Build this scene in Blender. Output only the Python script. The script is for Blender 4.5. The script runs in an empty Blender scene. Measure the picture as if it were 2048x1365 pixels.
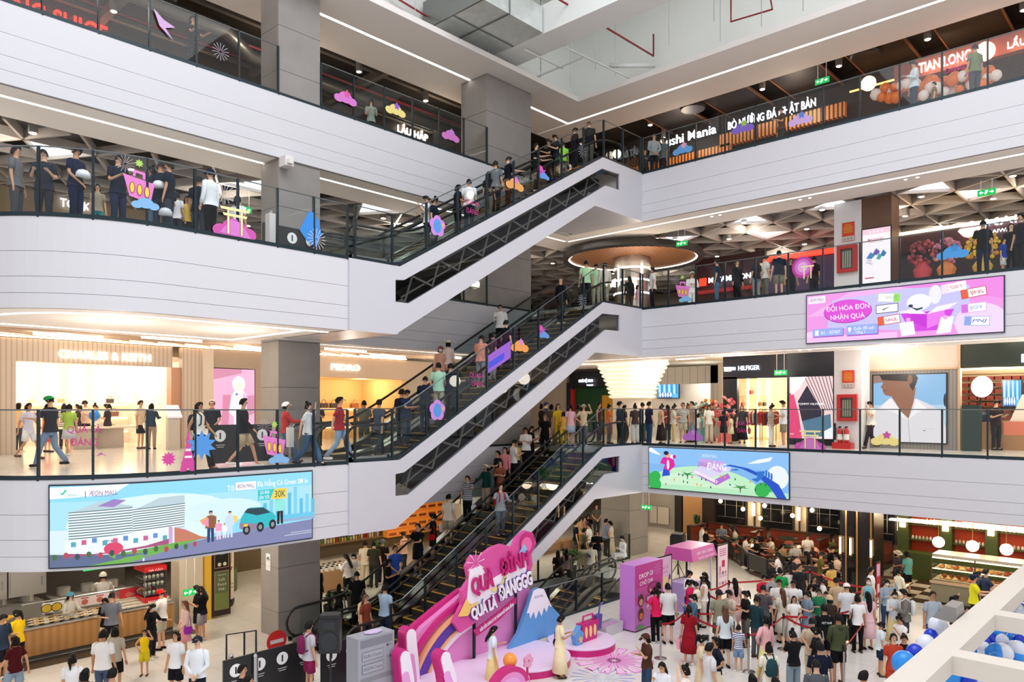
import bpy, bmesh, math, random
from mathutils import Vector, Matrix, Quaternion
random.seed(7)
C = bpy.context.scene
col = C.collection
# ---------------- camera, world, exposure ----------------
EYE = 1.43
FW = Vector((.732,.681,0)).normalized(); RT = Vector((FW.y, -FW.x, 0))
cam_d = bpy.data.cameras.new('camera'); cam = bpy.data.objects.new('camera', cam_d); col.objects.link(cam)
cam.location = (0,0, EYE)
cam.rotation_euler = (math.pi/2,0, math.atan2(FW.y, FW.x) - math.pi/2)
cam_d.sensor_width = 36; cam_d.lens = 1500/2048*36; cam_d.shift_y = 135/2048
cam_d.clip_end = 300
C.camera = cam
w = bpy.data.worlds.new('daylight'); C.world = w; w.use_nodes = True
w.node_tree.nodes['Background'].inputs[0].default_value = (.94,.95,1,1)
w.node_tree.nodes['Background'].inputs[1].default_value = .95
C.view_settings.view_transform = 'Standard'; C.view_settings.look = 'None'
C.view_settings.gamma = 1; C.view_settings.exposure = 0.15
C.cycles.max_bounces = 7; C.cycles.diffuse_bounces = 4; C.cycles.glossy_bounces = 3
C.cycles.transparent_max_bounces = 14; C.cycles.caustics_reflective = False; C.cycles.caustics_refractive = False
C.cycles.use_denoising = True; C.cycles.sample_clamp_indirect = 4
def sunlike(name, loc, size, power, colr, rot):
    l = bpy.data.lights.new(name, 'AREA'); l.shape = 'RECTANGLE'; l.size, l.size_y = size; l.energy = power; l.color = colr
    o = bpy.data.objects.new(name, l); col.objects.link(o); o.location = loc; o.rotation_euler = rot; return o
# skylight over the open near half of the atrium (behind the camera's head)
sunlike('skylight', (9,5,19.5),(16,16),2600,(.95,.97,1),(0,0,0))

# ---------------- projection helpers: a pixel of the frame to a point of the hall ----------------
def ray(px, py): return FW + RT*((px-1024)/1500) + Vector((0,0,(817.5-py)/1500))
def onz(px, py, z): d = ray(px, py); t = (z-EYE)/d.z; return Vector((d.x*t, d.y*t, z))
def onY(px, py, Y): d = ray(px, py); t = Y/d.y; return Vector((d.x*t, Y, EYE+d.z*t))
def onX(px, py, X): d = ray(px, py); t = X/d.x; return Vector((X, d.y*t, EYE+d.z*t))
def XY(px, Y): return onY(px, 800, Y).x
def YX(px, X): return onX(px, 800, X).y
# ---------------- materials ----------------
MC = {}
def srgb(h):
    if isinstance(h, str):
        h = h.lstrip('#'); c = [int(h[i:i+2], 16)/255 for i in (0,2,4)]
        return tuple(x/12.92 if x <= .04045 else ((x+.055)/1.055)**2.4 for x in c)
    return tuple(h)
def mat(name, c='#808080', r=.5, m=0., e=0., noise=0., scale=8., bump=0., alpha=1., spec=.5):
    if name in MC: return MC[name]
    ma = bpy.data.materials.new(name); MC[name] = ma; ma.use_nodes = True
    nt = ma.node_tree; b = nt.nodes['Principled BSDF']; c3 = srgb(c)
    b.inputs['Base Color'].default_value = (*c3,1); b.inputs['Roughness'].default_value = r
    b.inputs['Metallic'].default_value = m; b.inputs['Specular IOR Level'].default_value = spec
    if e: b.inputs['Emission Color'].default_value = (*c3,1); b.inputs['Emission Strength'].default_value = e
    if noise or bump:
        tc = nt.nodes.new('ShaderNodeTexCoord'); n = nt.nodes.new('ShaderNodeTexNoise'); n.inputs['Scale'].default_value = scale
        n.inputs['Detail'].default_value = 4
        nt.links.new(tc.outputs['Object'], n.inputs['Vector'])
        if noise:
            mr = nt.nodes.new('ShaderNodeMix'); mr.data_type = 'RGBA'
            mr.inputs[6].default_value = (*[x*(1-noise) for x in c3], 1); mr.inputs[7].default_value = (*[min(1, x*(1+noise)) for x in c3], 1)
            nt.links.new(n.outputs[0], mr.inputs[0]); nt.links.new(mr.outputs[2], b.inputs['Base Color'])
        if bump:
            bp = nt.nodes.new('ShaderNodeBump'); bp.inputs['Strength'].default_value = bump
            nt.links.new(n.outputs[0], bp.inputs['Height']); nt.links.new(bp.outputs[0], b.inputs['Normal'])
    return ma
def glass(name, tint=(.92,.96,.955), refl=.10, rough=.02):
    if name in MC: return MC[name]
    ma = bpy.data.materials.new(name); MC[name] = ma; ma.use_nodes = True; nt = ma.node_tree; nt.nodes.clear()
    o = nt.nodes.new('ShaderNodeOutputMaterial'); t = nt.nodes.new('ShaderNodeBsdfTransparent'); g = nt.nodes.new('ShaderNodeBsdfGlossy')
    t.inputs[0].default_value = (*tint, 1); g.inputs['Roughness'].default_value = rough; g.inputs[0].default_value = (1,1,1,1)
    f = nt.nodes.new('ShaderNodeFresnel'); f.inputs[0].default_value = 1.5
    ad = nt.nodes.new('ShaderNodeMath'); ad.operation = 'MULTIPLY_ADD'; ad.inputs[1].default_value = .55; ad.inputs[2].default_value = 0
    mx = nt.nodes.new('ShaderNodeMixShader'); nt.links.new(f.outputs[0], ad.inputs[0]); nt.links.new(ad.outputs[0], mx.inputs[0])
    nt.links.new(t.outputs[0], mx.inputs[1]); nt.links.new(g.outputs[0], mx.inputs[2]); nt.links.new(mx.outputs[0], o.inputs[0]); return ma
def tiles(name, c1, c2, cm, tw, th, r=.25, mort=.006, off=0., noise=.04, nscale=1.5, bumpy=False):
    if name in MC: return MC[name]
    ma = mat(name, c1, r); nt = ma.node_tree; b = nt.nodes['Principled BSDF']
    tc = nt.nodes.new('ShaderNodeTexCoord'); br = nt.nodes.new('ShaderNodeTexBrick'); br.offset = off; br.squash = 1
    br.inputs['Scale'].default_value = 1; br.inputs['Brick Width'].default_value = tw; br.inputs['Row Height'].default_value = th
    br.inputs['Mortar Size'].default_value = mort; br.inputs['Color1'].default_value = (*srgb(c1),1)
    br.inputs['Color2'].default_value = (*srgb(c2),1); br.inputs['Mortar'].default_value = (*srgb(cm),1)
    n = nt.nodes.new('ShaderNodeTexNoise'); n.inputs['Scale'].default_value = nscale; n.inputs['Detail'].default_value = 6; n.inputs['Distortion'].default_value = 1.2
    hs = nt.nodes.new('ShaderNodeHueSaturation'); mr = nt.nodes.new('ShaderNodeMapRange')
    mr.inputs[3].default_value = 1-noise*2; mr.inputs[4].default_value = 1+noise*2
    nt.links.new(tc.outputs['Object'], br.inputs['Vector']); nt.links.new(tc.outputs['Object'], n.inputs['Vector'])
    nt.links.new(n.outputs[0], mr.inputs[0]); nt.links.new(mr.outputs[0], hs.inputs['Value']); nt.links.new(br.outputs['Color'], hs.inputs['Color'])
    nt.links.new(hs.outputs[0], b.inputs['Base Color']); return ma
def stripes(name, c1, c2, scale, axis='X', r=.5, duty=.5):
    if name in MC: return MC[name]
    ma = mat(name, c1, r); nt = ma.node_tree; b = nt.nodes['Principled BSDF']
    tc = nt.nodes.new('ShaderNodeTexCoord'); s = nt.nodes.new('ShaderNodeSeparateXYZ'); m1 = nt.nodes.new('ShaderNodeMath'); m1.operation = 'MULTIPLY'; m1.inputs[1].default_value = scale
    fr = nt.nodes.new('ShaderNodeMath'); fr.operation = 'FRACT'; gt = nt.nodes.new('ShaderNodeMath'); gt.operation = 'GREATER_THAN'; gt.inputs[1].default_value = duty
    mx = nt.nodes.new('ShaderNodeMix'); mx.data_type = 'RGBA'; mx.inputs[6].default_value = (*srgb(c1),1); mx.inputs[7].default_value = (*srgb(c2),1)
    nt.links.new(tc.outputs['Object'], s.inputs[0]); nt.links.new(s.outputs[axis], m1.inputs[0]); nt.links.new(m1.outputs[0], fr.inputs[0]); nt.links.new(fr.outputs[0], gt.inputs[0])
    nt.links.new(gt.outputs[0], mx.inputs[0]); nt.links.new(mx.outputs[2], b.inputs['Base Color']); return ma
def art_mat(name, emit):
    if name in MC: return MC[name]
    ma = mat(name, '#ffffff', .45); nt = ma.node_tree; b = nt.nodes['Principled BSDF']
    a = nt.nodes.new('ShaderNodeAttribute'); a.attribute_name = 'paint'
    nt.links.new(a.outputs['Color'], b.inputs['Base Color'])
    if emit:
        nt.links.new(a.outputs['Color'], b.inputs['Emission Color']); b.inputs['Emission Strength'].default_value = emit
        d = nt.nodes.new('ShaderNodeMix')
        b.inputs['Base Color'].default_value = (0,0,0,1); nt.links.remove(b.inputs['Base Color'].links[0])
    return ma
WHITE = mat('white_panel', '#d3d2d6', .42, noise=.015, scale=.6)
WHITE2 = mat('white_gypsum', '#e2dedd', .7, noise=.02, scale=1.2)
DARKGAP = mat('panel_joint', '#77767c', .8)
STEELD = mat('dark_teal_steel', '#1c2c33', .35, m=.4, noise=.1, scale=20)
CHROME = mat('brushed_steel', '#b9b9bb', .25, m=1., noise=.08, scale=30)
BLACK = mat('black_rubber', '#101012', .4, noise=.1, scale=20)
DARKCEIL = mat('dark_ceiling_void', '#29241f', .9, noise=.3, scale=2)
GLASS = glass('rail_glass')
STRIP = mat('strip_light', '#fffaf2', .5, e=5.)
DOWN = mat('down_light', '#fff0d8', .5, e=14.)
# ---------------- mesh builder ----------------
class MB:
    def __init__(s): s.v = []; s.f = []; s.m = []; s.c = []
    def add(s, vs, fs, mi=0, c=None):
        n = len(s.v); s.v += [tuple(v) for v in vs]
        for f in fs: s.f.append([i+n for i in f]); s.m.append(mi); s.c.append(c)
        return s
    def box(s, x0, x1, y0, y1, z0, z1, mi=0, c=None):
        return s.add([(x, y, z) for x in (x0, x1) for y in (y0, y1) for z in (z0, z1)],
            [(0,1,3,2),(4,6,7,5),(0,4,5,1),(2,3,7,6),(0,2,6,4),(1,5,7,3)], mi, c)
    def obox(s, p, xd, sx, sy, z0, z1, mi=0):      # box centred at p, its x axis along xd
        xd = Vector((xd[0], xd[1], 0)).normalized(); yd = Vector((-xd.y, xd.x, 0)); p = Vector((p[0], p[1], 0))
        vs = [p+xd*(a*sx/2)+yd*(b*sy/2)+Vector((0,0, z)) for a in (-1,1) for b in (-1,1) for z in (z0, z1)]
        return s.add(vs, [(0,1,3,2),(4,6,7,5),(0,4,5,1),(2,3,7,6),(0,2,6,4),(1,5,7,3)], mi)
    def quad(s, a, b, c_, d, mi=0, c=None): return s.add([a, b, c_, d], [(0,1,2,3)], mi, c)
    def prism(s, poly, fn, d0, d1, mi=0, c=None):   # polygon (u,v) pushed through fn(u,v,d)
        n = len(poly); vs = [fn(u, v, d0) for u, v in poly]+[fn(u, v, d1) for u, v in poly]
        return s.add(vs, [list(range(n))[::-1], list(range(n, 2*n))]+[(i, (i+1) % n, (i+1) % n+n, i+n) for i in range(n)], mi, c)
    def tube(s, pts, r, n=8, mi=0, caps=True, flat=1.):
        pts = [Vector(p) for p in pts]; rs = r if isinstance(r, (list, tuple)) else [r]*len(pts); base = len(s.v); prev = None
        for i, p in enumerate(pts):
            d = (pts[min(i+1, len(pts)-1)]-pts[max(i-1,0)])
            if d.length < 1e-9: d = Vector((0,0,1))
            d.normalize()
            if prev is None: a = d.orthogonal().normalized() if abs(d.z) < .9 else Vector((1,0,0))
            else: a = prev
            a = (a-d*a.dot(d)); a = a.normalized() if a.length > 1e-6 else d.orthogonal().normalized(); b = d.cross(a); prev = a
            for k in range(n):
                t = 2*math.pi*k/n; s.v.append(tuple(p+a*(rs[i]*math.cos(t))+b*(rs[i]*flat*math.sin(t))))
        for i in range(len(pts)-1):
            for k in range(n): q = base+i*n; s.f.append([q+k, q+(k+1) % n, q+(k+1) % n+n, q+k+n]); s.m.append(mi); s.c.append(None)
        if caps:
            s.f.append([base+k for k in range(n)][::-1]); s.m.append(mi); s.c.append(None)
            q = base+(len(pts)-1)*n; s.f.append([q+k for k in range(n)]); s.m.append(mi); s.c.append(None)
        return s
    def lathe(s, prof, c, n=20, mi=0, sx=1., sy=1., caps=True):
        base = len(s.v)
        for r, z in prof:
            for k in range(n): t = 2*math.pi*k/n; s.v.append((c[0]+r*sx*math.cos(t), c[1]+r*sy*math.sin(t), c[2]+z))
        for i in range(len(prof)-1):
            for k in range(n): q = base+i*n; s.f.append([q+k, q+(k+1) % n, q+(k+1) % n+n, q+k+n]); s.m.append(mi); s.c.append(None)
        if not caps: return s
        s.f.append([base+k for k in range(n)][::-1]); s.m.append(mi); s.c.append(None)
        q = base+(len(prof)-1)*n; s.f.append([q+k for k in range(n)]); s.m.append(mi); s.c.append(None)
        return s
    def ball(s, c, r, n=14, mi=0, sz=1.):
        return s.lathe([(max(1e-4, r*math.sin(math.pi*i/(n//2))),-r*sz*math.cos(math.pi*i/(n//2))) for i in range(n//2+1)], c, n, mi)
    def build(s, name, mats, parent=None, smooth=False, label=None, cat=None, group=None, kind=None):
        if not isinstance(mats, (list, tuple)): mats = [mats]
        o0 = Vector((0,0,0))
        if parent is not None: o0 = Vector(parent.get('_o', (0,0,0)))
        elif s.v:
            xs, ys, zs = zip(*s.v); o0 = Vector(((min(xs)+max(xs))/2,(min(ys)+max(ys))/2, min(zs)))
            if kind == 'structure': o0 = Vector((0,0,0))
        me = bpy.data.meshes.new(name); me.from_pydata([(v[0]-o0.x, v[1]-o0.y, v[2]-o0.z) for v in s.v], [], s.f)
        for m_ in mats: me.materials.append(m_)
        me.polygons.foreach_set('material_index', s.m)
        if smooth: me.polygons.foreach_set('use_smooth', [True]*len(s.f))
        if any(c is not None for c in s.c):
            at = me.color_attributes.new('paint', 'FLOAT_COLOR', 'CORNER'); i = 0; data = []
            for f, c in zip(s.f, s.c): data += list((*(c or (1,1,1)),1))*len(f)
            at.data.foreach_set('color', data)
        me.update(); o = bpy.data.objects.new(name, me); col.objects.link(o)
        if parent is not None: o.parent = parent; o['_o'] = list(parent.get('_o', (0,0,0)))
        else: o.location = o0; o['_o'] = list(o0)
        tag(o, label, cat, group, kind); return o
def tag(o, label=None, cat=None, group=None, kind=None):
    if label: o['label'] = label
    if cat: o['category'] = cat
    if group: o['group'] = group
    if kind: o['kind'] = kind
def thing(name, loc, label, cat, group=None):
    o = bpy.data.objects.new(name, None); col.objects.link(o); o.location = loc; o['_o'] = list(loc); o.empty_display_size = .2
    tag(o, label, cat, group); return o
def struct(name, mb, m, smooth=False): return mb.build(name, m, kind='structure', smooth=smooth)
# text as filled polygons
FONT_CACHE = {}
def text_mesh(s, bold=True):
    k = (s, bold)
    if k in FONT_CACHE: return FONT_CACHE[k]
    cu = bpy.data.curves.new('t', 'FONT'); cu.body = s; cu.size = 1; cu.align_x = 'CENTER'; cu.resolution_u = 3
    if bold: cu.offset = .004 if bold is True else bold
    o = bpy.data.objects.new('t', cu); col.objects.link(o)
    me = bpy.data.meshes.new_from_object(o.evaluated_get(bpy.context.evaluated_depsgraph_get()))
    vs = [tuple(v.co) for v in me.vertices]; fs = [list(p.vertices) for p in me.polygons]
    bpy.data.objects.remove(o); bpy.data.curves.remove(cu); bpy.data.meshes.remove(me)
    ys = [v[1] for v in vs] or [0]; xs = [v[0] for v in vs] or [0]
    r = (vs, fs, (min(xs), max(xs), min(ys), max(ys))); FONT_CACHE[k] = r; return r
def put_text(mb, s, fn, u, v, w=None, h=.2, depth=0., mi=0, c=None, bold=True, lean=0., rot=0.):
    """text centred at (u,v) on surface fn(u,v,d); w fits the width, h is the cap-ish height"""
    vs, fs, (x0, x1, y0, y1) = text_mesh(s, bold)
    sy = h/.72; sx = sy if w is None else w/max(.01, x1-x0); cx = (x0+x1)/2; cr, sr = math.cos(rot), math.sin(rot)
    def q(x, y, d): a = (x-cx)*sx+lean*y*sy; b = (y-.36)*sy; return fn(u+a*cr-b*sr, v+a*sr+b*cr, d)
    if depth:
        n = len(vs); mb.add([q(x, y, depth) for x, y, _ in vs], fs, mi, c)
        ed = {}
        for f in fs:
            for i in range(len(f)):
                a, b = f[i], f[(i+1) % len(f)]; ed[(a, b)] = 1
        out = [(a, b) for a, b in ed if (b, a) not in ed]
        mb.add([q(x, y, depth) for x, y, _ in vs]+[q(x, y, 0) for x, y, _ in vs], [(b, a, a+n, b+n) for a, b in out], mi, c)
    else: mb.add([q(x, y, 0) for x, y, _ in vs], fs, mi, c)
# flat artwork: coloured polygons in layers, each a hair in front of the last
class Art:
    def __init__(s, fn, step=.0015, cuts=None): s.mb = MB(); s.fn = fn; s.k = 0; s.step = step; s.cuts = cuts; s.clip = 0
    def _f(s): s.k += 1; d = s.k*s.step; return lambda u, v, _=0: s.fn(u, v, d)
    def poly(s, pts, c):
        f = s._f(); pts = list(pts)
        if s.cuts or (s.clip and any(not (-1e-6 <= q <= 1+1e-6) for p in pts for q in p)):
            bm = bmesh.new(); fa = bm.faces.new([bm.verts.new((u, v, 0)) for u, v in pts])
            us = [p[0] for p in pts]; u = math.floor(min(us)/s.cuts)*s.cuts+s.cuts if s.cuts else 0
            for co, no in ((((0,0,0),(-1,0,0)),((1,0,0),(1,0,0)),((0,0,0),(0,-1,0)),((0,1,0),(0,1,0))) if s.clip else ()):
                bmesh.ops.bisect_plane(bm, geom=bm.verts[:]+bm.edges[:]+bm.faces[:], plane_co=co, plane_no=no, clear_outer=True)
            while s.cuts and u < max(us):
                bmesh.ops.bisect_plane(bm, geom=bm.verts[:]+bm.edges[:]+bm.faces[:], plane_co=(u, 0,0), plane_no=(1,0,0)); u += s.cuts
            bm.verts.index_update(); s.mb.add([f(v.co.x, v.co.y) for v in bm.verts], [[v.index for v in q.verts] for q in bm.faces], 0, srgb(c)); bm.free()
        else: s.mb.add([f(u, v) for u, v in pts], [list(range(len(pts)))], 0, srgb(c))
        return s
    def rect(s, u0, v0, u1, v1, c): return s.poly([(u0, v0),(u1, v0),(u1, v1),(u0, v1)], c)
    def ell(s, u, v, a, b, c, n=22, rot=0.):
        cr, sr = math.cos(rot), math.sin(rot)
        return s.poly([(u+a*math.cos(t)*cr-b*math.sin(t)*sr, v+a*math.cos(t)*sr+b*math.sin(t)*cr) for t in [2*math.pi*i/n for i in range(n)]], c)
    def star(s, u, v, r0, r1, n, c, rot=0.): return s.poly([(u+(r1 if i % 2 else r0)*math.sin(rot+math.pi*i/n), v+(r1 if i % 2 else r0)*math.cos(rot+math.pi*i/n)) for i in range(2*n)], c)
    def burst(s, u, v, r, n, c, w=.12, r0=.15):
        f = s._f()
        for i in range(n):
            t = 2*math.pi*i/n; d = (math.sin(t), math.cos(t)); p = (d[1], -d[0])
            s.mb.add([f(u+d[0]*r*a+p[0]*r*b, v+d[1]*r*a+p[1]*r*b) for a, b in ((r0,-w*.3),(1,-w),(1, w),(r0, w*.3))], [(0,1,2,3)], 0, srgb(c))
        return s
    def text(s, t, u, v, h, c, w=None, bold=True, lean=0., rot=0.):
        f = s._f(); put_text(s.mb, t, lambda a, b, d: f(a, b), u, v, w, h, 0,0, srgb(c), bold, lean, rot); return s
    def cloud(s, u, v, sc, c):
        for a, b, r in ((-.5,0,.35),(0,.15,.5),(.5,0,.35)): s.ell(u+a*sc, v+b*sc, r*sc, r*.7*sc, c, 14)
        return s
    def build(s, name, mt, parent=None, **k): return s.mb.build(name, mt, parent, **k)
SCREEN = art_mat('lit_screen_picture', 1.0); PRINT = art_mat('printed_picture', 0)
def lamp(loc, power, c=(1,.86,.68), r=.15, name='lamp_and_fill_glow'):
    l = bpy.data.lights.new(name, 'POINT'); l.energy = power; l.color = c; l.shadow_soft_size = r
    o = bpy.data.objects.new(name, l); col.objects.link(o); o.location = loc; return o
# ---------------- the setting ----------------
H = 5.3; FL = {1: -H, 2: 0., 3: H, 4: 2*H}; SOF = 1.85
XR = 24.94; YL = 19.85; YE = 16.3; YB = 16.3
def P2(x, y): return Vector((x, y, 0))
def LP(s):
    """balcony edge of the left levels 2 and 3: s metres from its right end"""
    if s <= 4.4: return P2(11.3-s, YB), P2(0,-1)
    a = (s-4.4)/3.6; return P2(6.9-3.6*math.sin(a), YB+3.6-3.6*math.cos(a)), P2(-math.sin(a),-math.cos(a))
BULGE = [LP(s) for s in [0,2.2,4.4]+[4.4+5.65*i/22 for i in range(1,23)]]
def ribbon(mb, path, z0, z1, o0, o1, mi=0):
    """wall following path [(p,n)], between offsets o0 (inner) and o1 (outer) along n"""
    for (p, n),(q, m_) in zip(path, path[1:]):
        a0, a1, b0, b1 = p+n*o0, p+n*o1, q+m_*o0, q+m_*o1
        u = Vector((0,0, z0)); v = Vector((0,0, z1))
        mb.add([a0+u, a1+u, b0+u, b1+u, a0+v, a1+v, b0+v, b1+v], [(0,1,3,2),(4,6,7,5),(1,5,7,3),(0,2,6,4),(0,4,5,1),(2,3,7,6)], mi)
def fascia(name, path, ztop):
    mb = MB(); cuts = [0,.38,.655,.835,1]
    for i in range(4):
        a = ztop-cuts[i]*SOF-(.008 if i else 0); b = ztop-cuts[i+1]*SOF
        ribbon(mb, path, b, a, -.05,0)
    ribbon(mb, path, ztop-SOF, ztop-.01,-.12,-.05,1)
    ribbon(mb, path, ztop-.01, ztop+.06,-.10,.012,2)
    return struct(name, mb, [WHITE, DARKGAP, STEELD])
def line(x0, y0, x1, y1, nx, ny): return [(P2(x0, y0), P2(nx, ny)),(P2(x1, y1), P2(nx, ny))]
RIGHT = line(XR, -9, XR, YE, -1,0); LEFT4 = line(-3, YL, XR, YL, 0,-1); LEFTB = line(11.3, YL, XR, YL, 0,-1)
fascia('trim_1', RIGHT, FL[4]); fascia('trim_2', RIGHT, FL[3]); fascia('trim_3', RIGHT, FL[2])
fascia('trim_4', LEFT4, FL[4]); fascia('trim_5', BULGE, FL[3]); fascia('trim_6', BULGE, FL[2])
fascia('trim_7', LEFTB, FL[3]); fascia('trim_8', LEFTB, FL[2])
# floors
MARBLE = tiles('polished_cream_tiles', '#e4dfd8', '#dfd9d1', '#bdb5aa', 1.2,.6, r=.16, mort=.005, noise=.05, nscale=1.1)
MARBLE2 = tiles('polished_hall_tiles', '#e8e4de', '#e2ddd7', '#c3bcb4', .9,.9, r=.14, mort=.006, noise=.05, nscale=.9)
def rects(mb, rs, z0, z1, mi=0):
    for x0, x1, y0, y1 in rs: mb.box(x0, x1, y0, y1, z0, z1, mi)
mb = MB(); rects(mb, [(-8,14,-12,48),(25.6,46,-12,48),(14,25.6,-12,15.3),(14,25.6,18.95,48),(24.3,25.6,15.3,18.95)], FL[1]-.3, FL[1]); struct('floor', mb, MARBLE2)
def bulge_poly(mb, z0, z1):
    pts = [(p+n*-.1) for p, n in BULGE]+[P2(3.4,22), P2(11.3,22)]
    n = len(pts); mb.add([p+Vector((0,0, z0)) for p in pts]+[p+Vector((0,0, z1)) for p in pts], [list(range(n)), list(range(2*n-1, n-1,-1))])
for lv in (2,3,4):
    mb = MB(); z = FL[lv]
    rects(mb, [(-8, XR, 22,42),(XR+.1,46,-12,42),(XR-2.35, XR+.1, YE+.1, YL)], z-.3, z)
    if lv == 4: rects(mb, [(-8, XR, YL+.1,22)], z-.3, z)
    else: rects(mb, [(11.3, XR, YL+.1,22),(11.3,12.95, YE+.1, YL+.1),(-8,3.4, YL+.1,22)], z-.3, z); bulge_poly(mb, z-.28, z-.002)
    struct('floor', mb, MARBLE)
# soffits with their slot of light, all at the foot of the fascia
SOFW = mat('soffit_gypsum', '#efe9e4', .75, noise=.02, scale=1)
TRIMD = mat('bronze_edge', '#4a433d', .5)
slab_z = {2: FL[2]-SOF, 3: FL[3]-SOF, 4: FL[4]-SOF, 5: FL[4]+H-SOF}
def soffit_line(mb, path, z, width, slot=.85):
    ribbon(mb, path, z+.02, z+.06,-slot, -.02); ribbon(mb, path, z+.02, z+.06,-width, -slot-.13)
    ribbon(mb, path, z+.05, z+.07,-slot-.14,-slot+.01,1)
    ribbon(mb, path, z+.02, z+.5,-width-.04,-width, 0)
for lv in (2,3,4):
    mb = MB(); z = slab_z[lv]
    soffit_line(mb, line(XR, -9, XR, YL+.85 if lv == 4 else YL+.85,-1,0), z, 2.3)
    if lv == 4: soffit_line(mb, line(-3, YL, XR+.85, YL, 0,-1), z+.004,2.3)
    else: soffit_line(mb, line(11.3, YL, XR+.85, YL, 0,-1), z+.004,1.9)
    mb.box(XR+.85, XR+2.34, YL+(.85 if lv == 4 else .85), YL+2.34, z+.03, z+.06)
    struct('ceiling', mb, [SOFW, STRIP])
for lv in (2,3):       # underside of the rounded balcony with an outline of light
    mb = MB(); z = slab_z[lv]; bulge_poly(mb, z+.02, z+.06)
    path = [(p+n*-.02, n) for p, n in BULGE]
    ribbon(mb, path, z+.005, z+.018,-.95,-.87,1)
    ribbon(mb, line(3.9,21.2,10.6,21.2,0,-1), z+.005, z+.018,-.04,.04,1); mb.box(10.56,10.64,17.2,21.2, z+.005, z+.018,1)
    mb.box(11.3,12.95, YE, 22, z+.02, z+.06); mb.box(-3,3.4, YL, 22, z+.02, z+.06)
    struct('ceiling', mb, [SOFW, STRIP])
# the well above level 4: white soffit ring, upstand, grey slab over it
z5 = slab_z[5]; mb = MB()
XI, YI = 24.4,19.0
PALE = mat('painted_concrete', '#e9ebe6', .85, noise=.05, scale=.8)
def ringpart(x0, x1, y0, y1, z0=z5, z1=z5+.05, mi=0): mb.box(x0, x1, y0, y1, z0, z1, mi)
ringpart(-6, XI, YI, 20.75); ringpart(-6,26.0,20.88,22.6); ringpart(-6,26.0,20.75,20.88, z5+.04, z5+.06,1)
ringpart(XI, 25.95,-12,20.75); ringpart(26.08,27.7,-12,22.6); ringpart(25.95,26.08,-12,20.88, z5+.04, z5+.06,1)
ringpart(-6, XI-.0, YI-.02, YI+.1, z5-.02, z5+.18); ringpart(XI-.02, XI+.1,-12, YI, z5-.02, z5+.18)
ringpart(-6,27.7,22.6,22.7, z5, z5+.9); ringpart(27.7,27.8,-12,22.7, z5, z5+.9)
struct('ceiling', mb, [SOFW, STRIP])
mb = MB(); mb.box(-6, XI+3, YI+1.2, YI+1.4, z5+.1, z5+4.2); mb.box(XI+1.2, XI+1.4,-12, YI+1.4, z5+.1, z5+4.2)
mb.box(14, XI+1.4,12.5, YI+1.4, z5+4.2, z5+4.4); mb.box(21, XI+1.4,4,12.5, z5+4.2, z5+4.4)
struct('wall_upper', mb, PALE)
# interior ceilings and shop back walls
mb = MB(); mb.box(-8,46,22.7,42, z5+.8, z5+.9); mb.box(27.8,46,-12,22.7, z5+.8, z5+.9); struct('ceiling', mb, DARKCEIL)
mb = MB(); z = slab_z[4]; mb.box(-8,46,22.2,42, z+.75, z+.8); mb.box(27.2,46,-12,22.2, z+.75, z+.8); mb.box(-3, XR, YL+.1,22.2, z+.75, z+.8); struct('ceiling', mb, DARKCEIL)
WARMC = mat('warm_white_ceiling', '#e6ddd0', .8, noise=.02)
mb = MB(); z = slab_z[3]; mb.box(-8,46,21.8,42, z+.3, z+.35); mb.box(27.2,46,-12,21.8, z+.3, z+.35); struct('ceiling', mb, WARMC)
mb = MB(); z = slab_z[2]; mb.box(-8,46,21.8,42, z+.2, z+.25); mb.box(27.2,46,-12,21.8, z+.2, z+.25); struct('ceiling', mb, mat('grey_ceiling', '#8d8780', .8, noise=.05))
WARMW = mat('warm_plaster', '#cdbfae', .8, noise=.04, scale=1); DARKW = mat('dark_shop_wall', '#241d1a', .7, noise=.2, scale=2)
mb = MB(); mb.box(-8,46,41.8,42, FL[1], z5+1); struct('wall_left', mb, WARMW)
mb = MB(); mb.box(45.8,46,-12,42, FL[1], z5+1); struct('wall_right', mb, WARMW)
mb = MB(); mb.box(-8,-7.8,18,42, FL[1], z5+1); struct('wall_far_left', mb, WARMW)
# basement shaft beneath the escalators
mb = MB(); mb.box(13.9,14,15.3,18.95, FL[1]-5.6, FL[1]-.3); mb.box(25.6,25.7,15.3,18.95, FL[1]-5.6, FL[1]-.3)
mb.box(14,25.6,15.2,15.3, FL[1]-5.6, FL[1]-.3); mb.box(14,25.6,18.95,19.05, FL[1]-5.6, FL[1]-.3); mb.box(14,25.6,15.3,18.95, FL[1]-5.7, FL[1]-5.6)
struct('wall_basement', mb, mat('basement_grey', '#6e6a70', .7, noise=.05))
# concrete-clad columns
CONC = mat('concrete_cladding', '#8f8a86', .6, noise=.13, scale=2.2, bump=.05); CONCJ = mat('cladding_joint', '#3a3734', .8)
def column(name, x0, x1, y0, y1, z0, z1, joints):
    mb = MB(); zs = [z0]+[j for j in joints if z0 < j < z1]+[z1]
    for a, b in zip(zs, zs[1:]): mb.box(x0, x1, y0, y1, a+(.012 if a != z0 else 0), b)
    mb.box(x0+.02, x1-.02, y0+.02, y1-.02, z0, z1,1)
    return struct(name, mb, [CONC, CONCJ])
JN = []
for f in FL.values(): JN += [f+.75, f+2.05, f+3.4]
column('trim_9', 11.38,12.78,19.9,20.9, FL[1], FL[4]-.3, JN); column('trim_10', 11.38,12.78,19.9,20.9, FL[4], z5+.1, JN)
column('trim_11', 20.0,22.5,19.9,21.3, FL[1], FL[4]-.3, JN); column('trim_12', 20.0,22.5,19.9,21.3, FL[4], z5+.1, JN)
column('trim_13', 28.6,30.1,19.3,20.9, FL[1], slab_z[2]+.2, JN)

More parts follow.
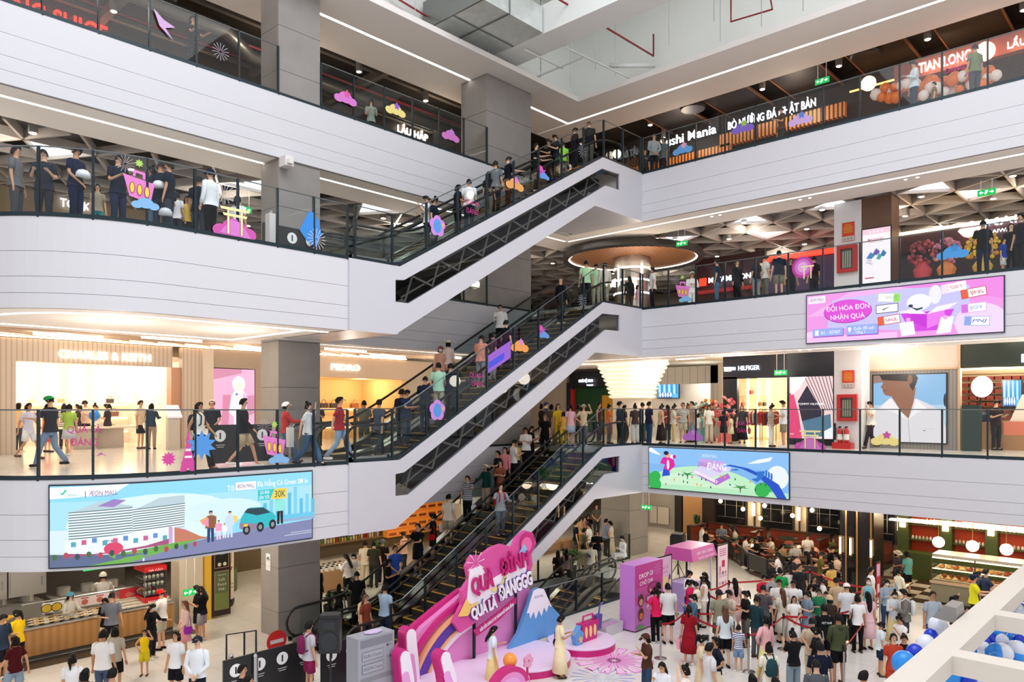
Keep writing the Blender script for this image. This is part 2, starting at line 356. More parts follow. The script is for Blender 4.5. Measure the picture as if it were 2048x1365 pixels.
# ---------------- glass railings ----------------
def railing(path_pts, z, h=1.4, step=1.16, label='', base=.0, name='glass_railing', first=True, last=True, group=None, slope=None):
    """path_pts: list of (p, n); posts every step metres, glass between, thin top rail. slope: z as function of index along length"""
    # resample
    L = [0]; 
    for (p, n),(q, m_) in zip(path_pts, path_pts[1:]): L.append(L[-1]+(q-p).length)
    tot = L[-1]; k = max(1, round(tot/step)); st = tot/k
    def at(s):
        for i in range(len(L)-1):
            if s <= L[i+1]+1e-6:
                t = (s-L[i])/max(1e-6, L[i+1]-L[i]); p, n = path_pts[i]; q, m_ = path_pts[i+1]
                return p.lerp(q, t), n.lerp(m_, t).normalized()
        return path_pts[-1]
    zf = slope or (lambda s: z)
    p0, _ = at(0); r = thing(name, (p0.x, p0.y, zf(0)), label, 'railing', group)
    for i in range(k+1):
        if (i == 0 and not first) or (i == k and not last): continue
        p, n = at(i*st); zz = zf(i*st); t = P2(-n.y, n.x); m = MB()
        vs = [p+t*(a*.022)+n*b+Vector((0,0, c)) for a in (-1,1) for b in (-.035,.035) for c in (zz-.03, zz+h)]
        m.add(vs, [(0,1,3,2),(4,6,7,5),(0,4,5,1),(2,3,7,6),(0,2,6,4),(1,5,7,3)]); m.build('post', STEELD, r)
    for i in range(k):
        m = MB(); sub = 1 if len(path_pts) == 2 else 3
        for j in range(sub):
            s0 = i*st+.025+(st-.05)*j/sub; s1 = i*st+.025+(st-.05)*(j+1)/sub; (p, n),(q, _) = at(s0), at(s1)
            m.quad(p+Vector((0,0, zf(s0)+.07)), q+Vector((0,0, zf(s1)+.07)), q+Vector((0,0, zf(s1)+h-.01)), p+Vector((0,0, zf(s0)+h-.01)))
        m.build('glass_panel', GLASS, r)
    m = MB(); N = k*(1 if len(path_pts) == 2 else 3)
    pts = [at(tot*i/N)[0]+Vector((0,0, zf(tot*i/N)+h)) for i in range(N+1)]
    m.tube(pts, .016,6); m.build('top_rail', mat('rail_steel', '#6f7678', .3, m=.8), r)
    m = MB()
    for i in range(N):
        (p, n),(q, n2) = at(tot*i/N), at(tot*(i+1)/N); a, b = zf(tot*i/N), zf(tot*(i+1)/N)
        m.add([p-n*.03+Vector((0,0, a)), p+n*.03+Vector((0,0, a)), q-n2*.03+Vector((0,0, b)), q+n2*.03+Vector((0,0, b)),
               p-n*.03+Vector((0,0, a+.08)), p+n*.03+Vector((0,0, a+.08)), q-n2*.03+Vector((0,0, b+.08)), q+n2*.03+Vector((0,0, b+.08))],
              [(0,1,3,2),(4,6,7,5),(1,5,7,3),(0,2,6,4),(0,4,5,1),(2,3,7,6)])
    m.build('base_channel', STEELD, r)
    return r
def off(path, d): return [(p+n*d, n) for p, n in path]
RL = off(line(XR, 16.25, XR, -1.15,-1,0),-.03)
railing(RL, FL[4], label='glass railing with dark posts along the right edge of the top level')
railing(RL, FL[3], label='glass railing with dark posts above the pink screen on the right')
railing(RL, FL[2], label='glass railing with dark posts in front of the clothes shops on the right')
BP = [LP(s) for s in [10.0-i*10.0/40 for i in range(41)]]
railing(off(BP, -.03), FL[3], step=1.04, label='curved glass railing of the rounded balcony on the third level')
railing(off(BP, -.03), FL[2], step=1.04, label='curved glass railing above the big screen at left')
railing(off(line(-.7, YL, 11.36, YL, 0,-1),-.03), FL[4], label='glass railing at top left before the first concrete column')
railing(off(line(12.8, YL, 19.98, YL, 0,-1),-.03), FL[4], label='glass railing between the two concrete columns on the top level')
railing(off(line(12.8, YL, 19.98, YL, 0,-1),-.03), FL[3], label='glass railing behind the escalators on the third level')
mbx = MB()
# ---------------- escalators ----------------
SL = math.tan(math.radians(30)); XB, XT = 12.95,22.3
EST = XB+.5
def esc_z(X, z0): return z0+min(max((X-EST)*SL, 0), H)
STEPM = mat('step_grooves', '#3b3836', .45, m=.3, noise=.15, scale=40); YEL = mat('step_edge_yellow', '#efb244', .5, noise=.05)
EG = glass('escalator_glass', (.80,.86,.86),.1); SKIRT = mat('steel_deck', '#9a9894', .22, m=1., noise=.1, scale=12)
def esc_path(z0, dz, x0, x1, n=26):
    pts = []
    for i in range(n+1):
        X = x0+(x1-x0)*i/n
        # soft bends
        a = (X-EST)*SL; s = .35
        f = lambda t: (math.sqrt(t*t+s*s)+t)/2
        zz = f(a)-f(a-H); pts.append((X, z0+zz+dz))
    return pts
def lane(z0, yc, label, hw=.5, group='escalators crossing the atrium', step_m=STEPM, x_lo=XB-1.5, x_hi=XT+1.9, zmin=None):
    r = thing('escalator', (XB, yc, z0), label, 'escalator', group)
    m = MB(); k = int(H/.2); run = .2/SL
    for i in range(-3, k+4):
        x = EST+i*run; zz = z0+min(max(i, 0)*.2, H) if i < k else z0+H
        if 0 <= i < k:
            zz = z0+(i+1)*.2-.1
            m.box(x, x+run, yc-hw, yc+hw, zz-.2, zz, 0); m.box(x-.006, x+.07, yc-hw+.02, yc+hw-.02, zz-.012, zz+.004,1)
            m.box(x, x+run, yc-hw, yc-hw+.04, zz, zz+.005,1); m.box(x, x+run, yc+hw-.04, yc+hw, zz, zz+.005,1)
    m.box(x_lo+.6, EST, yc-hw, yc+hw, z0-.02, z0+.012,2); m.box(EST+H/SL, x_hi, yc-hw, yc+hw, z0+H-.02, z0+H+.012,2)
    m.build('steps', [step_m, YEL, SKIRT], r)
    for sd in (-1,1):
        y = yc+sd*(hw+.14)
        # balustrade glass
        lo = esc_path(z0,.12, x_lo+.3, x_hi-.3); hi = esc_path(z0,.92, x_lo+.3, x_hi-.3); m = MB()
        for (a, b),(c, d),(e, f) in zip(zip(lo, hi), zip(lo[1:], hi[1:]), zip(hi, hi[1:])):
            m.quad((a[0], y, a[1]),(c[0], y, c[1]),(d[0], y, d[1]),(b[0], y, b[1]))
        m.build('balustrade_glass', EG, r)
        # handrail with rounded newels
        def newel(xc, zc, s): return [(xc+s*.42*math.sin(t), zc-.42*math.cos(t)) for t in [math.pi*i/8 for i in range(0,9)]]
        hp = esc_path(z0,.95, x_lo+.3, x_hi-.3)
        a = newel(hp[0][0], hp[0][1]-.42,-1); b = newel(hp[-1][0], hp[-1][1]-.42,1)[::-1]
        pts = [(x, y, z) for x, z in a+hp+b]; m = MB(); m.tube(pts, .038,7); m.build('handrail', BLACK, r, smooth=True)
        # skirt and outer deck
        m = MB(); dk = esc_path(z0,.13, x_lo, x_hi); bt = esc_path(z0,-.28, x_lo, x_hi)
        for (a, b),(c, d) in zip(zip(dk, bt), zip(dk[1:], bt[1:])):
            for y0, y1 in ((y-.11, y+.12),):
                m.quad((a[0], y0, a[1]),(c[0], y0, c[1]),(c[0], y1, c[1]),(a[0], y1, a[1]))
                m.quad((a[0], y0, a[1]),(c[0], y0, c[1]),(d[0], y0, d[1]),(b[0], y0, b[1])); m.quad((a[0], y1, a[1]),(c[0], y1, c[1]),(d[0], y1, d[1]),(b[0], y1, b[1]))
        m.build('deck', SKIRT, r)
    return r
LN1, LN2 = 17.12,18.72
for z0, nm in ((FL[3], 'topmost'),(FL[2], 'middle'),(FL[1], 'lowest')):
    lane(z0, LN1, nm+' escalator flight, near lane beside the white cladding'); lane(z0, LN2, nm+' escalator flight, far lane nearer the columns')
# truss cladding with the long window
CLAD = mat('escalator_cladding', '#c9c8ce', .38, noise=.012, scale=.5); TR_IN = mat('truss_dark', '#403e3e', .7, noise=.2, scale=3); STRUT = mat('truss_steel', '#bdb8b0', .55, noise=.08)
def cladding(z0, lower_cut=None, label=''):
    d = z0-FL[3]; out = [(11.3,3.45),(12.8,3.45),(21.85,8.75),(XR, 8.75),(XR, 10.62),(22.35,10.62),(12.95,5.32),(11.3,5.32)]
    slot = [(12.8,4.34),(13.26,4.34),(22.5,9.62),(23.4,9.64),(23.4,10.24),(22.3,10.2),(13.1,4.97),(12.8,4.94)]
    out = [(x, z+d) for x, z in out]; slot = [(x, z+d) for x, z in slot]
    if z0 == FL[1]: out = [(12.0, FL[1]),(15.6, FL[1]), *out[2:7], (12.5, FL[1]+.02)]; slot = [(15.2, FL[1]+.42),(15.7, FL[1]+.42), *slot[2:6], (14.4,4.97+1.3*.566+d),(14.4,4.97+1.3*.566+d-.05)]
    # faces: triangulate outline with hole
    bm = bmesh.new(); eds = []
    for lp in (out, slot):
        vs = [bm.verts.new((x, 0, z)) for x, z in lp]; eds += [bm.edges.new((vs[i], vs[(i+1) % len(vs)])) for i in range(len(vs))]
    bmesh.ops.triangle_fill(bm, edges=eds, use_beauty=True)
    bm.verts.index_update(); m = MB()
    V = [v.co.copy() for v in bm.verts]; F = [[v.index for v in f.verts] for f in bm.faces]; bm.free()
    r = thing('escalator_cladding', (12, YE, z0), label, 'cladding', 'white truss cladding of the escalators')
    m.add([(v.x, YE-.06, v.z) for v in V], F); m.add([(v.x, YE-.02, v.z) for v in V], F)
    for lp, a, b in ((out, YE-.06, YE+3.3),(slot, YE-.06, YE+.1)):
        for i in range(len(lp)):
            p, q = lp[i], lp[(i+1) % len(lp)]
            if lp is out and i in (3,7,4,5,6): b_ = YE+.06
            else: b_ = b
            m.quad((p[0], a, p[1]),(q[0], a, q[1]),(q[0], b_, q[1]),(p[0], b_, p[1]))
    m.build('side_panel', CLAD, r)
    m = MB(); n = len(slot); m.add([(x, YE+.9, z) for x, z in slot], [list(range(n))]); 
    m.add([(out[1][0]+1.4, YE+.5, out[1][1]+.75),(out[2][0], YE+.5, out[2][1]+.2),(22.5, YE+.5,9.9+d),(13.2, YE+.5,4.7+d)], [(0,1,2,3)]); m.build('inner_lining', TR_IN, r)
    x = slot[1][0]+.1; up = True; m = MB()
    while x < 22.4:
        za = slot[1][1]+(x-slot[1][0])*.572; h = .62
        x2 = x+(.28 if up else .75)
        m.tube([(x, YE+.25, za+(0 if up else h)),(x2, YE+.25, za+(x2-x)*.572+(h if up else 0))], .035,4); x = x2; up = not up
    a, b = slot[1], slot[2]; m.tube([(a[0], YE+.3, a[1]+.2),(b[0], YE+.3, b[1]+.2)], .03,4)
    m.build('truss_struts', STRUT, r)
    m = MB(); n = len(slot); m.add([(x, YE+.0, z) for x, z in slot], [list(range(n))]); m.build('window_pane', glass('truss_window', (.55,.56,.56),.25), r)
    return r
cladding(FL[3], label='white escalator side with dark window slot, topmost flight')
cladding(FL[2], label='white escalator side with dark window slot, middle flight')
cladding(FL[1], label='white escalator side with dark window slot, lowest flight')
# glass guard along the outer side of each flight
def flight_guard(z0, label):
    tp = lambda s: z0+.02+min(max((11.5+s-XB)*.5664,0), H)
    x0 = 11.5 if z0 > FL[1] else 12.67
    tp = lambda s: z0+.02+min(max((x0+s-XB)*.5664,0), H)
    n = round((24.9-x0)/1.17); path = [(P2(x0+(24.86-x0)*i/n/3, YE-.02), P2(0,-1)) for i in range(3*n+1)]
    railing(path, z0, label=label, step=1.17, slope=tp)
flight_guard(FL[3], 'sloping glass guard on the topmost escalator flight'); flight_guard(FL[2], 'sloping glass guard on the middle escalator flight'); flight_guard(FL[1], 'sloping glass guard on the lowest escalator flight')
# ---------------- surfaces facing the atrium ----------------
def fX(X): return lambda u, v, d=0: Vector((X-d, -u, v))      # right side, u = -Y grows to the right
def fY(Y): return lambda u, v, d=0: Vector((u, Y-d, v))       # left side, u = X
def uX(px, X): return -YX(px, X)
def uY(px, Y): return XY(px, Y)
def vX(px, py, X): return onX(px, py, X).z
def vY(px, py, Y): return onY(px, py, Y).z
def slab(fn, u0, u1, v0, v1, d0, d1, m, name=None, parent=None, mb=None, mi=0, **k):
    b = mb or MB(); b.prism([(u0, v0),(u1, v0),(u1, v1),(u0, v1)], fn, d0, d1, mi)
    return None if mb else b.build(name, m, parent, **k)
def sign(name, s, fn, u, v, w, h, m, label, back=None, bold=True, depth=.06, extra=None, cat='sign', group=None, spell=None):
    p = fn(u, v, 0); r = thing(name, p, label, cat, group)
    if back: slab(fn, u-w/2-back[1], u+w/2+back[1], v-h/2-back[2], v+h/2+back[2], -.02,.02, back[0], 'backing', r)
    b = MB(); put_text(b, s, fn, u, v, w, h, depth, 0, None, bold); b.build('lettering', m, r)
    if extra: extra(r)
    return r
LIT = mat('lit_letters', '#fff6ea', .5, e=3.); LITC = mat('lit_letters_cool', '#eef4ff', .5, e=1.7); LITR = mat('lit_letters_red', '#ff2a18', .5, e=2.5)
LITW = mat('warm_line_light', '#ffd9a0', .5, e=6.); COVE = mat('cove_light', '#ffe0b8', .5, e=5.)
# ---------------- level 3 lattice ceiling ----------------
LAT = mat('lattice_beam', '#a89f99', .6, noise=.06, scale=2); z = slab_z[4]+.12
def in_L(x, y, m_=0): return (-5 < x < 27.2 and 22.2+m_ < y < 36) or (27.25+m_ < x < 42 and -8 < y < 36)
mb = MB(); S = 1.85; hh = S*math.sqrt(3)/2; DIRS = [(1,0),(.5, math.sqrt(3)/2),(-.5, math.sqrt(3)/2)]
for dx, dy in DIRS:
    nx, ny = -dy, dx
    for k in range(-26,27):
        ox, oy = 18+nx*hh*k, 16+ny*hh*k; run = None
        for i in range(-90,91):
            x, y = ox+dx*i*.6, oy+dy*i*.6; ok = in_L(x, y)
            if ok and run is None: run = (x, y)
            if (not ok or i == 90) and run is not None:
                q = (x, y); L_ = math.hypot(q[0]-run[0], q[1]-run[1])
                if L_ > 1: mb.obox(((run[0]+q[0])/2,(run[1]+q[1])/2),(dx, dy), L_, .07, z, z+.26)
                run = None
struct('ceiling', mb, LAT)
def tri_light(i, j, up, label='white triangular light panel in the lattice ceiling of the third level'):
    # lattice node (i,j)
    def node(a, b): return (18+S*(a+.5*b),16+hh*b)
    a, b, c = (node(i, j), node(i+1, j), node(i, j+1)) if up else (node(i+1, j), node(i+1, j+1), node(i, j+1))
    cx, cy = (a[0]+b[0]+c[0])/3,(a[1]+b[1]+c[1])/3
    if not in_L(cx, cy, .6): return
    m = MB(); pts = [Vector((cx+(p[0]-cx)*.9, cy+(p[1]-cy)*.9,0)) for p in (a, b, c)]
    m.add([p+Vector((0,0, z+.1)) for p in pts]+[p+Vector((0,0, z+.14)) for p in pts], [(0,2,1),(3,4,5),(0,1,4,3),(1,2,5,4),(2,0,3,5)])
    m.build('ceiling_light', mat('triangle_panel', '#f4f8ff', .5, e=2.2), label=label, cat='ceiling light', group='triangular light panels of the lattice')
for i, j, up in [(4,0,1),(5,0,0),(5,-1,1),(5,-2,0),(7,-4,1),(8,-5,0),(4,2,1),(8,-6,1),(6,-4,0),(9,-7,0),(3,1,0),(5,1,1),(-9,5,1),(-6,4,0),(-3,4,1),(-2,4,0),(-1,5,1),(1,4,1),(2,3,1),(9,-9,1),(7,-6,1),(6,-2,1),(7,-2,0),(4,4,0)]: tri_light(i, j, up)
def downlight(x, y, z, label, grp, power=0, r=.09, m=DOWN, drop=0.):
    o = MB(); o.lathe([(r+.03,.0),(r+.03,.12+drop),(r, .12+drop)], (x, y, z),10); a = thing('downlight', (x, y, z), label, 'ceiling light', grp)
    cn = o.build('can', mat('light_can', '#8e8a85', .5), a); q = MB(); q.lathe([(r, -.012),(r, -.002)], (x, y, z),10); q.build('lamp', m, cn)
random.seed(11)
for x, y in [(3,24),(6,23.2),(9,24.5),(12,23.4),(15,25),(18,23.6),(21.5,24.4),(5,27.5),(10,28),(15,28.6),(20,28),(24.6,25),(29,17.2),(28.2,13.6),(30.5,15.4),(28.4,10.6),(31,12.2),(29,7.4),(31.5,8.6),(28.4,4.6),(31,5.6),(33.6,17.6),(33.8,13.4),(33.5,9.8),(28.3,21.6),(31.8,21.8),(29.5,24.6),(34,24),(29,1.8),(37,20),(38,15)]:
    downlight(x, y, z-.02, 'round downlight hanging in the lattice ceiling of the third level', 'downlights of the third level', drop=.54)
for x, y in [(5,24),(12,24.5),(19,24),(26,24.5),(29.6,14),(30,9),(30,4),(35,15),(35,8),(35,22)]: lamp((x, y, z-.35),105,(1,.88,.74),.25)
lamp((27.6,18.0, FL[3]+1.9),90,(1,.82,.62),.3)  # added fill light below the disc canopy, brightens its slatted underside
# level 4: dark ceiling with hung mesh panels, bronze beams, pipes, downlights
z4 = z5+.55; PANELM = mat('dark_mesh_panel', '#26221f', .6, noise=.2, scale=30); BRZ = mat('bronze_beam', '#8a5f45', .5, m=.3)
for k, yy in enumerate([17.5,14.6,11.7,8.8,5.9,3.0,.4,-2.4]):
    r = thing('ceiling_panel', (30, yy, z4-.2), 'dark mesh ceiling panel with a thin frame above the right food shops', 'ceiling panel', 'dark mesh panels of the top level')
    m = MB(); m.box(28.2,32.4, yy-.95, yy+.95, z4-.22, z4-.18); m.build('mesh', PANELM, r); m = MB()
    for a, b, c, d in ((28.15,32.45, yy-1, yy-.95),(28.15,32.45, yy+.95, yy+1),(28.15,28.2, yy-1, yy+1)): m.box(a, b, c, d, z4-.25, z4-.15)
    m.build('frame', BRZ, r)
mb = MB()
for x in (2,5.5,9,14.5,18): mb.box(x, x+.25,22.8,34, z4-.1, z4+.2)
for y in (24,27.2,30.5): mb.box(-4,26, y, y+.18, z4+.05, z4+.2)
struct('trim_14', mb, mat('ceiling_beam_grey', '#6b635c', .7, noise=.1))
def pipe(name, pts, r, m, label, cat='pipe', group=None):
    o = MB(); o.tube(pts, r, 8); return o.build(name, m, smooth=True, label=label, cat=cat, group=group)
RED = mat('red_pipe', '#8e1f24', .45); ALU = mat('galvanised_duct', '#8d8b86', .35, m=.8, noise=.15, scale=4)
for y in (23.3,25.2,26.3): pipe('sprinkler_pipe', [(-4, y, z4-.15),(27, y, z4-.15)], .05, RED, 'red sprinkler pipe under the dark ceiling at top left', group='red pipes at top left')
pipe('air_duct', [(-4,24.2, z4-.35),(12,24.4, z4-.35),(13.5,25.6, z4-.3),(24,25.8, z4-.3)], .26, ALU, 'grey air duct under the dark ceiling at top left', 'duct')
for x, y in [(4.6,23.4),(7.4,23.2),(10.2,24.3),(13.6,23.6),(17,23.8),(20.5,24),(9,26),(15,26.2),(29.2,18.6),(31.6,16),(29,13.2),(29,10.2),(29,7.2),(29,4.4),(29,1.6),(27.9,19.6),(31,19)]:
    downlight(x, y, z4-.3, 'round downlight under the dark ceiling of the top level', 'downlights of the top level', drop=.45)
for x, y in [(6,23.8),(14,24),(21,24),(29.4,17),(29.4,12),(29.4,7),(29.4,2)]: lamp((x, y, z4-1.1),60,(1,.8,.6),.2)
for k, (x, y) in enumerate([(28.6,16.1),(28.6,9.1)]):
    o = MB(); o.lathe([(.5,0),(.55,.08),(.2,.3),(.15,.5)], (x, y, z4-.45),16); o.build('ceiling_fan', mat('fan_black', '#1b1a1b', .5), label=['round black ceiling fan unit above the sushi shop', 'round black ceiling fan unit beside the hanging exit sign'][k], cat='fan')
# ---------------- the well above: duct, rods, pipes ----------------
FOIL = mat('foil_duct', '#e2e8e5', .38, m=.55, noise=.2, scale=3, bump=.5)
zc = z5+.55
def rod(x, y, za, zb, mb): mb.tube([(x, y, za),(x, y, zb)], .012,4)
d1 = thing('foil_duct', (20,18, zc), 'big foil-wrapped rectangular duct in the open ceiling well', 'duct')
m = MB(); m.box(17.0,19.95,17.1,19.95, zc, zc+.9); m.build('duct_body', FOIL, d1); m = MB(); m.box(20.0,21.2,8,20.1, zc-.02, zc+1.0); m.build('duct_branch', mat('white_duct', '#eceeec', .35), d1)
m = MB(); m.box(18.2,18.25,17.05,19.98, zc-.03, zc+.93); m.box(16.97,19.97,18.5,18.55, zc-.03, zc+.93); m.box(16.96,17.02,17.05,20, zc-.04, zc+.94); m.build('flange', mat('flange', '#8b8d8a', .3, m=.9), d1)
WPAINT = mat('white_beam', '#dfe1de', .6)
m = MB(); random.seed(5)
for x, y in [(15,19.3),(16.2,19.5),(18.4,19.4),(22.5,19.4),(23.4,18.6),(23.9,16.8),(23.2,14),(24.1,12.5),(24.1,11),(24.1,9.6),(24.1,8.2),(22.9,17),(22.7,12),(21.6,18.6),(19.5,19.3),(20.6,19.4)]: rod(x, y, z5+.2, z5+4.1, m)
m.build('hanger_rods', mat('rod_steel', '#9a9d9b', .4, m=.6), label='thin steel hanger rods in the open ceiling well', cat='rods', kind='stuff')
pipe('sprinkler_pipe', [(18.5,16.05, z5+1.15),(25.2,15.9, z5+1.15),(25.2,15.9, z5+2)], .035, RED, 'long red sprinkler pipe slanting down across the ceiling well')
pipe('sprinkler_pipe', [(15.5,20, z5+1.2),(17.4,19.8, z5+.9),(17.4,19.8, z5+2)], .035, RED, 'short red sprinkler pipe at the top edge of the picture, left of the foil duct')
pipe('sprinkler_pipe', [(24.3,12.2, z5+2.1),(24.3,12.2, z5+.85),(24.5,10.8, z5+.85),(23.6,10.6, z5+1.5)], .035, RED, 'red sprinkler pipe loop at the top right of the ceiling well')
pipe('drain_pipe', [(23.8,17, z5+.65),(25,15.7, z5+.65)], .09, WPAINT, 'short white drain pipe in the ceiling well')
for k, (a, b) in enumerate([((20.1,18.1),(22.2,18.0)),((21.0,16.9),(24.9,16.6)),((22.1,19.9),(22.0,16.9))]):
    m = MB(); m.tube([(a[0], a[1], z5+.32),(b[0], b[1], z5+.32)], .035,4); m.build('ceiling_batten', WPAINT, label=['pale steel batten crossing the ceiling well, nearest the foil duct', 'longest pale steel batten crossing the ceiling well', 'pale steel batten crossing the ceiling well, nearest its far corner'][k], cat='batten')

# ---------------- level 2 left: handbag shop and its neighbour ----------------
FLUTE = stripes('fluted_panel', '#bfae9c', '#a89683', 7, 'X', duty=.72); SHOPW = mat('shop_cream', '#f5e8da', .7, noise=.03); SHELF = mat('shelf_cream', '#f5e8d8', .5)
Y2 = 27.0; L = fY(Y2)
a0, a1, b0, b1, bt = uY(-60, Y2), uY(403, Y2), uY(32, Y2), uY(345, Y2),2.9
mb = MB(); slab(L, a0, b0,0,3.62,-.3,0,0, mb=mb); slab(L, b0, b1, bt, 3.62,-.3,0,0, mb=mb); slab(L, b1+.35, a1,0,3.62,-.3,0,0, mb=mb)
struct('wall_shop', mb, FLUTE)
mb = MB(); slab(L, b1, b1+.35,0, bt, -.5,-.1,0, mb=mb); struct('trim_16', mb, mat('copper_reveal', '#b98a6d', .5))
mb = MB(); slab(L, a1, a1+.4,0,3.62,-.3,.12,0, mb=mb); struct('trim_17', mb, WARMW)
mb = MB(); slab(L, a1+.4, uY(560, Y2),0,3.62,-.3,0,0, mb=mb); struct('wall_shop', mb, mat('taupe_concrete', '#a3917f', .6, noise=.08, scale=2))
mb = MB(); slab(L, a0, uY(560, Y2),3.66,3.70,-.2,.06,0, mb=mb); slab(L, uY(628, Y2), uY(812, Y2),3.66,3.70,-.2,.06,0, mb=mb); struct('trim_18', mb, COVE)
def room(u0, u1, Ya, Yb, zt, name='wall_shop', m=SHOPW):
    mb = MB(); mb.box(u0-.1, u0, Ya, Yb, 0, zt); mb.box(u1, u1+.1, Ya, Yb, 0, zt); mb.box(u0, u1, Yb, Yb+.1,0, zt); mb.box(u0-.1, u1+.1, Ya, Yb, zt, zt+.08); return struct(name, mb, m)
room(b0-.6, b1+.9, Y2+.3,33.4,3.2)
BAGC = ['#2b2523', '#efe6d8', '#6b3c2a', '#c9a27d', '#1f1d1f', '#d8c3b0', '#84412f', '#ffffff']
def handbag(x, y, z, s, c, label, group, facing=0):
    r = thing('handbag', (x, y, z), label, 'handbag', group); m = MB()
    m.add([(x+a*s*.5*(1 if k else .82), y+b*s*.16*(1 if not k else .6), z+k*s*.55) for k in (0,1) for a in (-1,1) for b in (-1,1)][:8], [(0,1,3,2),(4,6,7,5),(0,4,5,1),(2,3,7,6),(0,2,6,4),(1,5,7,3)])
    mt = mat('bag_'+c.strip('#'), c, .45); bb_ = m.build('bag_body', mt, r); m = MB()
    m.tube([(x+s*.28*math.cos(t), y, z+s*.52+s*.42*math.sin(t)) for t in [math.pi*i/8 for i in range(9)]], s*.03,5); m.build('handle', mt, bb_); return r
def shelf(x0, x1, y, z, label, group='lit shelves of the handbag shop'):
    r = thing('wall_shelf', (x0, y, z), label, 'shelf', group); m = MB(); m.box(x0, x1, y-.32, y, z-.05, z); m.build('board', SHELF, r); m = MB(); m.box(x0, x1, y-.05, y-.02, z-.08, z-.05); m.build('light_strip', LITW, r)
random.seed(3)
X0, X1 = b0-.5, b1+.8
for zz in (.55,1.1,1.65): shelf(X0, X1,33.4, zz, 'long lit cream shelf of handbags in the left shop, '+{.55: 'lowest', 1.1: 'middle', 1.65: 'highest'}[zz]+' board')
mb = MB()
for k in range(9): mb.box(X0+.3+k*.95, X0+.42+k*.95,33.25,33.4,1.7,3.2)
struct('trim_19', mb, LITW)
n = 0
for zz in (.55,1.1,1.65):
    for k in range(9):
        if random.random() < .8: handbag(X0+.5+k*.98+random.uniform(-.1,.1),33.2, zz, random.uniform(.24,.38), random.choice(BAGC), 'small handbag displayed on the lit cream shelves of the left shop', 'handbags in the left shop')
for k, (px, wd) in enumerate([(165,1.0),(225,1.3)]):
    x = uY(px, 29); r = thing('display_table', (x, 29+k*.4,0), ['pale stone display table at the entrance, left one', 'pale stone display table at the entrance, right one'][k], 'table'); m = MB(); m.box(x-wd*.35, x+wd*.35,28.8+k*.4,29.2+k*.4,0,.72); m.build('pedestal', mat('pale_stone', '#bdb2a6', .5, noise=.05), r)
    m = MB(); m.box(x-wd*.75, x+wd*.75,28.6+k*.4,29.4+k*.4,.72,.78); m.build('tabletop', SHELF, r); handbag(x-.3,29+k*.4,.78,.26, BAGC[k], ['dark handbag on the left display table', 'cream handbag on the right display table'][k], None)
sign('shop_sign', 'CHARLES & KEITH', L, (uY(117, Y2)+uY(301, Y2))/2, vY(208,712, Y2), uY(301, Y2)-uY(117, Y2),.27, LIT, 'glowing white CHARLES & KEITH letters over the left shop opening')
for x, y in ((b0+1,29),(b0+3.4,29),(b0+5,31.5),(b0+1.5,31.5)): lamp((x, y, 2.9),75,(1,.92,.8),.3)
r = thing('info_kiosk', (uY(346,26.2),26.2,0), 'tall pale touch-screen kiosk at the shop entrance pillar', 'kiosk'); x = uY(346,26.2); m = MB(); m.box(x-.2, x+.2,26.1,26.3,0,1.15); m.build('stand', mat('pale_stone', '#bdb2a6'), r)
m = MB(); m.add([(x-.24,26.0,1.15),(x+.24,26.0,1.15),(x+.22,26.3,1.55),(x-.22,26.3,1.55),(x-.24,26.05,1.1),(x+.24,26.05,1.1),(x+.22,26.36,1.52),(x-.22,26.36,1.52)], [(0,1,2,3),(7,6,5,4),(0,4,5,1),(2,6,7,3),(0,3,7,4),(1,5,6,2)]); m.build('screen_head', mat('kiosk_screen', '#d8c8d0', .3, e=.6), r)
# pink lit poster with a figure in white
Ac = Art(L, .003); p0, p1, q0, q1 = uY(427, Y2), uY(509, Y2),.35,2.92
def S_(u, v): return p0+(p1-p0)*u, q0+(q1-q0)*v
Ac.rect(p0, q0, p1, q1, '#f3a9c6')
for P_, c in (([(0,.84),(.68,.94),(.68,1),(0,1)], '#c9849f'),([(.2,.3),(.13,.1),(.33,.1),(.42,.62),(.22,.62)], '#d27f9c'),([(.7,.6),(1,.62),(1,.35),(.8,.3)], '#c9849f')): Ac.poly([S_(*q) for q in P_], c)
Ac.poly([S_(*q) for q in ((.42,.6),(.5,.68),(.72,.68),(.82,.58),(.8,.4),(.7,.32),(.66,0),(.5,0),(.48,.3),(.36,.36))], '#fff4f6')
Ac.ell(*S_(.6,.78),.26,.3, '#ffe9e2'); Ac.ell(*S_(.6,.74),.13,.17, '#ffd9cb'); Ac.ell(*S_(.55,.63),.05,.04, '#2f55d8'); Ac.poly([S_(*q) for q in ((.7,.66),(.82,.58),(.8,.42),(.7,.5))], '#d9a7d6')
r = thing('lit_poster', L(p0, q0), 'pink lit poster of a blonde figure in white between the two left shops', 'poster'); slab(L, p0-.03, p1+.03, q0-.03, q1+.03,-.05,0, mat('poster_frame', '#b79aa0', .5), 'frame', r); Ac.build('picture', art_mat('poster_glow', 1.2), r)
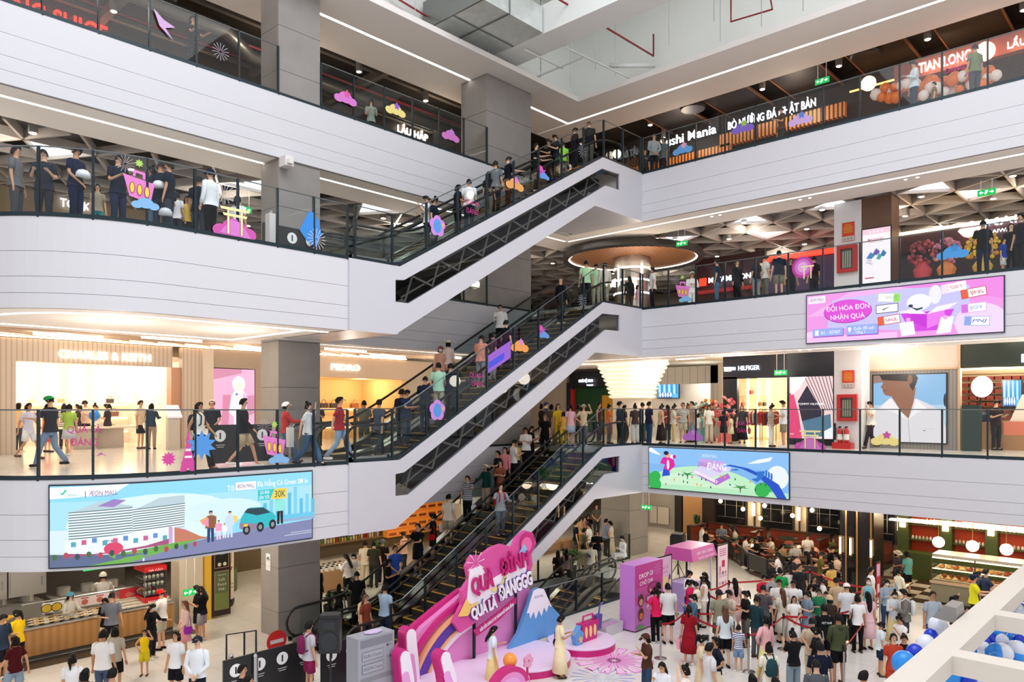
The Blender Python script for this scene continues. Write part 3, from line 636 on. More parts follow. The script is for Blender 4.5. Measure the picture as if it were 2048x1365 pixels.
# second shop
c0, c1 = uY(620, Y2), uY(812, Y2); mb = MB(); slab(L, c0, c1,2.75,3.62,-.3,0,0, mb=mb); slab(L, c1, c1+1.6,0,3.62,-.3,0,0, mb=mb); struct('wall_shop', mb, mat('greige_panel', '#b9a48f', .6, noise=.05))
room(c0, c1, Y2+.3,30.4,2.8, m=mat('shop_amber', '#f0c78c', .7, noise=.03))
sign('shop_sign', 'PEDRO', L, (uY(662, Y2)+uY(719, Y2))/2, vY(690,735, Y2), uY(719, Y2)-uY(662, Y2),.27, LIT, 'glowing white PEDRO letters over the amber shop')
for zz in (.6,1.45): shelf(c0, c1,30.4, zz, 'lit shelf in the amber shop, '+('lower' if zz < 1 else 'upper')+' board', 'lit shelves of the amber shop')
for px in (648,668,688,710,731,752,772,792): handbag(uY(px, 30.2),30.22,1.45,.42, random.choice(['#5a3a28', '#c89a62', '#2b2523', '#8a5a36']), 'brown leather handbag on the upper shelf of the amber shop', 'handbags in the amber shop')
lamp((c0+1,29,2.5),60,(1,.78,.5),.25); lamp((c1-1,29,2.5),60,(1,.78,.5),.25)
# level 2 slatted ceiling and line lights
SLAT = mat('timber_slat', '#b79c85', .6, noise=.08, scale=4); mb = MB()
for k in range(34): mb.obox((-2+k*.9,24.6),(.9,.42),5.2,.06,3.62,3.74)
struct('ceiling', mb, SLAT)
for k, (x, y) in enumerate([(4,23.2),(7.3,24.6),(9.8,23.4),(13.4,24.8),(16,23.2),(19,24.6),(22.4,23.3)]):
    m = MB(); m.obox((x, y),(1,.1),1.9,.09,3.53,3.618); m.build('line_light', mat('line_light', '#fff0dc', .5, e=9), label='thin linear light under the timber slats of the second level', cat='ceiling light', group='line lights of the left second level')
for k, (x, y) in enumerate([(28.0,15.2),(28.8,12.9),(28.2,10.4),(28.7,8.6),(27.9,6.2),(28.6,4.1),(28,2),(30.5,17.3),(29,21.8),(31.5,19.8),(26.6,21.8)]):
    m = MB(); m.obox((x, y),(.25,1),1.7,.09,3.68,3.748); m.build('line_light', mat('line_light', '#fff0dc', .5, e=9), label='thin linear light in the white ceiling before the right clothes shops', cat='ceiling light', group='line lights of the right second level')
for x, y in [(4,24),(8,24.5),(12.5,24),(17,24.4),(21.5,24),(25.5,24),(28.6,18),(27.6,13.5),(27.3,8),(27.3,3),(31,24)]: lamp((x, y, 2.9),85,(1,.9,.78),.3)
# downlight pairs in the soffits
for lv, zz in ((2, slab_z[2]),(3, slab_z[3]),(4, slab_z[4])):
    for y in (13.6,10.2,6.8,3.4,.4): 
        for q in (0,.34): downlight(26.2, y+q, zz+.03, 'small paired downlight in the white soffit along the right edge', 'paired soffit downlights on the right', r=.05)
for x, y in [(4.6,18.4),(6.6,17.4),(8.8,18.4),(10.2,17.6),(7.4,19.6),(9.8,20)]:
    downlight(x, y, slab_z[3]+.04, 'recessed downlight in the rounded balcony underside', 'downlights of the rounded soffit', r=.1)
lamp((6.5,18.6,2.5),60,(1,.85,.7),.3); lamp((9.4,18.6,2.5),60,(1,.85,.7),.3)
# ---------------- round column: canopy at level 3, pleated lampshade at level 2 ----------------
CX, CY = 29.4,19.7
r = thing('round_column', (CX, CY, FL[3]), 'brushed steel round column with glowing rings under the disc canopy', 'column')
m = MB(); m.lathe([(.84,0),(.84,3.2)], (CX, CY, FL[3]),36); m.build('shaft', mat('brushed_column', '#b0aaa5', .25, m=.9, noise=.12, scale=6), r, smooth=False)
for zz in (.5,1.4,2.0,2.55): m = MB(); m.lathe([(.86,0),(.875,.03),(.86,.07)], (CX, CY, FL[3]+zz),36); m.build('light_ring', STRIP, r)
r = thing('disc_canopy', (CX, CY, FL[3]+3.1), 'large round timber-slatted disc canopy around the steel column', 'canopy')
WOODS = stripes('canopy_slats', '#b87a45', '#54392a', 5, 'Y', duty=.6)
m = MB(); m.lathe([(.9,.12),(3.0,.12),(3.0,.3),(.9,.3)], (CX, CY, FL[3]+3.0),56); m.build('slatted_disc', WOODS, r)
m = MB(); m.lathe([(2.98,.05),(3.2,.0),(3.25,.1),(3.2,.34),(2.98,.34)], (CX, CY, FL[3]+3.0),56, caps=False); m.build('rim', mat('canopy_rim', '#4d4947', .4, m=.5), r)
m = MB(); m.lathe([(2.9,.10),(2.97,.10),(2.97,.115),(2.9,.115)], (CX, CY, FL[3]+3.0),56, caps=False); m.build('rim_light', STRIP, r)
r = thing('pleated_lampshade', (CX, CY, 1.9), 'huge tiered white glowing lampshade around the column on the second level', 'lamp')
for i in range(9):
    R0 = .98+.62*(i/8)**1.3; m = MB(); m.lathe([(R0,0),(R0+.10,.05),(R0+.10,.12),(R0-.05,.17)], (CX, CY, 1.9+i*.19),40); m.build('tier', mat('pleat_glow', '#fff1da', .6, e=.42), r)
m = MB(); m.lathe([(.9,0),(.9,3.6)], (CX, CY, 0),32); m.build('round_column', mat('column_cream', '#d9cdbd', .6), label='smooth cream round column beneath the tiered lampshade', cat='column')
# ---------------- level 2 right shops ----------------
W_ = lambda px, X: uX(px, X)
R36 = fX(36.); mb = MB()
def wallX(X, pxa, pxb, v0, v1, m, name='wall_shop', d=.0, th=.2): b = MB(); slab(fX(X), W_(pxa, X), W_(pxb, X), v0, v1,-th, d, 0, mb=b); return struct(name, b, m)
wallX(36,1146,1226,0,3.5, mat('green_wall', '#1f4a2c', .7, noise=.05)); wallX(35.9,1133,1146,0,3.0, mat('navy_wall', '#232744', .7)); wallX(35.7,1141,1147,0,2.6, mat('red_door', '#b0291f', .6))
wallX(36.2,1040,1134,0,3.6, WARMW); wallX(35.5,1148,1232,2.7,3.6, mat('black_fascia', '#15161a', .5), d=.4); wallX(35.8,1204,1226,0,2.2, mat('yellow_wall', '#c99324', .6))
sign('toilet_sign', 'NHÀ VỆ SINH', fX(35), W_(1172,35), vX(1172,762,35),1.0,.16, LITC, 'small lit NHÀ VỆ SINH TOILET sign on black', extra=lambda r: (lambda b: (put_text(b, 'TOILET', fX(35), W_(1180,35), vX(1172,771,35),.5,.09,.03), b.build('lettering', LITC, r)))(MB()))
wallX(33,1304,1436,2.65,3.5, stripes('grey_clad', '#9b9792', '#6f6c69', 2.4, 'Y', duty=.93)); wallX(33,1421,1438,0,3.5, stripes('grey_clad2', '#9b9792', '#6f6c69', 4, 'Y', duty=.9)); wallX(35,1295,1430,0,3.0, mat('white_interior', '#e9e4dc', .7))
wallX(32.6,1436,1444,0,3.6, mat('pillar_grey', '#a49c92', .6))
NAVY = mat('navy_fascia', '#121726', .45, noise=.05)
wallX(30.5,1446,1585,2.72,3.7, NAVY); wallX(30.5,1446,1474,0,2.8, NAVY); wallX(29.3,1574,1673,0,3.7, NAVY)
wallX(33.5,1440,1610,0,3.2, mat('tommy_cream', '#f4d9b2', .7)); lamp((32,14.5,2.6),90,(1,.85,.62),.3); lamp((32,12.6,2.6),90,(1,.85,.62),.3); lamp((34.2,18.8,2.7),50,(1,.95,.88),.3)
def flag(r):
    b = MB(); u = W_(1466,30.5); slab(fX(30.42), u-.0, u+.08, vX(1470,741,30.5), vX(1470,735,30.5),0,.03,0, mb=b); slab(fX(30.42), u+.08, u+.16, vX(1470,741,30.5), vX(1470,735,30.5),0,.03,1, mb=b); b.build('emblem', [LITC, LITR], r)
sign('shop_sign', 'TOMMY', fX(30.45), W_(1457,30.5), vX(1457,739,30.5),.36,.2, LITC, 'lit TOMMY HILFIGER letters on the dark navy shop front', extra=lambda r: (flag(r),(lambda b: (put_text(b, 'HILFIGER', fX(30.45), W_(1499,30.5), vX(1499,736,30.5),.96,.2,.04,0, None, False), b.build('lettering', LITC, r)))(MB())), bold=False)
# shelves with boxes and hanging clothes in the cream shop
def rack(X, pxa, pxb, cols, label, z=1.35, n=9):
    u0, u1 = W_(pxa, X), W_(pxb, X); r = thing('clothes_rack', fX(X)((u0+u1)/2,0), label, 'clothes rack'); b = MB(); f = fX(X)
    b.tube([f(u0, z), f(u1, z)], .015,5); b.tube([f(u0,0), f(u0, z)], .015,5); b.tube([f(u1,0), f(u1, z)], .015,5); b.build('rail', BLACK, r)
    for k in range(n):
        u = u0+(u1-u0)*(k+.5)/n; b = MB(); zz = random.uniform(.55,.7)
        b.add([f(u-.03, z-.05,-.08), f(u+.03, z-.05,.08), f(u+.07, z-.12,.24), f(u+.03, z-zz, .2), f(u-.03, z-zz, -.2), f(u-.07, z-.12,-.24)], [(0,1,2,3,4,5)]); c = random.choice(cols)
        b.add([f(u+.03+(q[0]), z-q[1], q[2]) for q in ((0,.05,-.08),(0,.05,.08),(0,.14,.24),(0, zz, .2),(0, zz, -.2),(0,.14,-.24),(.05,.05,-.08),(.05,.05,.08),(.05,.14,.24),(.05, zz, .2),(.05, zz, -.2),(.05,.14,-.24))], [(0,1,2,3,4,5),(11,10,9,8,7,6)]+[(i, (i+1) % 6,(i+1) % 6+6, i+6) for i in range(6)])
        b.build('garment', mat('garment_'+c.strip('#'), c, .8), r)
random.seed(4)
rack(31.8,1488,1520, ['#b3242a', '#2b3648', '#d8d3c8', '#243d3a'], 'rack of red and navy clothes, left side of the navy-fronted shop'); rack(31.6,1524,1552, ['#b3242a', '#7a1c22', '#2b3648'], 'rack of mostly red clothes, right side of the navy-fronted shop')
rack(33.8,1325,1380, ['#d8d3c8', '#8c8f94', '#3f4854', '#b9a48f'], 'long rack of grey and beige clothes in the grey-clad shop', n=14)
rack(31,1962,1990, ['#1f2b44', '#27344f', '#1a2436'], 'rack of navy jackets in the right-hand shop', n=8)
def wshelf(X, pxa, pxb, v, label): slab(fX(X), W_(pxa, X), W_(pxb, X), v-.04, v, 0,.35, SHELF, 'wall_shelf', label=label, cat='shelf')
wshelf(33.3,1480,1535,1.55, 'cream shelf in the navy-fronted shop, lower'); wshelf(33.3,1480,1535,2.1, 'cream shelf in the navy-fronted shop, upper')
mb = MB()
for px in (1496,1516,1536): slab(fX(33.3), W_(px, 33.3)-.04, W_(px, 33.3)+.04,.1,2.9,0,.03,0, mb=mb)
struct('trim_20', mb, LITW)
for k, px in enumerate((1486,1503,1520,1529)): handbag(33.05, YX(px, 33.05),1.55 if k != 1 else 2.1,.3, ['#8a2f1c', '#b3242a', '#8a5a36', '#2b2523'][k], ['rust handbag at left on the cream shelf', 'small red handbag on the upper cream shelf', 'brown handbag on the lower cream shelf', 'dark handbag at right on the lower cream shelf'][k], None)
# wall screens
def screen(name, X, pa, pb, label, draw, emit=1.15, cat='screen', frame='#1a1a1c', fn=None, rect=None):
    fn = fn or fX(X)
    if rect: u0, u1, v0, v1 = rect
    else: u0, v1 = W_(pa[0], X), vX(pa[0], pa[1], X); u1, v0 = W_(pb[0], X), vX(pb[0], pb[1], X)
    r = thing(name, fn(u0, v0), label, cat); slab(fn, u0-.04, u1+.04, v0-.04, v1+.04,-.06,.0, mat('screen_frame_'+frame.strip('#'), frame, .4), 'frame', r)
    A = Art(lambda u, v, d=0: fn(u0+(u1-u0)*u, v0+(v1-v0)*v, d+.004),.0015); A.clip = 1; draw(A); A.build('picture', art_mat('screen_%03d' % int(emit*100), emit), r); return r
def d_tommy(A):
    A.rect(0,0,1,1, '#e8c4c4'); A.poly([(0,0),(.3,0),(.22,.4),(.1,.72),(0,.74)], '#d4416f')
    for k in range(9): A.poly([(.35+k*.08,1),(.37+k*.08,1),(.75+k*.05,.45),(.73+k*.05,.45)], '#5b5560')
    A.poly([(.02,1),(.4,1),(.25,.82),(.05,.7)], '#f4eef2'); A.poly([(.2,.6),(.42,.86),(.75,.45),(.75,.28),(.3,.28)], '#272335'); A.poly([(.3,.28),(.95,.4),(.98,.05),(.4,.02)], '#4a6f86'); A.poly([(.8,.12),(1,.2),(1,.02),(.75,0)], '#dfe4ef')
    A.text('TOMMY HILFIGER', .5,.56,.035, '#ffffff', w=.6, bold=False); A.text('XOCO', .06,.07,.02, '#ffffff', w=.1)
screen('lit_poster', 29.15,(1579,755),(1666,879), 'tall lit poster with striped fabric on the navy shop wall', d_tommy, cat='poster')
def d_blue(A):
    A.rect(0,0,1,1, '#58b4e6')
    for k in range(8): A.poly([(.05+k*.12,1),(.1+k*.12,1),(.13+k*.12,.2),(.04+k*.12,.3)], ['#bfe6f8', '#2c7fc0'][k % 2])
    A.rect(.05,0,.7,.35, '#2f5f9a')
    for k in range(5): A.ell(.12+k*.13,.2,.05,.16, '#d9ecf7')
screen('wall_screen', 34.6,(1316,766),(1357,796), 'small blue wall screen in the grey-clad shop', d_blue)
screen('wall_screen', 31.5,(2006,762),(2042,813), 'portrait blue wall screen in the right-hand shop', d_blue)
# white-faced column with fire hose cabinet, at levels 2 and 3
mb = MB(); mb.box(27.72,28.6,8.98,9.92,0,3.75); struct('trim_21', mb, WHITE2)
mb = MB(); mb.box(27.72,28.6,8.98,9.92, FL[3], FL[3]+3.5); struct('trim_22', mb, WHITE2)
REDM = mat('fire_red', '#c01f23', .35)
def hose_cabinet(z, label, X=27.7, ya=9.78, yb=9.1, h=.95, z0=.98):
    r = thing('fire_hose_cabinet', (X, 9.4, z+z0), label, 'fire cabinet'); f = fX(X)
    m = MB(); U0, U1 = -ya, -yb
    for a, b, c, d in ((U0, U1,0,.12),(U0, U1, h-.12, h),(U0, U0+.13,.12, h-.12),(U1-.13, U1,.12, h-.12)): m.prism([(a, z+z0+c),(b, z+z0+c),(b, z+z0+d),(a, z+z0+d)], f, 0,.12)
    m.build('cabinet_frame', REDM, r); m = MB(); m.prism([(U0+.13, z+z0+.12),(U1-.13, z+z0+.12),(U1-.13, z+z0+h-.12),(U0+.13, z+z0+h-.12)], f, .01,.02); m.build('cabinet_back', mat('hose_back', '#7b756a', .7), r)
    m = MB(); 
    for k in range(4): m.tube([f(U0+.2+k*.08, z+z0+.16,.05), f(U0+.2+k*.08, z+z0+h-.2,.05)], .03,6)
    m.build('fire_hose', mat('canvas_hose', '#d9cfb6', .8), r); m = MB(); m.prism([(U0+.13, z+z0+.12),(U1-.13, z+z0+.12),(U1-.13, z+z0+h-.12),(U0+.13, z+z0+h-.12)], f, .095,.1); m.build('glass_door', GLASS, r)
hose_cabinet(0, 'red fire hose cabinet on the white column of the second level'); hose_cabinet(FL[3], 'red fire hose cabinet on the white column of the third level')
def notice(z, label, v=(2.18,2.78), u=(-9.62,-9.22), X=27.7):
    A = Art(fX(X-.01),.003); A.rect(u[0], v[0], u[1], v[1], '#d8d2cc'); A.rect(u[0], v[0]+.16, u[1], v[1], '#d2401c'); A.text('NỘI QUY', (u[0]+u[1])/2, v[1]-.08,.045, '#f3c92f', w=.24)
    for k in range(5): A.rect(u[0]+.05, v[1]-.16-k*.05, u[1]-.05, v[1]-.14-k*.05, '#e8b23a')
    for k in range(3): A.rect(u[0]+.04+k*.12, v[0]+.03, u[0]+.12+k*.12, v[0]+.12, '#a59f98')
    r = thing('fire_notice', (X, -u[0], z+v[0]), label, 'notice'); 
    m = MB(); m.prism([(u[0]-.01, v[0]-.01),(u[1]+.01, v[0]-.01),(u[1]+.01, v[1]+.01),(u[0]-.01, v[1]+.01)], lambda a, b, d=0: fX(X)(a, b+z, d),0,.009); m.build('board', REDM, r)
    for i, vv in enumerate(A.mb.v): A.mb.v[i] = (vv[0], vv[1], vv[2]+z)
    A.build('print', PRINT, r)
notice(0, 'orange fire notice above the hose cabinet on the second level'); notice(FL[3], 'orange fire notice above the hose cabinet on the third level', v=(2.1,2.75))
for k, (yy, lb) in enumerate([(9.62, 'red fire extinguisher, left of the pair under the hose cabinet'),(9.4, 'red fire extinguisher, right of the pair under the hose cabinet')]):
    r = thing('fire_extinguisher', (27.45, yy, .22), lb, 'fire extinguisher'); m = MB(); m.lathe([(.08,0),(.09,.03),(.09,.42),(.05,.5),(.03,.53)], (27.45, yy, .22),14); cy = m.build('cylinder', REDM, r, smooth=True)
    m = MB(); m.box(27.40,27.50, yy-.03, yy+.03,.75,.80); m.tube([(27.45, yy+.03,.78),(27.38, yy+.1,.7),(27.36, yy+.1,.45)], .012,5); m.build('valve', BLACK, r); m = MB(); m.lathe([(.0905,.1),(.0905,.3)], (27.45, yy, .22),14); m.build('paper_label', mat('paper', '#ece8e0', .7), cy)
m = MB(); m.box(27.3,27.65,9.2,9.85,0,.22); m.build('extinguisher_box', REDM, label='red stand holding two fire extinguishers', cat='stand')
m = MB(); m.box(27.6,27.69,9.84,9.9,.3,.9); m.build('hose_nozzle', BLACK, label='black hose hanging left of the fire extinguishers', cat='hose')
# big portrait screen wall and the dark-green fronted shop
GREY3 = stripes('ribbed_grey', '#8b8681', '#77726d', 9, 'Y', duty=.7)
wallX(29.0,1722,1918,0,2.78, GREY3); wallX(29.0,1722,1918,2.84,3.7, mat('pale_band', '#cfc4b6', .6)); wallX(28.98,1722,1918,2.78,2.84, mat('oak_trim', '#c9a986', .5), d=.03)
wallX(28.98,1719,1726,0,3.7, mat('oak_trim', '#c9a986'), d=.03); wallX(28.98,1916,1921,0,3.7, mat('oak_trim', '#c9a986'), d=.03)
def d_model(A):
    SK = '#9a6a52'; SKD = '#8a5c47'
    A.rect(0,0,1,1, '#9cc7e8'); A.rect(0,.55,1,1, '#8fbfe6'); A.rect(0,.3,1,.55, '#b9d4e6'); A.poly([(0,.88),(.16,.9),(.16,1),(0,1)], '#9b7f78')
    A.poly([(0,.45),(.2,.62),(.28,.66),(.62,.64),(.78,.56),(.95,.45),(1,.2),(1,0),(.0,0)], '#e6dfe3')
    A.poly([(.27,.66),(.22,.82),(.46,.95),(.6,.8),(.57,.6),(.5,.35),(.4,.45)], SK)
    A.poly([(.1,.97),(.14,.88),(.105,.82),(.13,.8),(.14,.75),(.17,.7),(.26,.68),(.32,.72),(.55,.88),(.55,.97)], SK)
    A.poly([(.09,1),(.13,.93),(.5,.9),(.52,.82),(.56,.76),(.6,.85),(.63,.95),(.6,1)], '#2b211e'); A.ell(.52,.93,.035,.07, SKD); A.poly([(.14,.78),(.2,.775),(.2,.765),(.14,.765)], '#7a463c')
    A.poly([(.24,.66),(.1,.5),(.3,.44),(.48,.33),(.36,.5)], '#f5f1f3'); A.poly([(.6,.64),(.75,.5),(.62,.44),(.5,.33),(.58,.52)], '#f7f4f6'); A.poly([(.49,.33),(.505,.33),(.53,0),(.51,0)], '#cfc6cb'); A.rect(.66,.2,.86,.205, '#cfc6cb'); A.rect(.7,.17,.73,.18, '#1f4a2c')
    A.ell(1.0,.62,.03,.1, '#2b211e', 14)
screen('wall_screen', 28.95,(1747,752),(1892,887), 'big wall screen showing a model in a white open-collar shirt', d_model, emit=.9)
GREEN = mat('dark_green_fascia', '#1e2a24', .5, noise=.05)
wallX(29.0,1921,2075,2.8,3.7, GREEN); wallX(32.5,1905,2120,0,3.2, mat('lacoste_wall', '#e6c9a2', .7)); lamp((30.6,5.6,2.6),110,(1,.9,.72),.3); lamp((30.6,3.4,2.6),110,(1,.9,.72),.3)
b = MB(); put_text(b, 'LACOSTE', fX(28.95), W_(2035,29)+1.42, vX(2035,717,29),2.6,.28,.04); b.build('shop_sign', LITC, label='lit white letters on the dark green shop front, cut by the frame edge', cat='sign')
slab(fX(29), W_(1924,29), W_(2070,29),2.72,2.78,0,.05, LITW, 'line_light', label='warm light line under the dark green shop front', cat='light')
r = thing('shelf_wall', fX(32.4)(W_(1960,32.4),.9), 'wall of coloured folded shirts on slatted shelves behind the ring light', 'shelves')
b = MB()
for k in range(8): slab(fX(32.4), W_(1925,32.4), W_(2060,32.4),1.0+k*.24,1.03+k*.24,0,.3,0, mb=b)
b.build('shelf_boards', mat('oak_dark', '#7a5a3a', .5), r); b = MB(); cc = ['#7a2f1f', '#d9a52e', '#23384f', '#2f5a3c', '#efe6d8', '#c64a2a', '#1f2226']
for k in range(7):
    for j in range(10): slab(fX(32.35), W_(1927,32.4)+j*.27, W_(1927,32.4)+j*.27+.22,1.03+k*.24,1.17+k*.24,.02,.28, random.randrange(7), mb=b)
b.build('folded_shirts', [mat('shirt_stack_'+c.strip('#'), c, .8) for c in cc], r)
r = thing('ring_light', fX(29.6)(W_(1966,29.6),1.3), 'round white softbox lamp on a stand at the dark green kiosk', 'lamp'); f = fX(29.6); u = W_(1965,29.6); v = vX(1965,774,29.6)
b = MB(); b.add([f(u+.34*math.cos(t), v+.36*math.sin(t),.1+.1*math.cos(t)) for t in [2*math.pi*i/24 for i in range(24)]]+[f(u, v, -.25)], [list(range(24))]+[(i, 24,(i+1) % 24) for i in range(24)]); b.build('softbox', mat('softbox', '#ffffff', .5, e=3), r); b = MB(); b.tube([f(u-.05, v-.3,-.1), f(u-.2,.9,-.1)], .03,6); b.build('stand', BLACK, r)
u0, u1 = W_(1925,28.9), W_(1960,28.9); slab(fX(28.9), u0, u1,0,1.55,-.3,.1, mat('green_box', '#16302a', .4), 'display_plinth', label='tall dark green display plinth at the right-hand shop entrance', cat='plinth')
b = MB(); u = W_(2030,29.6); f = fX(29.6)
for k in range(7): slab(f, u-.3+k*.13, u-.3+k*.13+.065,.55,1.0,0,.1,0, mb=b); slab(f, u-.3+k*.13+.065, u-.3+(k+1)*.13,.55,1.0,0,.1,1, mb=b)
b.add([f(u-.15,1.0,0), f(u+.7,1.0,0), f(u+.7,1.75,0), f(u+.2,1.9,0)], [(0,1,2,3)], 1); b.build('striped_display_cart', [mat('red_stripe', '#d4775f', .7), mat('white_stripe', '#f1e6d6', .7)], label='red and white striped deckchair display at the far right shop', cat='display')
u0, u1 = W_(1965,31), W_(2060,31); slab(fX(30.4), u0, u1,0,.95,-.3,0, mat('oak_counter', '#b58e66', .5), 'shop_counter', label='low oak counter in the right-hand shop', cat='counter')
# hanging exit signs
EXITG = mat('exit_green', '#12a04a', .5, e=.9); EXITW = mat('exit_white', '#e9fff0', .5, e=2.2)
def exit_sign(p, label, facing='X', h=.8, s=.5):
    r = thing('exit_sign', p, label, 'sign'); f = (lambda u, v, d=0: Vector((p.x-d, p.y-u, p.z+v))) if facing == 'X' else (lambda u, v, d=0: Vector((p.x+u, p.y-d, p.z+v)))
    slab(f, -s/2, s/2,0,.2,-.04,0, EXITG, 'panel', r); b = MB(); b.tube([f(-s*.3,.2), f(-s*.3, h)], .012,4); b.tube([f(s*.3,.2), f(s*.3, h)], .012,4); b.build('hanger', WHITE2, r)
    b = MB(); g = lambda u, v, d: f(u, v, d)
    for sg in (-1,1): b.add([g(sg*.20,.1,.006), g(sg*.14,.15,.006), g(sg*.14,.05,.006)], [(0,1,2)]); b.add([g(sg*.14,.09,.006), g(sg*.08,.09,.006), g(sg*.08,.11,.006), g(sg*.14,.11,.006)], [(0,1,2,3)])
    b.add([g(-.05,.04,.006), g(-.02,.04,.006), g(.02,.1,.006), g(.05,.16,.006), g(-.03,.16,.006)], [(0,1,2,3,4)]); b.build('pictogram', EXITW, r)
exit_sign(onX(1644,167,27.3), 'small green hanging exit sign over the top level corridor', h=1.1); exit_sign(onX(1363,492,27.6), 'small green hanging exit sign beside the disc canopy', h=.9); exit_sign(onX(1973,391,27.3), 'small green hanging exit sign at the right end of the lattice ceiling', h=.5)
exit_sign(onX(1561,751,28.6), 'small green hanging exit sign before the navy-fronted shop', h=1.2); exit_sign(onY(490,425,24), 'small green hanging exit sign behind the curved railing', 'Y'); exit_sign(onX(1083,538,33.), 'small green hanging exit sign beyond the concrete column on the third level', h=.9)
exit_sign(onY(187,1141,22.0), 'green hanging exit sign above the food counter', 'Y', h=.5); exit_sign(onY(381,1192,22.6), 'green hanging exit sign before the yellow-edged doorway', 'Y', h=2.2, s=.42); exit_sign(onX(1292,1020,27.5), 'green hanging exit sign at the square column on the ground level', h=1.6)
# ---------------- level 3 shops ----------------
Y3 = 29.5; wl = MB(); slab(fY(Y3), uY(-120, Y3), uY(900, Y3), FL[3], FL[3]+3.9,-.2,0,0, mb=wl); struct('wall_shop', wl, mat('beige_fascia', '#8d7a62', .7, noise=.1))
mb = MB(); slab(fY(Y3), uY(-120, Y3), uY(330, Y3),7.35,7.42,0,.15,0, mb=mb); struct('trim_23', mb, COVE)
sign('shop_sign', 'TOCK', fY(Y3-.1),(uY(118, Y3)+uY(178, Y3))/2, vY(150,411, Y3), uY(178, Y3)-uY(118, Y3),.3, LITC, 'partly hidden lit white letters behind the curved railing of level three')
sign('shop_sign', 'JAPAN', fY(27.), uY(385,27), vY(385,333,27),2.6,.28, LITC, 'slanted blue-white lit letters under the lattice ceiling at left', bold=False)
wallX(33.5,1390,1530, FL[3], FL[3]+3.5, mat('dark_red_shop', '#37191a', .6)); wallX(32,1528,1672, FL[3], 7.9, mat('purple_shop', '#33214a', .6, noise=.15)); wallX(31.9,1528,1672,7.9,8.1, LITR, 'trim_24', d=.1)
wallX(33.4,1400,1530,7.05,7.2, mat('red_fascia', '#8e1d1e', .5, e=.4), 'trim_25', d=.2)
sign('shop_sign', 'MASAMI DON', fX(33.2),(W_(1418,33.2)+W_(1502,33.2))/2, vX(1460,556,33.2), abs(W_(1502,33.2)-W_(1418,33.2)),.26, LITC, 'lit white letters of the Japanese eatery, lettering on dark red')
b = MB(); slab(fX(33.1), W_(1402,33.2), W_(1415,33.2), vX(1408,573,33.2), vX(1408,558,33.2),0,.06,0, mb=b); b.build('shop_emblem', LITR, label='square red lit emblem left of the Japanese eatery letters', cat='sign')
wallX(30,1783,2100, FL[3], 7.1, mat('manwah_wall', '#3d3a40', .6, noise=.15)); wallX(29.9,1783,2100,7.1,7.75, mat('manwah_fascia', '#3d1414', .5), d=.15); wallX(29.8,1783,2100,7.78,7.84, LITW, 'trim_26', d=.15)
sign('shop_sign', 'MANWAH', fX(29.65), W_(1972,29.7)+1.3, vX(1990,444,29.7),2.6,.27, LITC, 'big lit white MANWAH letters at the right edge of level three', extra=lambda r: (lambda b: (put_text(b, 'TAIWANESE HOTPOT', fX(29.65), W_(1977,29.7)+1.0, vX(1990,463,29.7),2.0,.12,.04), b.build('lettering', LITC, r)))(MB()))
b = MB(); f = fX(29.6); u, v = W_(1944,29.6), vX(1944,460,29.6)
b.prism([(u-.42, v),(u-.25, v+.2),(u, v+.3),(u+.25, v+.2),(u+.42, v),(u+.25, v-.2),(u, v-.3),(u-.25, v-.2)], f, 0,.06); b.build('shop_emblem', mat('emblem_pink', '#ff9d96', .5, e=3), label='glowing pink-white emblem left of the big hotpot letters', cat='sign')
mb = MB(); mb.box(27.72,28.6,8.0,8.96, FL[3], FL[3]+3.5); struct('trim_27', mb, mat('walnut_panel', '#6a4a38', .5, noise=.15, scale=3))
def d_man(A):
    A.rect(0,0,1,1, '#f6edf2'); A.rect(0,.9,1,1, '#ecc8d6'); A.text('MANWAH', .48,.8,.04, '#b3204a', w=.56); A.text('LẨU ĐÀI LOAN', .48,.75,.02, '#b3204a', w=.5, bold=False)
    for k in range(4): A.ell(.28+k*.14,.94,.035,.016, '#ffffff', 10)
    for q in ((.3,.5,.16, '#3c7fb5'),(.5,.56,.14, '#5d4fa8'),(.75,.52,.12, '#3467a8'),(.6,.47,.1, '#35a39a')): A.poly([(q[0]-q[2], q[1]-.04),(q[0], q[1]+.07),(q[0]+q[2], q[1]),(q[0]+.03, q[1]-.06)], q[3])
    A.text('XIN', .25,.42,.035, '#5a3f88', w=.15, rot=-.2); A.text('CHÀO', .25,.37,.035, '#5a3f88', w=.24, rot=-.2); A.rect(.1,.08,.42,.1, '#b3204a')
screen('lit_poster', 27.68,(1725,461),(1781,562), 'tall white lit poster reading MANWAH on the walnut column face', d_man, cat='poster', emit=1.0)
random.seed(8)
def flower_stand(X, px, zf, c1, c2, c3, label, hgt=1.45, R=.42):
    Y = YX(px, X); r = thing('flower_stand', (X, Y, zf), label, 'flower arrangement'); b = MB(); b.tube([(X-.3, Y, zf),(X, Y, zf+hgt*.8)], .02,5); b.tube([(X+.3, Y, zf),(X, Y, zf+hgt*.8)], .02,5); b.lathe([(.3,0),(.18,.45),(.3,.85),(.1, hgt-.3)], (X, Y, zf),14); b.build('wrapped_stand', mat('wrap_'+c3.strip('#'), c3,.7), r)
    b = MB()
    for k in range(60):
        a, t, rr = random.uniform(0,6.28), random.uniform(-1,1), R; q = math.sqrt(1-t*t)
        b.ball((X+rr*q*math.cos(a)*.6, Y+rr*q*math.sin(a), zf+hgt+rr*t), random.uniform(.045,.085),6, random.randrange(2))
    b.build('blossoms', [mat('bloom_'+c1.strip('#'), c1,.7), mat('bloom_'+c2.strip('#'), c2,.7)], r)
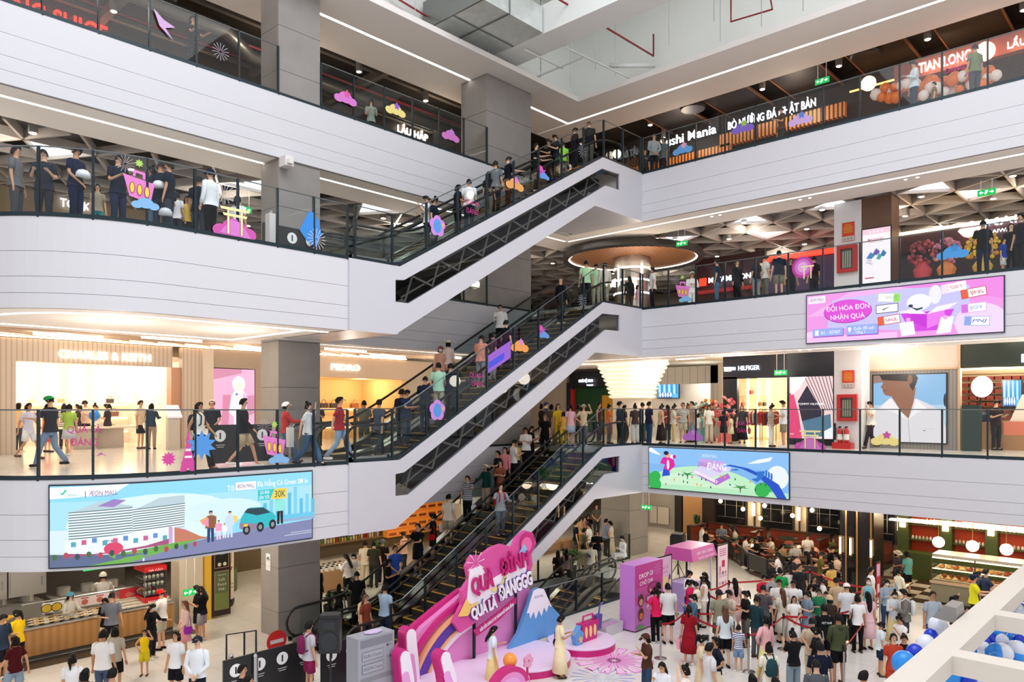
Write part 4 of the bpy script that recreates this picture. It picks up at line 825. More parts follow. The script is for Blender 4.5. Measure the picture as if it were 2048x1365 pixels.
flower_stand(28.4,1845, FL[3], '#c8525c', '#8c4148', '#c94a52', 'red wrapped flower stand behind the railing above the pink screen'); flower_stand(28.6,1893, FL[3], '#e8a8a0', '#c77f9a', '#e08a4e', 'pink and orange flower stand, centre of the row before the hotpot shop'); flower_stand(28.8,1965, FL[3], '#f0cf3a', '#e0a82e', '#d8b24a', 'yellow flower stand at the right before the hotpot shop', R=.5)
flower_stand(29.8,1402,0, '#8fb8ae', '#5f8f88', '#4f9a9a', 'teal flower stand in the second level crowd', 1.3); flower_stand(30,1418,0, '#8c2b22', '#c9842f', '#a03a2a', 'dark red flower stand in the second level crowd', 1.4); flower_stand(29.4,1449,0, '#d6505a', '#f0a79c', '#e9636b', 'bright red and pink flower stand before the navy-fronted shop', 1.45,.48)
# ---------------- level 4 shops ----------------
Y4 = 27.6; wl = MB(); slab(fY(Y4), uY(-150, Y4), uY(1000, Y4), FL[4], z5+.8,-.2,0,0, mb=wl); struct('wall_shop', wl, mat('brown_fascia', '#3b2d22', .7, noise=.2))
mb = MB(); slab(fY(Y4), uY(0, Y4), uY(420, Y4),13.9,13.98,0,.1,0, mb=mb); slab(fY(Y4), uY(680, Y4), uY(930, Y4),13.55,13.62,0,.1,0, mb=mb); struct('trim_28', mb, LITW)
sign('shop_sign', 'ƯƠNG SHIGE', fY(Y4-.1),(uY(-45, Y4)+uY(212, Y4))/2, vY(100,36, Y4), uY(212, Y4)-uY(-45, Y4),.62, LITR, 'big red glowing SHIGE letters at the top left corner'); sign('shop_sign', 'LẨU HẤP', fY(Y4-.1),(uY(792, Y4)+uY(852, Y4))/2, vY(822,268, Y4), uY(852, Y4)-uY(792, Y4),.34, LIT, 'cream lit LẨU HẤP letters near the second concrete column')
m = MB(); x = uY(900,24); m.box(x-.9, x+.9,24,24.1, FL[4], FL[4]+2.6); m.build('partition_board', mat('charcoal_board', '#2f2d31', .7), label='leaning charcoal board behind the railing near the second column', cat='board')
wallX(31,1240,2120, FL[4], z5+.8, mat('dark_food_wall', '#2a1f1a', .7, noise=.2)); AMB = stripes('amber_lattice', '#e38a2e', '#3a2213', 6, 'Y', duty=.55)
for a, b_, v0, v1, nm in ((1180,1460,12.55,13.1, 'trim_29'),(1440,1690,13.0,13.55, 'trim_30')): wallX(30.6, a, b_, v0, v1, AMB, nm, d=.02)
mb = MB(); slab(fX(30.4), W_(1180,30.4), W_(1700,30.4),12.5,12.54,0,.05,0, mb=mb); slab(fX(30.4), W_(1700,30.4), W_(2100,30.4),13.75,13.8,0,.05,0, mb=mb); struct('trim_31', mb, mat('orange_line', '#ffa24a', .5, e=5))
sign('shop_sign', 'Sushi Mania', fX(30.2),(W_(1322,30.2)+W_(1433,30.2))/2, vX(1385,270,30.2), abs(W_(1433,30.2)-W_(1322,30.2)),.42, LITC, 'lit white Sushi Mania letters on the top level')
sign('shop_sign', 'BÒ NƯỚNG ĐÁ NHẬT BẢN', fX(30.2),(W_(1457,30.2)+W_(1632,30.2))/2, vX(1545,228,30.2), abs(W_(1632,30.2)-W_(1457,30.2)),.34, LITC, 'lit white BÒ NƯỚNG ĐÁ NHẬT BẢN letters on the top level', bold=False)
sign('shop_sign', 'TIAN LONG', fX(28.9),(W_(1838,28.9)+W_(1942,28.9))/2, vX(1892,122,28.9), abs(W_(1942,28.9)-W_(1838,28.9)),.34, LIT, 'lit TIAN LONG letters over the orange balloons')
sign('shop_sign', 'LẨU BÒ', fX(28.9), W_(2052,28.9), vX(2040,85,28.9),1.0,.22, LIT, 'lit LẨU letters at the top right corner')
wallX(29.2,1790,2120,13.1,13.75, mat('terracotta_fascia', '#9a4426', .6, noise=.1), d=.1)
for k, (px, py, rr) in enumerate([(1737,167,.26),(1970,103,.3)]): b = MB(); p = onX(px, py, 28.8); b.ball(p, rr, 16); b.build('lantern', mat('lantern_glow', '#ffc9a0', .5, e=4), label=['round glowing lantern left of the orange balloons', 'round glowing lantern after the TIAN LONG letters'][k], cat='lamp')
random.seed(9); ORG = [mat('balloon_orange', '#f07a2a', .3), mat('balloon_white', '#f2e7e0', .3)]
def balloon(c, r, m, label, grp, knot=True):
    t = thing('balloon', (c[0], c[1], c[2]-r), label, 'balloon', grp); b = MB(); b.lathe([(max(.001, r*math.sin(math.pi*i/9)*(1-.12*(i < 4)*(4-i)/4)),-r*1.08*math.cos(math.pi*i/9)) for i in range(10)], c, 14); b.build('envelope', m, t, smooth=True)
    if knot: b = MB(); b.lathe([(.02*r*5,-.05),(.004,.03)], (c[0], c[1], c[2]-r*1.1),6); b.build('knot', m, t)
for k in range(46):
    px = 1752+k*5.2+random.uniform(-4,4); py = 192-(k*5.2)*.17+random.uniform(-14,16)
    if 1985 < px: px = random.uniform(1975,2010); py = random.uniform(118,170)
    p = onX(px, py, 28.3+random.uniform(-.2,.2)); balloon(p, random.uniform(.12,.2), ORG[k % 3 == 0], 'orange or white balloon of the garland on the top level', 'orange and white balloon garland', False)
# ---------------- ground level ----------------
F1 = FL[1]
for x, y in [(4,21),(9,21),(14,23),(19,22.5),(24,22),(28,24),(27.4,15),(27,10),(27,5),(30.5,12),(33,15.5),(31,6.5),(34,21),(8,25.5),(3,25)]: lamp((x, y, slab_z[2]-.25),120,(1,.88,.7),.3)
for x, y in [(5.5,20.6),(8.6,21.2),(13.6,21),(27.2,16),(27.4,12.6),(27.4,9),(27.3,5),(29.8,14),(31.5,17.5)]:
    downlight(x, y, slab_z[2]+.0, 'recessed downlight in the ceiling over the ground level', 'downlights over the ground level', r=.1)
# balustrades round the basement shaft
railing(line(12.4,15.25,26.6,15.25,0,-1), F1, h=1.1, step=1.45, label='long glass balustrade behind the pink stage on the ground level')
railing(line(20.4,19.05,28.2,19.05,0,-1), F1, h=1.1, step=1.45, label='far glass balustrade before the square column on the ground level')
railing(line(13.1,19.9,14.4,19.9,0,-1), F1, h=1.1, step=1.2, label='short glass balustrade by the plants right of the wide concrete column')
lane(F1-H, 16.05, 'escalator going down to the basement, near lane', hw=.45, group='escalators to the basement'); lane(F1-H, 17.65, 'escalator going down to the basement, far lane', hw=.45, group='escalators to the basement')
# plants
LEAF = mat('leaf_green', '#3f6a2c', .6, noise=.25, scale=9); LEAF2 = mat('leaf_dark', '#28481f', .6, noise=.2, scale=9)
def plant(x, y, z, label, pot=('#3b3a38', .22,.45), R=.4, hgt=.5, n=60, m=LEAF, name='potted_plant'):
    r = thing(name, (x, y, z), label, 'plant')
    if pot: b = MB(); b.lathe([(pot[1]*.8,0),(pot[1], pot[2]),(pot[1]*.9, pot[2]),(pot[1]*.85, pot[2]-.04)], (x, y, z),14); b.build('pot', mat('pot_'+pot[0].strip('#'), pot[0], .6), r)
    b = MB(); z0 = z+(pot[2] if pot else 0)
    for k in range(n):
        a = random.uniform(0,6.28); t = random.uniform(.3,1); h = hgt*random.uniform(.4,1.1); wv = .05
        p0 = Vector((x, y, z0-.03)); p1 = p0+Vector((R*.5*t*math.cos(a), R*.5*t*math.sin(a), h*.8)); p2 = p0+Vector((R*t*math.cos(a), R*t*math.sin(a), h*.8-.1*t)); s = Vector((-math.sin(a), math.cos(a),0))*wv
        b.add([p0, p1-s, p2, p1+s, p1+Vector((0,0,.02))], [(0,1,4),(0,4,3),(1,2,4),(4,2,3)])
    b.build('foliage', m, r); return r
random.seed(21)
plant(13.6,20.6, F1, 'leafy plant behind the short glass balustrade, left one'); plant(14.7,20.9, F1, 'leafy plant near the market stall, right of the short balustrade', R=.5); p = onz(742,1180, F1); plant(p.x+2.2, p.y+2.4, F1+.5, 'green potted plant on the planter by the market stall', R=.45, hgt=.4)
p = onz(1143,1155, F1); plant(p.x, p.y, F1, 'large flowering plant with white blooms behind the far balustrade', R=.6, hgt=.8, n=80)
p = onX(1386,1056,34.6); b = MB(); b.box(34.15,34.75, p.y-.7, p.y+.1, F1, F1+.75); b.build('planter_box', mat('planter_black', '#1d1b1a', .5), label='black planter box beside the lit timber wall', cat='planter'); plant(34.45, p.y-.3, F1+.72, 'dark spiky plant in the black planter box', pot=None, R=.33, hgt=.7, m=LEAF2)
# ---- left: food counter ----
OAKF = stripes('oak_front', '#b5854f', '#a87845', 5, 'X', duty=.5); STEEL = mat('kitchen_steel', '#bdb8b0', .3, m=.55, noise=.1, scale=3); GRAN = tiles('dark_granite', '#4a4540', '#3f3a36', '#35302c', .8,.4, r=.2)
mb = MB(); mb.box(-4,10.1,22.2,22.95, F1, F1+.012); struct('floor', mb, GRAN)
cx0, cx1 = -2.0,9.65
r = thing('food_counter', (4,23.2, F1), 'long food counter with timber front and rows of dishes at bottom left', 'counter')
b = MB(); b.box(cx0, cx1,22.98,23.1, F1+.12, F1+.84); b.build('timber_front', OAKF, r); b = MB(); b.box(cx0, cx1,23.02,24.0, F1, F1+.12); b.box(cx0, cx1,23.1,24.0, F1+.12, F1+.78); b.build('plinth', mat('plinth_dark', '#4b463f', .6), r); b = MB(); b.box(cx0, cx1,22.94,24.05, F1+.84, F1+.88); b.build('worktop', STEEL, r)
random.seed(31); BOWLM = [mat('bowl_dark', '#2a2624', .35), mat('bowl_white', '#f0ece4', .3), mat('food_yellow', '#d9a84a', .6), mat('food_cream', '#e7d3ad', .7)]
def bowl(x, y, z, rr, m1, m2, label, grp, name='bowl'):
    t = thing(name, (x, y, z), label, 'dish', grp); b = MB(); b.lathe([(rr*.45,0),(rr, rr*.45),(rr*.93, rr*.45),(rr*.4, rr*.1)], (x, y, z),14); dh = b.build('dish', m1, t, smooth=True); b = MB(); b.lathe([(rr*.85, rr*.3),(rr*.5, rr*.42),(.01, rr*.46)], (x, y, z),12); b.build('food', m2, dh)
X_ = lambda px: uY(px, 23.3)
for row in range(3):
    for k in range(15):
        x = X_(58)+k*(X_(196)-X_(58))/14+row*.06; bowl(x, 23.15+row*.28, F1+.88,.115, BOWLM[k % 2], BOWLM[2 if k % 3 else 3], 'small dark or white bowl in the rows of dishes on the food counter', 'bowls on the food counter')
for row in range(4):
    for k in range(9):
        x = X_(240)+k*(X_(328)-X_(240))/8+row*.05; bowl(x, 23.12+row*.24, F1+.88+row*.03,.14, BOWLM[1], BOWLM[3], 'white oval plate of pale rolls in rows near the red steamer cabinet', 'plates on the food counter', 'plate')
p = X_(18); bowl(p, 23.6, F1+1.05,.2, mat('yellow_dish', '#f1c42c', .4), BOWLM[2], 'big yellow dish at the left end of the food counter', None, 'serving_dish')
def sneeze(x0, x1, label, print_fn):
    r = thing('counter_guard', (x0,23.75, F1+.88), label, 'glass guard'); b = MB()
    for x in (x0, x1): b.tube([(x, 23.9, F1+.88),(x, 23.9, F1+1.3),(x, 23.7, F1+1.34)], .018,5)
    b.tube([(x0,23.9, F1+1.32),(x1,23.9, F1+1.32)], .018,5); b.build('guard_frame', CHROME, r); b = MB(); b.quad((x0,23.88, F1+.95),(x1,23.88, F1+.95),(x1,23.88, F1+1.3),(x0,23.88, F1+1.3)); b.build('guard_glass', GLASS, r)
    A = Art(fY(23.86),.002); print_fn(A, x0, x1); A.build('menu_strip', PRINT, r)
def pf1(A, a, b_): 
    A.rect(a+.5, F1+.98, b_-.1, F1+1.28, '#f3efe8'); A.text('MÌ QUẢNG', a+.95, F1+1.14,.05, '#9a9aa0', w=.5)
    for q in (.55,.3): A.ell(b_-q, F1+1.12,.14,.13, '#2b2422'); A.ell(b_-q, F1+1.12,.12,.11, '#d9b83a')
def pf2(A, a, b_):
    A.rect(a+.1, F1+1.0, b_-.1, F1+1.28, '#f4e4e2')
    for q in range(4): A.ell(a+.4+q*.4, F1+1.12,.09,.08, '#c96a5a'); A.rect(a+.3+q*.4, F1+1.22, a+.5+q*.4, F1+1.25, '#b5303a')
def pf3(A, a, b_):
    A.rect(a+.15, F1+1.0, b_-.1, F1+1.3, '#c01f2c'); A.text('BÁNH CUỐN NÓNG', a+.75, F1+1.12,.07, '#ffffff', w=.85)
    for q in (.5,.3): A.ell(b_-q, F1+1.17,.12,.1, '#f0e6d6'); A.ell(b_-q, F1+1.17,.08,.06, '#d99a4a')
sneeze(X_(55), X_(150), 'glass counter guard with menu strip showing two bowls', pf1); sneeze(X_(152), X_(240), 'glass counter guard with pale pink menu strip', pf2); sneeze(X_(242), X_(330), 'glass counter guard with red menu strip', pf3)
r = thing('food_steamer', (9.2,23.4, F1+.88), 'glass steamer cabinet with red panels at the right end of the food counter', 'steamer'); x0, x1 = 8.85,9.5
b = MB(); b.box(x0, x1,23.1,23.9, F1+.88, F1+1.1); b.box(x0, x1,23.1,23.9, F1+1.85, F1+2.0); b.build('red_panel', REDM, r); b = MB()
for q in (1.15,1.4,1.62): b.box(x0+.02, x1-.02,23.12,23.88, F1+q, F1+q+.02)
for x in (x0, x1-.02): b.box(x, x+.02,23.1,23.12, F1+1.1, F1+1.85)
b.build('racks', CHROME, r); b = MB()
for q in (1.17,1.42,1.64):
    for k in range(5): b.ball((x0+.1+k*.12,23.3, F1+q+.04),.055,8)
b.build('steamed_buns', mat('bun', '#f3ead8', .7), r); b = MB(); b.box(x0, x1,23.1,23.105, F1+1.1, F1+1.85); b.build('front_glass', GLASS, r)
A = Art(fY(23.09),.002); A.text('HÁ CẢO', (x0+x1)/2, F1+1.9,.06, '#ffffff', w=.4); A.text('BÁNH BAO', (x0+x1)/2, F1+.97,.07, '#ffffff', w=.45); A.build('lettering', PRINT, r)
# steel hood cabinets and kitchen behind
mb = MB()
for k in range(9):
    x = -2+k*.98; r = thing('kitchen_cabinet', (x, 25, F1+1.35), 'brushed steel wall cabinet hanging over the kitchen line at bottom left', 'cabinet', 'steel cabinets over the kitchen'); b = MB(); b.box(x, x+.94,24.9,25.5, F1+1.35, F1+2.1); b.build('body', STEEL, r); b = MB(); b.box(x+.04, x+.9,24.87,24.9, F1+1.4, F1+2.05); dr = b.build('door', STEEL, r); b = MB(); b.box(x+.8, x+.83,24.85,24.87, F1+1.6, F1+1.85); b.build('handle', CHROME, dr)
b = MB(); b.box(-3,6.9,24.85,25.55, F1+2.1, F1+2.35); b.build('extractor_hood', STEEL, label='long steel extractor hood above the kitchen cabinets', cat='hood')
b = MB(); b.box(7.2,10,26.0,27.2, F1+1.9, F1+3.0); b.build('extractor_hood', mat('dark_steel_hood', '#4f4a46', .4, m=.7), label='dark steel extractor hood over the cooking station', cat='hood')
mb = MB(); mb.box(-4,10.2,28.4,28.6, F1, F1+3.6); struct('wall_kitchen', mb, mat('kitchen_wall', '#5b534c', .6, noise=.2, scale=3))
for k, x in enumerate((0,2.4,4.8,7.2)):
    r = thing('cooking_station', (x, 26.2, F1), 'stainless cooking station with pots behind the food counter', 'cooking station', 'cooking stations behind the counter'); b = MB(); b.box(x, x+2.2,25.8,26.7, F1, F1+.9); b.build('base', STEEL, r)
    for q in range(3): b = MB(); b.lathe([(.16,0),(.2,.02),(.2,.25),(.17,.25)], (x+.4+q*.7,26.2, F1+.9),14); b.build('pot', STEEL, r)
# doorway to the right of the counter
CREAM = mat('cream_pillar', '#dccdb4', .6, noise=.03)
mb = MB(); mb.box(10.0,10.75,23.4,24.0, F1, F1+3.5); struct('trim_32', mb, CREAM)
mb = MB(); mb.box(10.78,10.98,23.3,23.9, F1, F1+3.5); struct('trim_33', mb, mat('yellow_frame', '#e9b93a', .5))
r = thing('menu_board', (11.3,23.3, F1), 'tall dark brown menu board with cream lettering beside the yellow frame', 'board'); b = MB(); b.box(11.0,11.62,23.3,23.4, F1+.06, F1+3.4); b.build('board', mat('board_brown', '#2b1a14', .5), r)
A = Art(fY(23.29),.002)
for a, b_, c in ((.25,1.5, '#5c6a45'),(1.6,2.45, '#1a1311'),(2.55,2.85, '#1a1311'),(2.95,3.35, '#1a1311')): A.rect(11.07, F1+a, 11.55, F1+b_, '#c9a27d'); A.rect(11.085, F1+a+.015,11.535, F1+b_-.015, c)
A.rect(11.085, F1+.27,11.535, F1+.8, '#6e7f3e')
for t, v, h in (('Greens &', 1.38,.05),('Lựa', 1.24,.1),('Food', 1.08,.1),('Mới', .92,.1),('DAILY MENU', 2.3,.05),('BREAD', 2.15,.04),('CHEESE', 2.05,.04),('Farm-dried', 3.15,.06)): A.text(t, 11.31, F1+v, h, '#e9dcc4', bold=False)
for q in (11.22,11.4): A.ell(q, F1+1.72,.06,.06, '#e9dcc4')
A.build('lettering', PRINT, r)
r = thing('roll_banner', (12.1,24.4, F1), 'cream banner column with red chilli picture beside the menu board', 'banner'); b = MB(); b.lathe([(.3,.25),(.3,2.4)], (12.05,24.6, F1),20); b.build('banner_column', mat('banner_cream', '#e3d2ba', .6), r); b = MB(); b.lathe([(.28,0),(.32,.1),(.32,.25)], (12.05,24.6, F1),16); b.lathe([(.33,2.4),(.33,2.5)], (12.05,24.6, F1),16); b.build('base', BLACK, r)
A = Art(fY(24.28),.002); 
for k in range(4): A.ell(12.0+k*.03, F1+1.1+k*.07,.1,.035, '#b3261e', rot=.6)
A.rect(11.95, F1+1.5,12.15, F1+1.95, '#8a7a68'); A.rect(11.965, F1+1.515,12.135, F1+1.935, '#e3d2ba'); A.ell(12.05, F1+1.72,.02,.12, '#b3261e'); A.text('Giảm Giá', 12.05, F1+.8,.07, '#4a3a30', w=.3); A.text('Tận Nơi', 12.05, F1+.68,.07, '#4a3a30', w=.3); A.build('print', PRINT, r)
r = thing('market_tent', (12.3,27, F1), 'red and white striped round canopy seen through the doorway', 'canopy'); b = MB(); n = 16
for k in range(n):
    a, c = 2*math.pi*k/n, 2*math.pi*(k+1)/n; P = lambda t, R, h: (12.6+R*math.cos(t),27+R*math.sin(t), F1+h); b.add([P(a, 1.1,2.3), P(c, 1.1,2.3),(12.6,27, F1+3.2)], [(0,1,2)], k % 2); b.quad(P(a, 1.1,2.1), P(c, 1.1,2.1), P(c, 1.1,2.3), P(a, 1.1,2.3), k % 2)
b.build('striped_canopy', [mat('tent_red', '#b5322c', .7), mat('tent_white', '#f0e6da', .7)], r); b = MB(); b.lathe([(1.0,0),(1.0,.8),(.9,.8),(.5,1.0),(.1,1.3)], (12.6,27, F1),24); b.build('round_stall', mat('stall_green', '#56603a', .6, noise=.3), r)
# column notices
r = thing('wifi_sign', (11.36,20.3, F1+2.5), 'small white wifi sign on the wide concrete column', 'sign'); f = lambda u, v, d=0: Vector((11.37-d, 20.45-u, F1+v)); slab(f, -.13,.13,1.92,2.42,0,.01, mat('sign_white', '#f1efec', .5), 'plate', r)
A = Art(lambda u, v, d=0: f(u, v, d+.012),.001); 
for q in (.09,.06,.03): A.ell(0,2.24, q, q, '#222222'); A.ell(0,2.225, q-.012, q-.012, '#f1efec')
A.rect(-.1,2.1,.1,2.2, '#f1efec'); A.ell(0,2.19,.014,.014, '#222222'); A.text('Free WiFi', 0,2.05,.03, '#777777', w=.18, bold=False); A.build('print', PRINT, r)
b = MB(); p = onY(562,325,19.88); b.box(p.x-.05, p.x+.22,19.55,19.9, p.z-.15, p.z+.15); b.box(p.x, p.x+.16,19.45,19.55, p.z-.1, p.z+.02); b.build('camera_box', WHITE2, label='small white camera box on the column under the top left fascia', cat='camera')
# ---- middle: market stall ----
mb = MB(); mb.box(14.2,24,29.2,29.4, F1, F1+3.4); struct('wall_market', mb, mat('market_wall', '#6a5a42', .7, noise=.1))
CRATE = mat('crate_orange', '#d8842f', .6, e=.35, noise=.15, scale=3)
for i in range(8):
    for j in range(6):
        x = uY(768,29)+i*.62; zc_ = F1+.55+j*.38
        r = thing('crate', (x, 28.9, zc_), 'orange lit fruit crate stacked on the market back wall', 'crate', 'orange crates on the market wall'); b = MB(); b.box(x, x+.56,28.7,29.1, zc_, zc_+.3); bx = b.build('box', CRATE, r); b = MB(); b.box(x+.06, x+.5,28.68,28.7, zc_+.08, zc_+.2); b.build('label_strip', mat('crate_label', '#b5522a', .6), bx)
random.seed(12); GOODS = ['#e8e2c8', '#c9d3a0', '#b5322c', '#d9b84a', '#f1ece0', '#6f8a3f', '#a86a3a', '#dcd0b0']
for s_ in range(5):
    zz = F1+.75+s_*.42; x0, x1 = uY(636,28.6), uY(762,28.6)
    b = MB(); b.box(x0, x1,28.4,29.1, zz-.04, zz); b.build('market_shelf', mat('shelf_timber', '#7b5c3c', .6), label=['lowest', 'second lowest', 'middle', 'second highest', 'highest'][s_]+' market shelf packed with jars and bottles', cat='shelf')
    k = x0+.06
    while k < x1-.1:
        c = random.choice(GOODS); hh_ = random.uniform(.16,.3); r = thing('jar', (k, 28.6, zz), 'small jar or bottle on the packed market shelves', 'jar', 'jars and bottles on the market shelves'); b = MB(); b.lathe([(.05,0),(.055, hh_*.7),(.03, hh_*.85)], (k, 28.6, zz),8); b.build('body', mat('jar_'+c.strip('#'), c, .4), r); b = MB(); b.lathe([(.033, hh_*.85),(.033, hh_)], (k, 28.6, zz),8); b.build('lid', mat('jar_lid', '#d9cfae', .4), r); k += .15
lamp((17,27.6, F1+3),90,(1,.8,.5),.3); lamp((20.5,27.6, F1+3),90,(1,.75,.42),.3); lamp((12.6,25.4, F1+3),60,(1,.88,.7),.3)
p = onz(745,1190, F1); b = MB(); b.box(14.9,16.7,23.6,24.6, F1, F1+.75); b.build('market_counter', mat('counter_tan', '#b08a5e', .6, noise=.1), label='tan market counter with white jars in front of the shelves', cat='counter')
for i in range(7):
    for j in range(3):
        t = thing('jar', (15.05+i*.24,23.75+j*.28, F1+.75), 'white tub with dark lid lined up on the tan market counter', 'jar', 'white tubs on the market counter'); b = MB(); b.lathe([(.08,0),(.09,.13)], (15.05+i*.24,23.75+j*.28, F1+.75),10); b.build('tub', BOWLM[1], t); b = MB(); b.lathe([(.06,.13),(.06,.16)], (15.05+i*.24,23.75+j*.28, F1+.75),10); b.build('lid', BLACK, t)
# right of the truss: back wall with coloured panels
mb = MB(); mb.box(24.3,30.6,26.6,26.8, F1, F1+3.6); struct('wall_back', mb, mat('pale_back_wall', '#b8a68e', .6, noise=.05))
r = thing('wall_signboard', (27,26.5, F1+2), 'pale signboard with orange and yellow shapes above the crowd behind the balustrade', 'sign'); slab(fY(26.6),24.5,30.4, F1+2.15, F1+3.3,0,.05, mat('signboard_cream', '#ece3d3', .6), 'board', r)
A = Art(fY(26.53),.003); A.poly([(26.3, F1+2.25),(27.0, F1+2.35),(27.2, F1+3.1),(26.7, F1+3.0)], '#d9772e'); A.poly([(27.6, F1+2.6),(28.1, F1+3.25),(28.7, F1+3.0),(28.5, F1+2.7),(27.9, F1+2.4)], '#e8b02e'); A.ell(30.2, F1+2.8,.2,.35, '#a3243a'); A.build('print', PRINT, r)
for k, x in enumerate((24.9,26.2,27.5)): b = MB(); b.box(x, x+1.1,22.3,22.8, F1, F1+.42); b.box(x, x+1.1,22.3,22.8, F1+.42, F1+.46); b.build('bench', mat('bench_tan', '#a5805a', .6), label=['left', 'middle', 'right'][k]+' tan bench behind the far balustrade', cat='bench')
# ---- right: lift lobby, timber wall, dining area ----
LOB = mat('lobby_grey', '#a69d92', .5, noise=.05)
wallX(36.6,1296,1360, F1, F1+2.1, LOB); wallX(36.6,1296,1360, F1+2.1, F1+3.6, mat('lobby_white', '#efe6d8', .6)); wallX(36.4,1355,1369, F1, F1+3.6, mat('black_pilaster', '#191614', .4), d=.3)
wallX(36.0,1366,1428, F1, F1+3.6, mat('lit_timber', '#a97b4c', .5, noise=.1, scale=2)); lamp((34.8,19.8, F1+2.9),45,(1,.75,.45),.2)
for k, (a, b_) in enumerate(((1303,1314),(1321,1331),(1335,1346))): slab(fX(36.6), W_(a, 36.6), W_(b_, 36.6), F1+2.35, F1+2.95,0,.04, BLACK if k < 2 else mat('black_sign', '#151517', .5), 'wall_display', label=['small dark wall display in the lift lobby, leftmost', 'small dark wall display in the lift lobby, middle', 'small black wall sign in the lift lobby, rightmost'][k], cat='display')
for k, (a, b_) in enumerate(((1302,1316),(1318,1340))): slab(fX(36.5), W_(a, 36.6), W_(b_, 36.6), F1+.25, F1+1.2,0,.05, mat('pale_panel', '#c9c0b4', .5), 'wall_panel', label=['left', 'right'][k]+' pale low panel on the lift lobby wall', cat='panel')
wallX(35,1426,1815, F1, F1+3.6, mat('diner_cream', '#c9b59a', .6, noise=.04)); wallX(35.02,1410,1434, F1, F1+3.6, mat('shelf_dark', '#2c1c14', .6), d=.3)
MIR = mat('antique_mirror', '#2b2e31', .08, m=.7, noise=.3, scale=2); IRON = mat('wrought_iron', '#9a948c', .4, m=.6); MFR = mat('mirror_frame', '#2a2320', .5)
def arch(u0, u1, v0, v1, n=10):
    c = (u0+u1)/2; R = (u1-u0)/2; return [(u0, v0),(u1, v0)]+[(c+R*math.cos(t), v1-R+R*math.sin(t)) for t in [math.pi*i/n for i in range(n+1)]]
for k, (a, b_) in enumerate(((1435,1491),(1525,1585),(1617,1680),(1741,1790))):
    X = 34.9; u0, u1 = W_(a, X), W_(b_, X); r = thing('arched_mirror', fX(X)(u0, F1+.9), ['first from the left', 'second from the left', 'third from the left', 'right of the black pillars'][k]+', arched dark mirror with iron tracery in the diner', 'mirror'); f = fX(X)
    b = MB(); b.prism(arch(u0-.1, u1+.1, F1+.85, F1+3.45), f, -.05,.02); b.build('frame', MFR, r); b = MB(); b.prism(arch(u0, u1, F1+.95, F1+3.35), f, .02,.04); b.build('mirror_pane', MIR, r); b = MB()
    for v in (F1+1.3, F1+1.9, F1+2.4): b.tube([f(u0+.05, v, .06), f(u1-.05, v, .06)], .012,4)
    for u in (u0+(u1-u0)*.3, u0+(u1-u0)*.7): b.tube([f(u, F1+1.3,.06), f(u, F1+2.6,.06)], .012,4)
    c = (u0+u1)/2; R = (u1-u0)*.2; b.tube([f(c+R*math.cos(t), F1+2.6+R*math.sin(t),.06) for t in [math.pi*i/10 for i in range(11)]], .012,4); b.build('tracery', IRON, r)
SCONCE = mat('sconce_glow', '#ffd9a0', .5, e=7)
for k, px in enumerate((1508,1598,1799)):
    X = 34.8; u = W_(px, X); b = MB(); f = fX(X); slab(f, u-.06, u+.06, F1+1.5, F1+2.1,0,.1, SCONCE, 'wall_lamp', label=['glowing vertical wall lamp between first and second arched mirror', 'glowing vertical wall lamp between second and third arched mirror', 'glowing vertical wall lamp right of the last arched mirror'][k], cat='lamp'); lamp(f(u, F1+1.8,.3),16,(1,.75,.45),.08)
    slab(f, u-.03, u+.03, F1+.9, F1+3.5,-.1,-.02, MFR, 'wall_rib', label='thin dark vertical rib behind the '+['first', 'second', 'third'][k]+' wall lamp', cat='trim')
for k, (px, py) in enumerate([(1441,1003),(1486,1019),(1529,1012),(1521,1037),(1585,1032),(1624,1021),(1639,1058)]):
    p = onX(px, py, 33.6); r = thing('globe_pendant', p, 'small glowing globe pendant on a thin brass stem in front of the arched mirrors', 'lamp', 'globe pendants of the diner'); b = MB(); b.ball(p, .1,12); b.build('globe', mat('globe_glow', '#ffe2b8', .5, e=5), r, smooth=True); b = MB(); b.tube([p+Vector((0,0,.1)), Vector((p.x, p.y, slab_z[2]+.2))], .01,4); b.tube([p+Vector((0,.35,.12)), p+Vector((0,-.35,.12))], .01,4); b.build('stem', mat('brass', '#a9824a', .35, m=.8), r)
# dining deck, low screen
DW = mat('deck_walnut', '#3b261b', .5, noise=.2, scale=4); mb = MB()
edge = [(33.2,18.8),(31.9,16.6),(30.9,15.4),(29.9,14.5),(28.9,13.7),(28.2,12.6),(28.0,11.2),(28.1,9.9)]
poly = edge+[(34.95,9.9),(34.95,18.8)]; n = len(poly)
mb.add([(x, y, F1+.004) for x, y in poly]+[(x, y, F1+.12) for x, y in poly], [list(range(n)), list(range(2*n-1, n-1,-1))]+[(i, (i+1) % n, (i+1) % n+n, i+n) for i in range(n)]); struct('floor', mb, DW)
SCR = mat('screen_bronze', '#3a3734', .5, m=.3); pe = edge[1:]
for k, ((x0, y0),(x1, y1)) in enumerate(zip(pe, pe[1:])):
    r = thing('low_screen', (x0, y0, F1+.12), 'dark low screen panel edging the curved dining deck', 'screen', 'low screens round the dining deck'); b = MB(); d = Vector((x1-x0, y1-y0,0)); L_ = d.length; b.obox(((x0+x1)/2+.08,(y0+y1)/2+.08), d, L_-.08,.04, F1+.22, F1+.8); b.build('panel', SCR, r); b = MB(); b.obox((x0+.08, y0+.08), d, .06,.06, F1+.12, F1+.84); b.build('post', BLACK, r); b = MB(); b.obox(((x0+x1)/2+.08,(y0+y1)/2+.08), d, L_, .06, F1+.8, F1+.84); b.build('cap_rail', DW, r)
RUST = mat('rust_leather', '#6e2a15', .45, noise=.12, scale=3); D1 = F1+.12
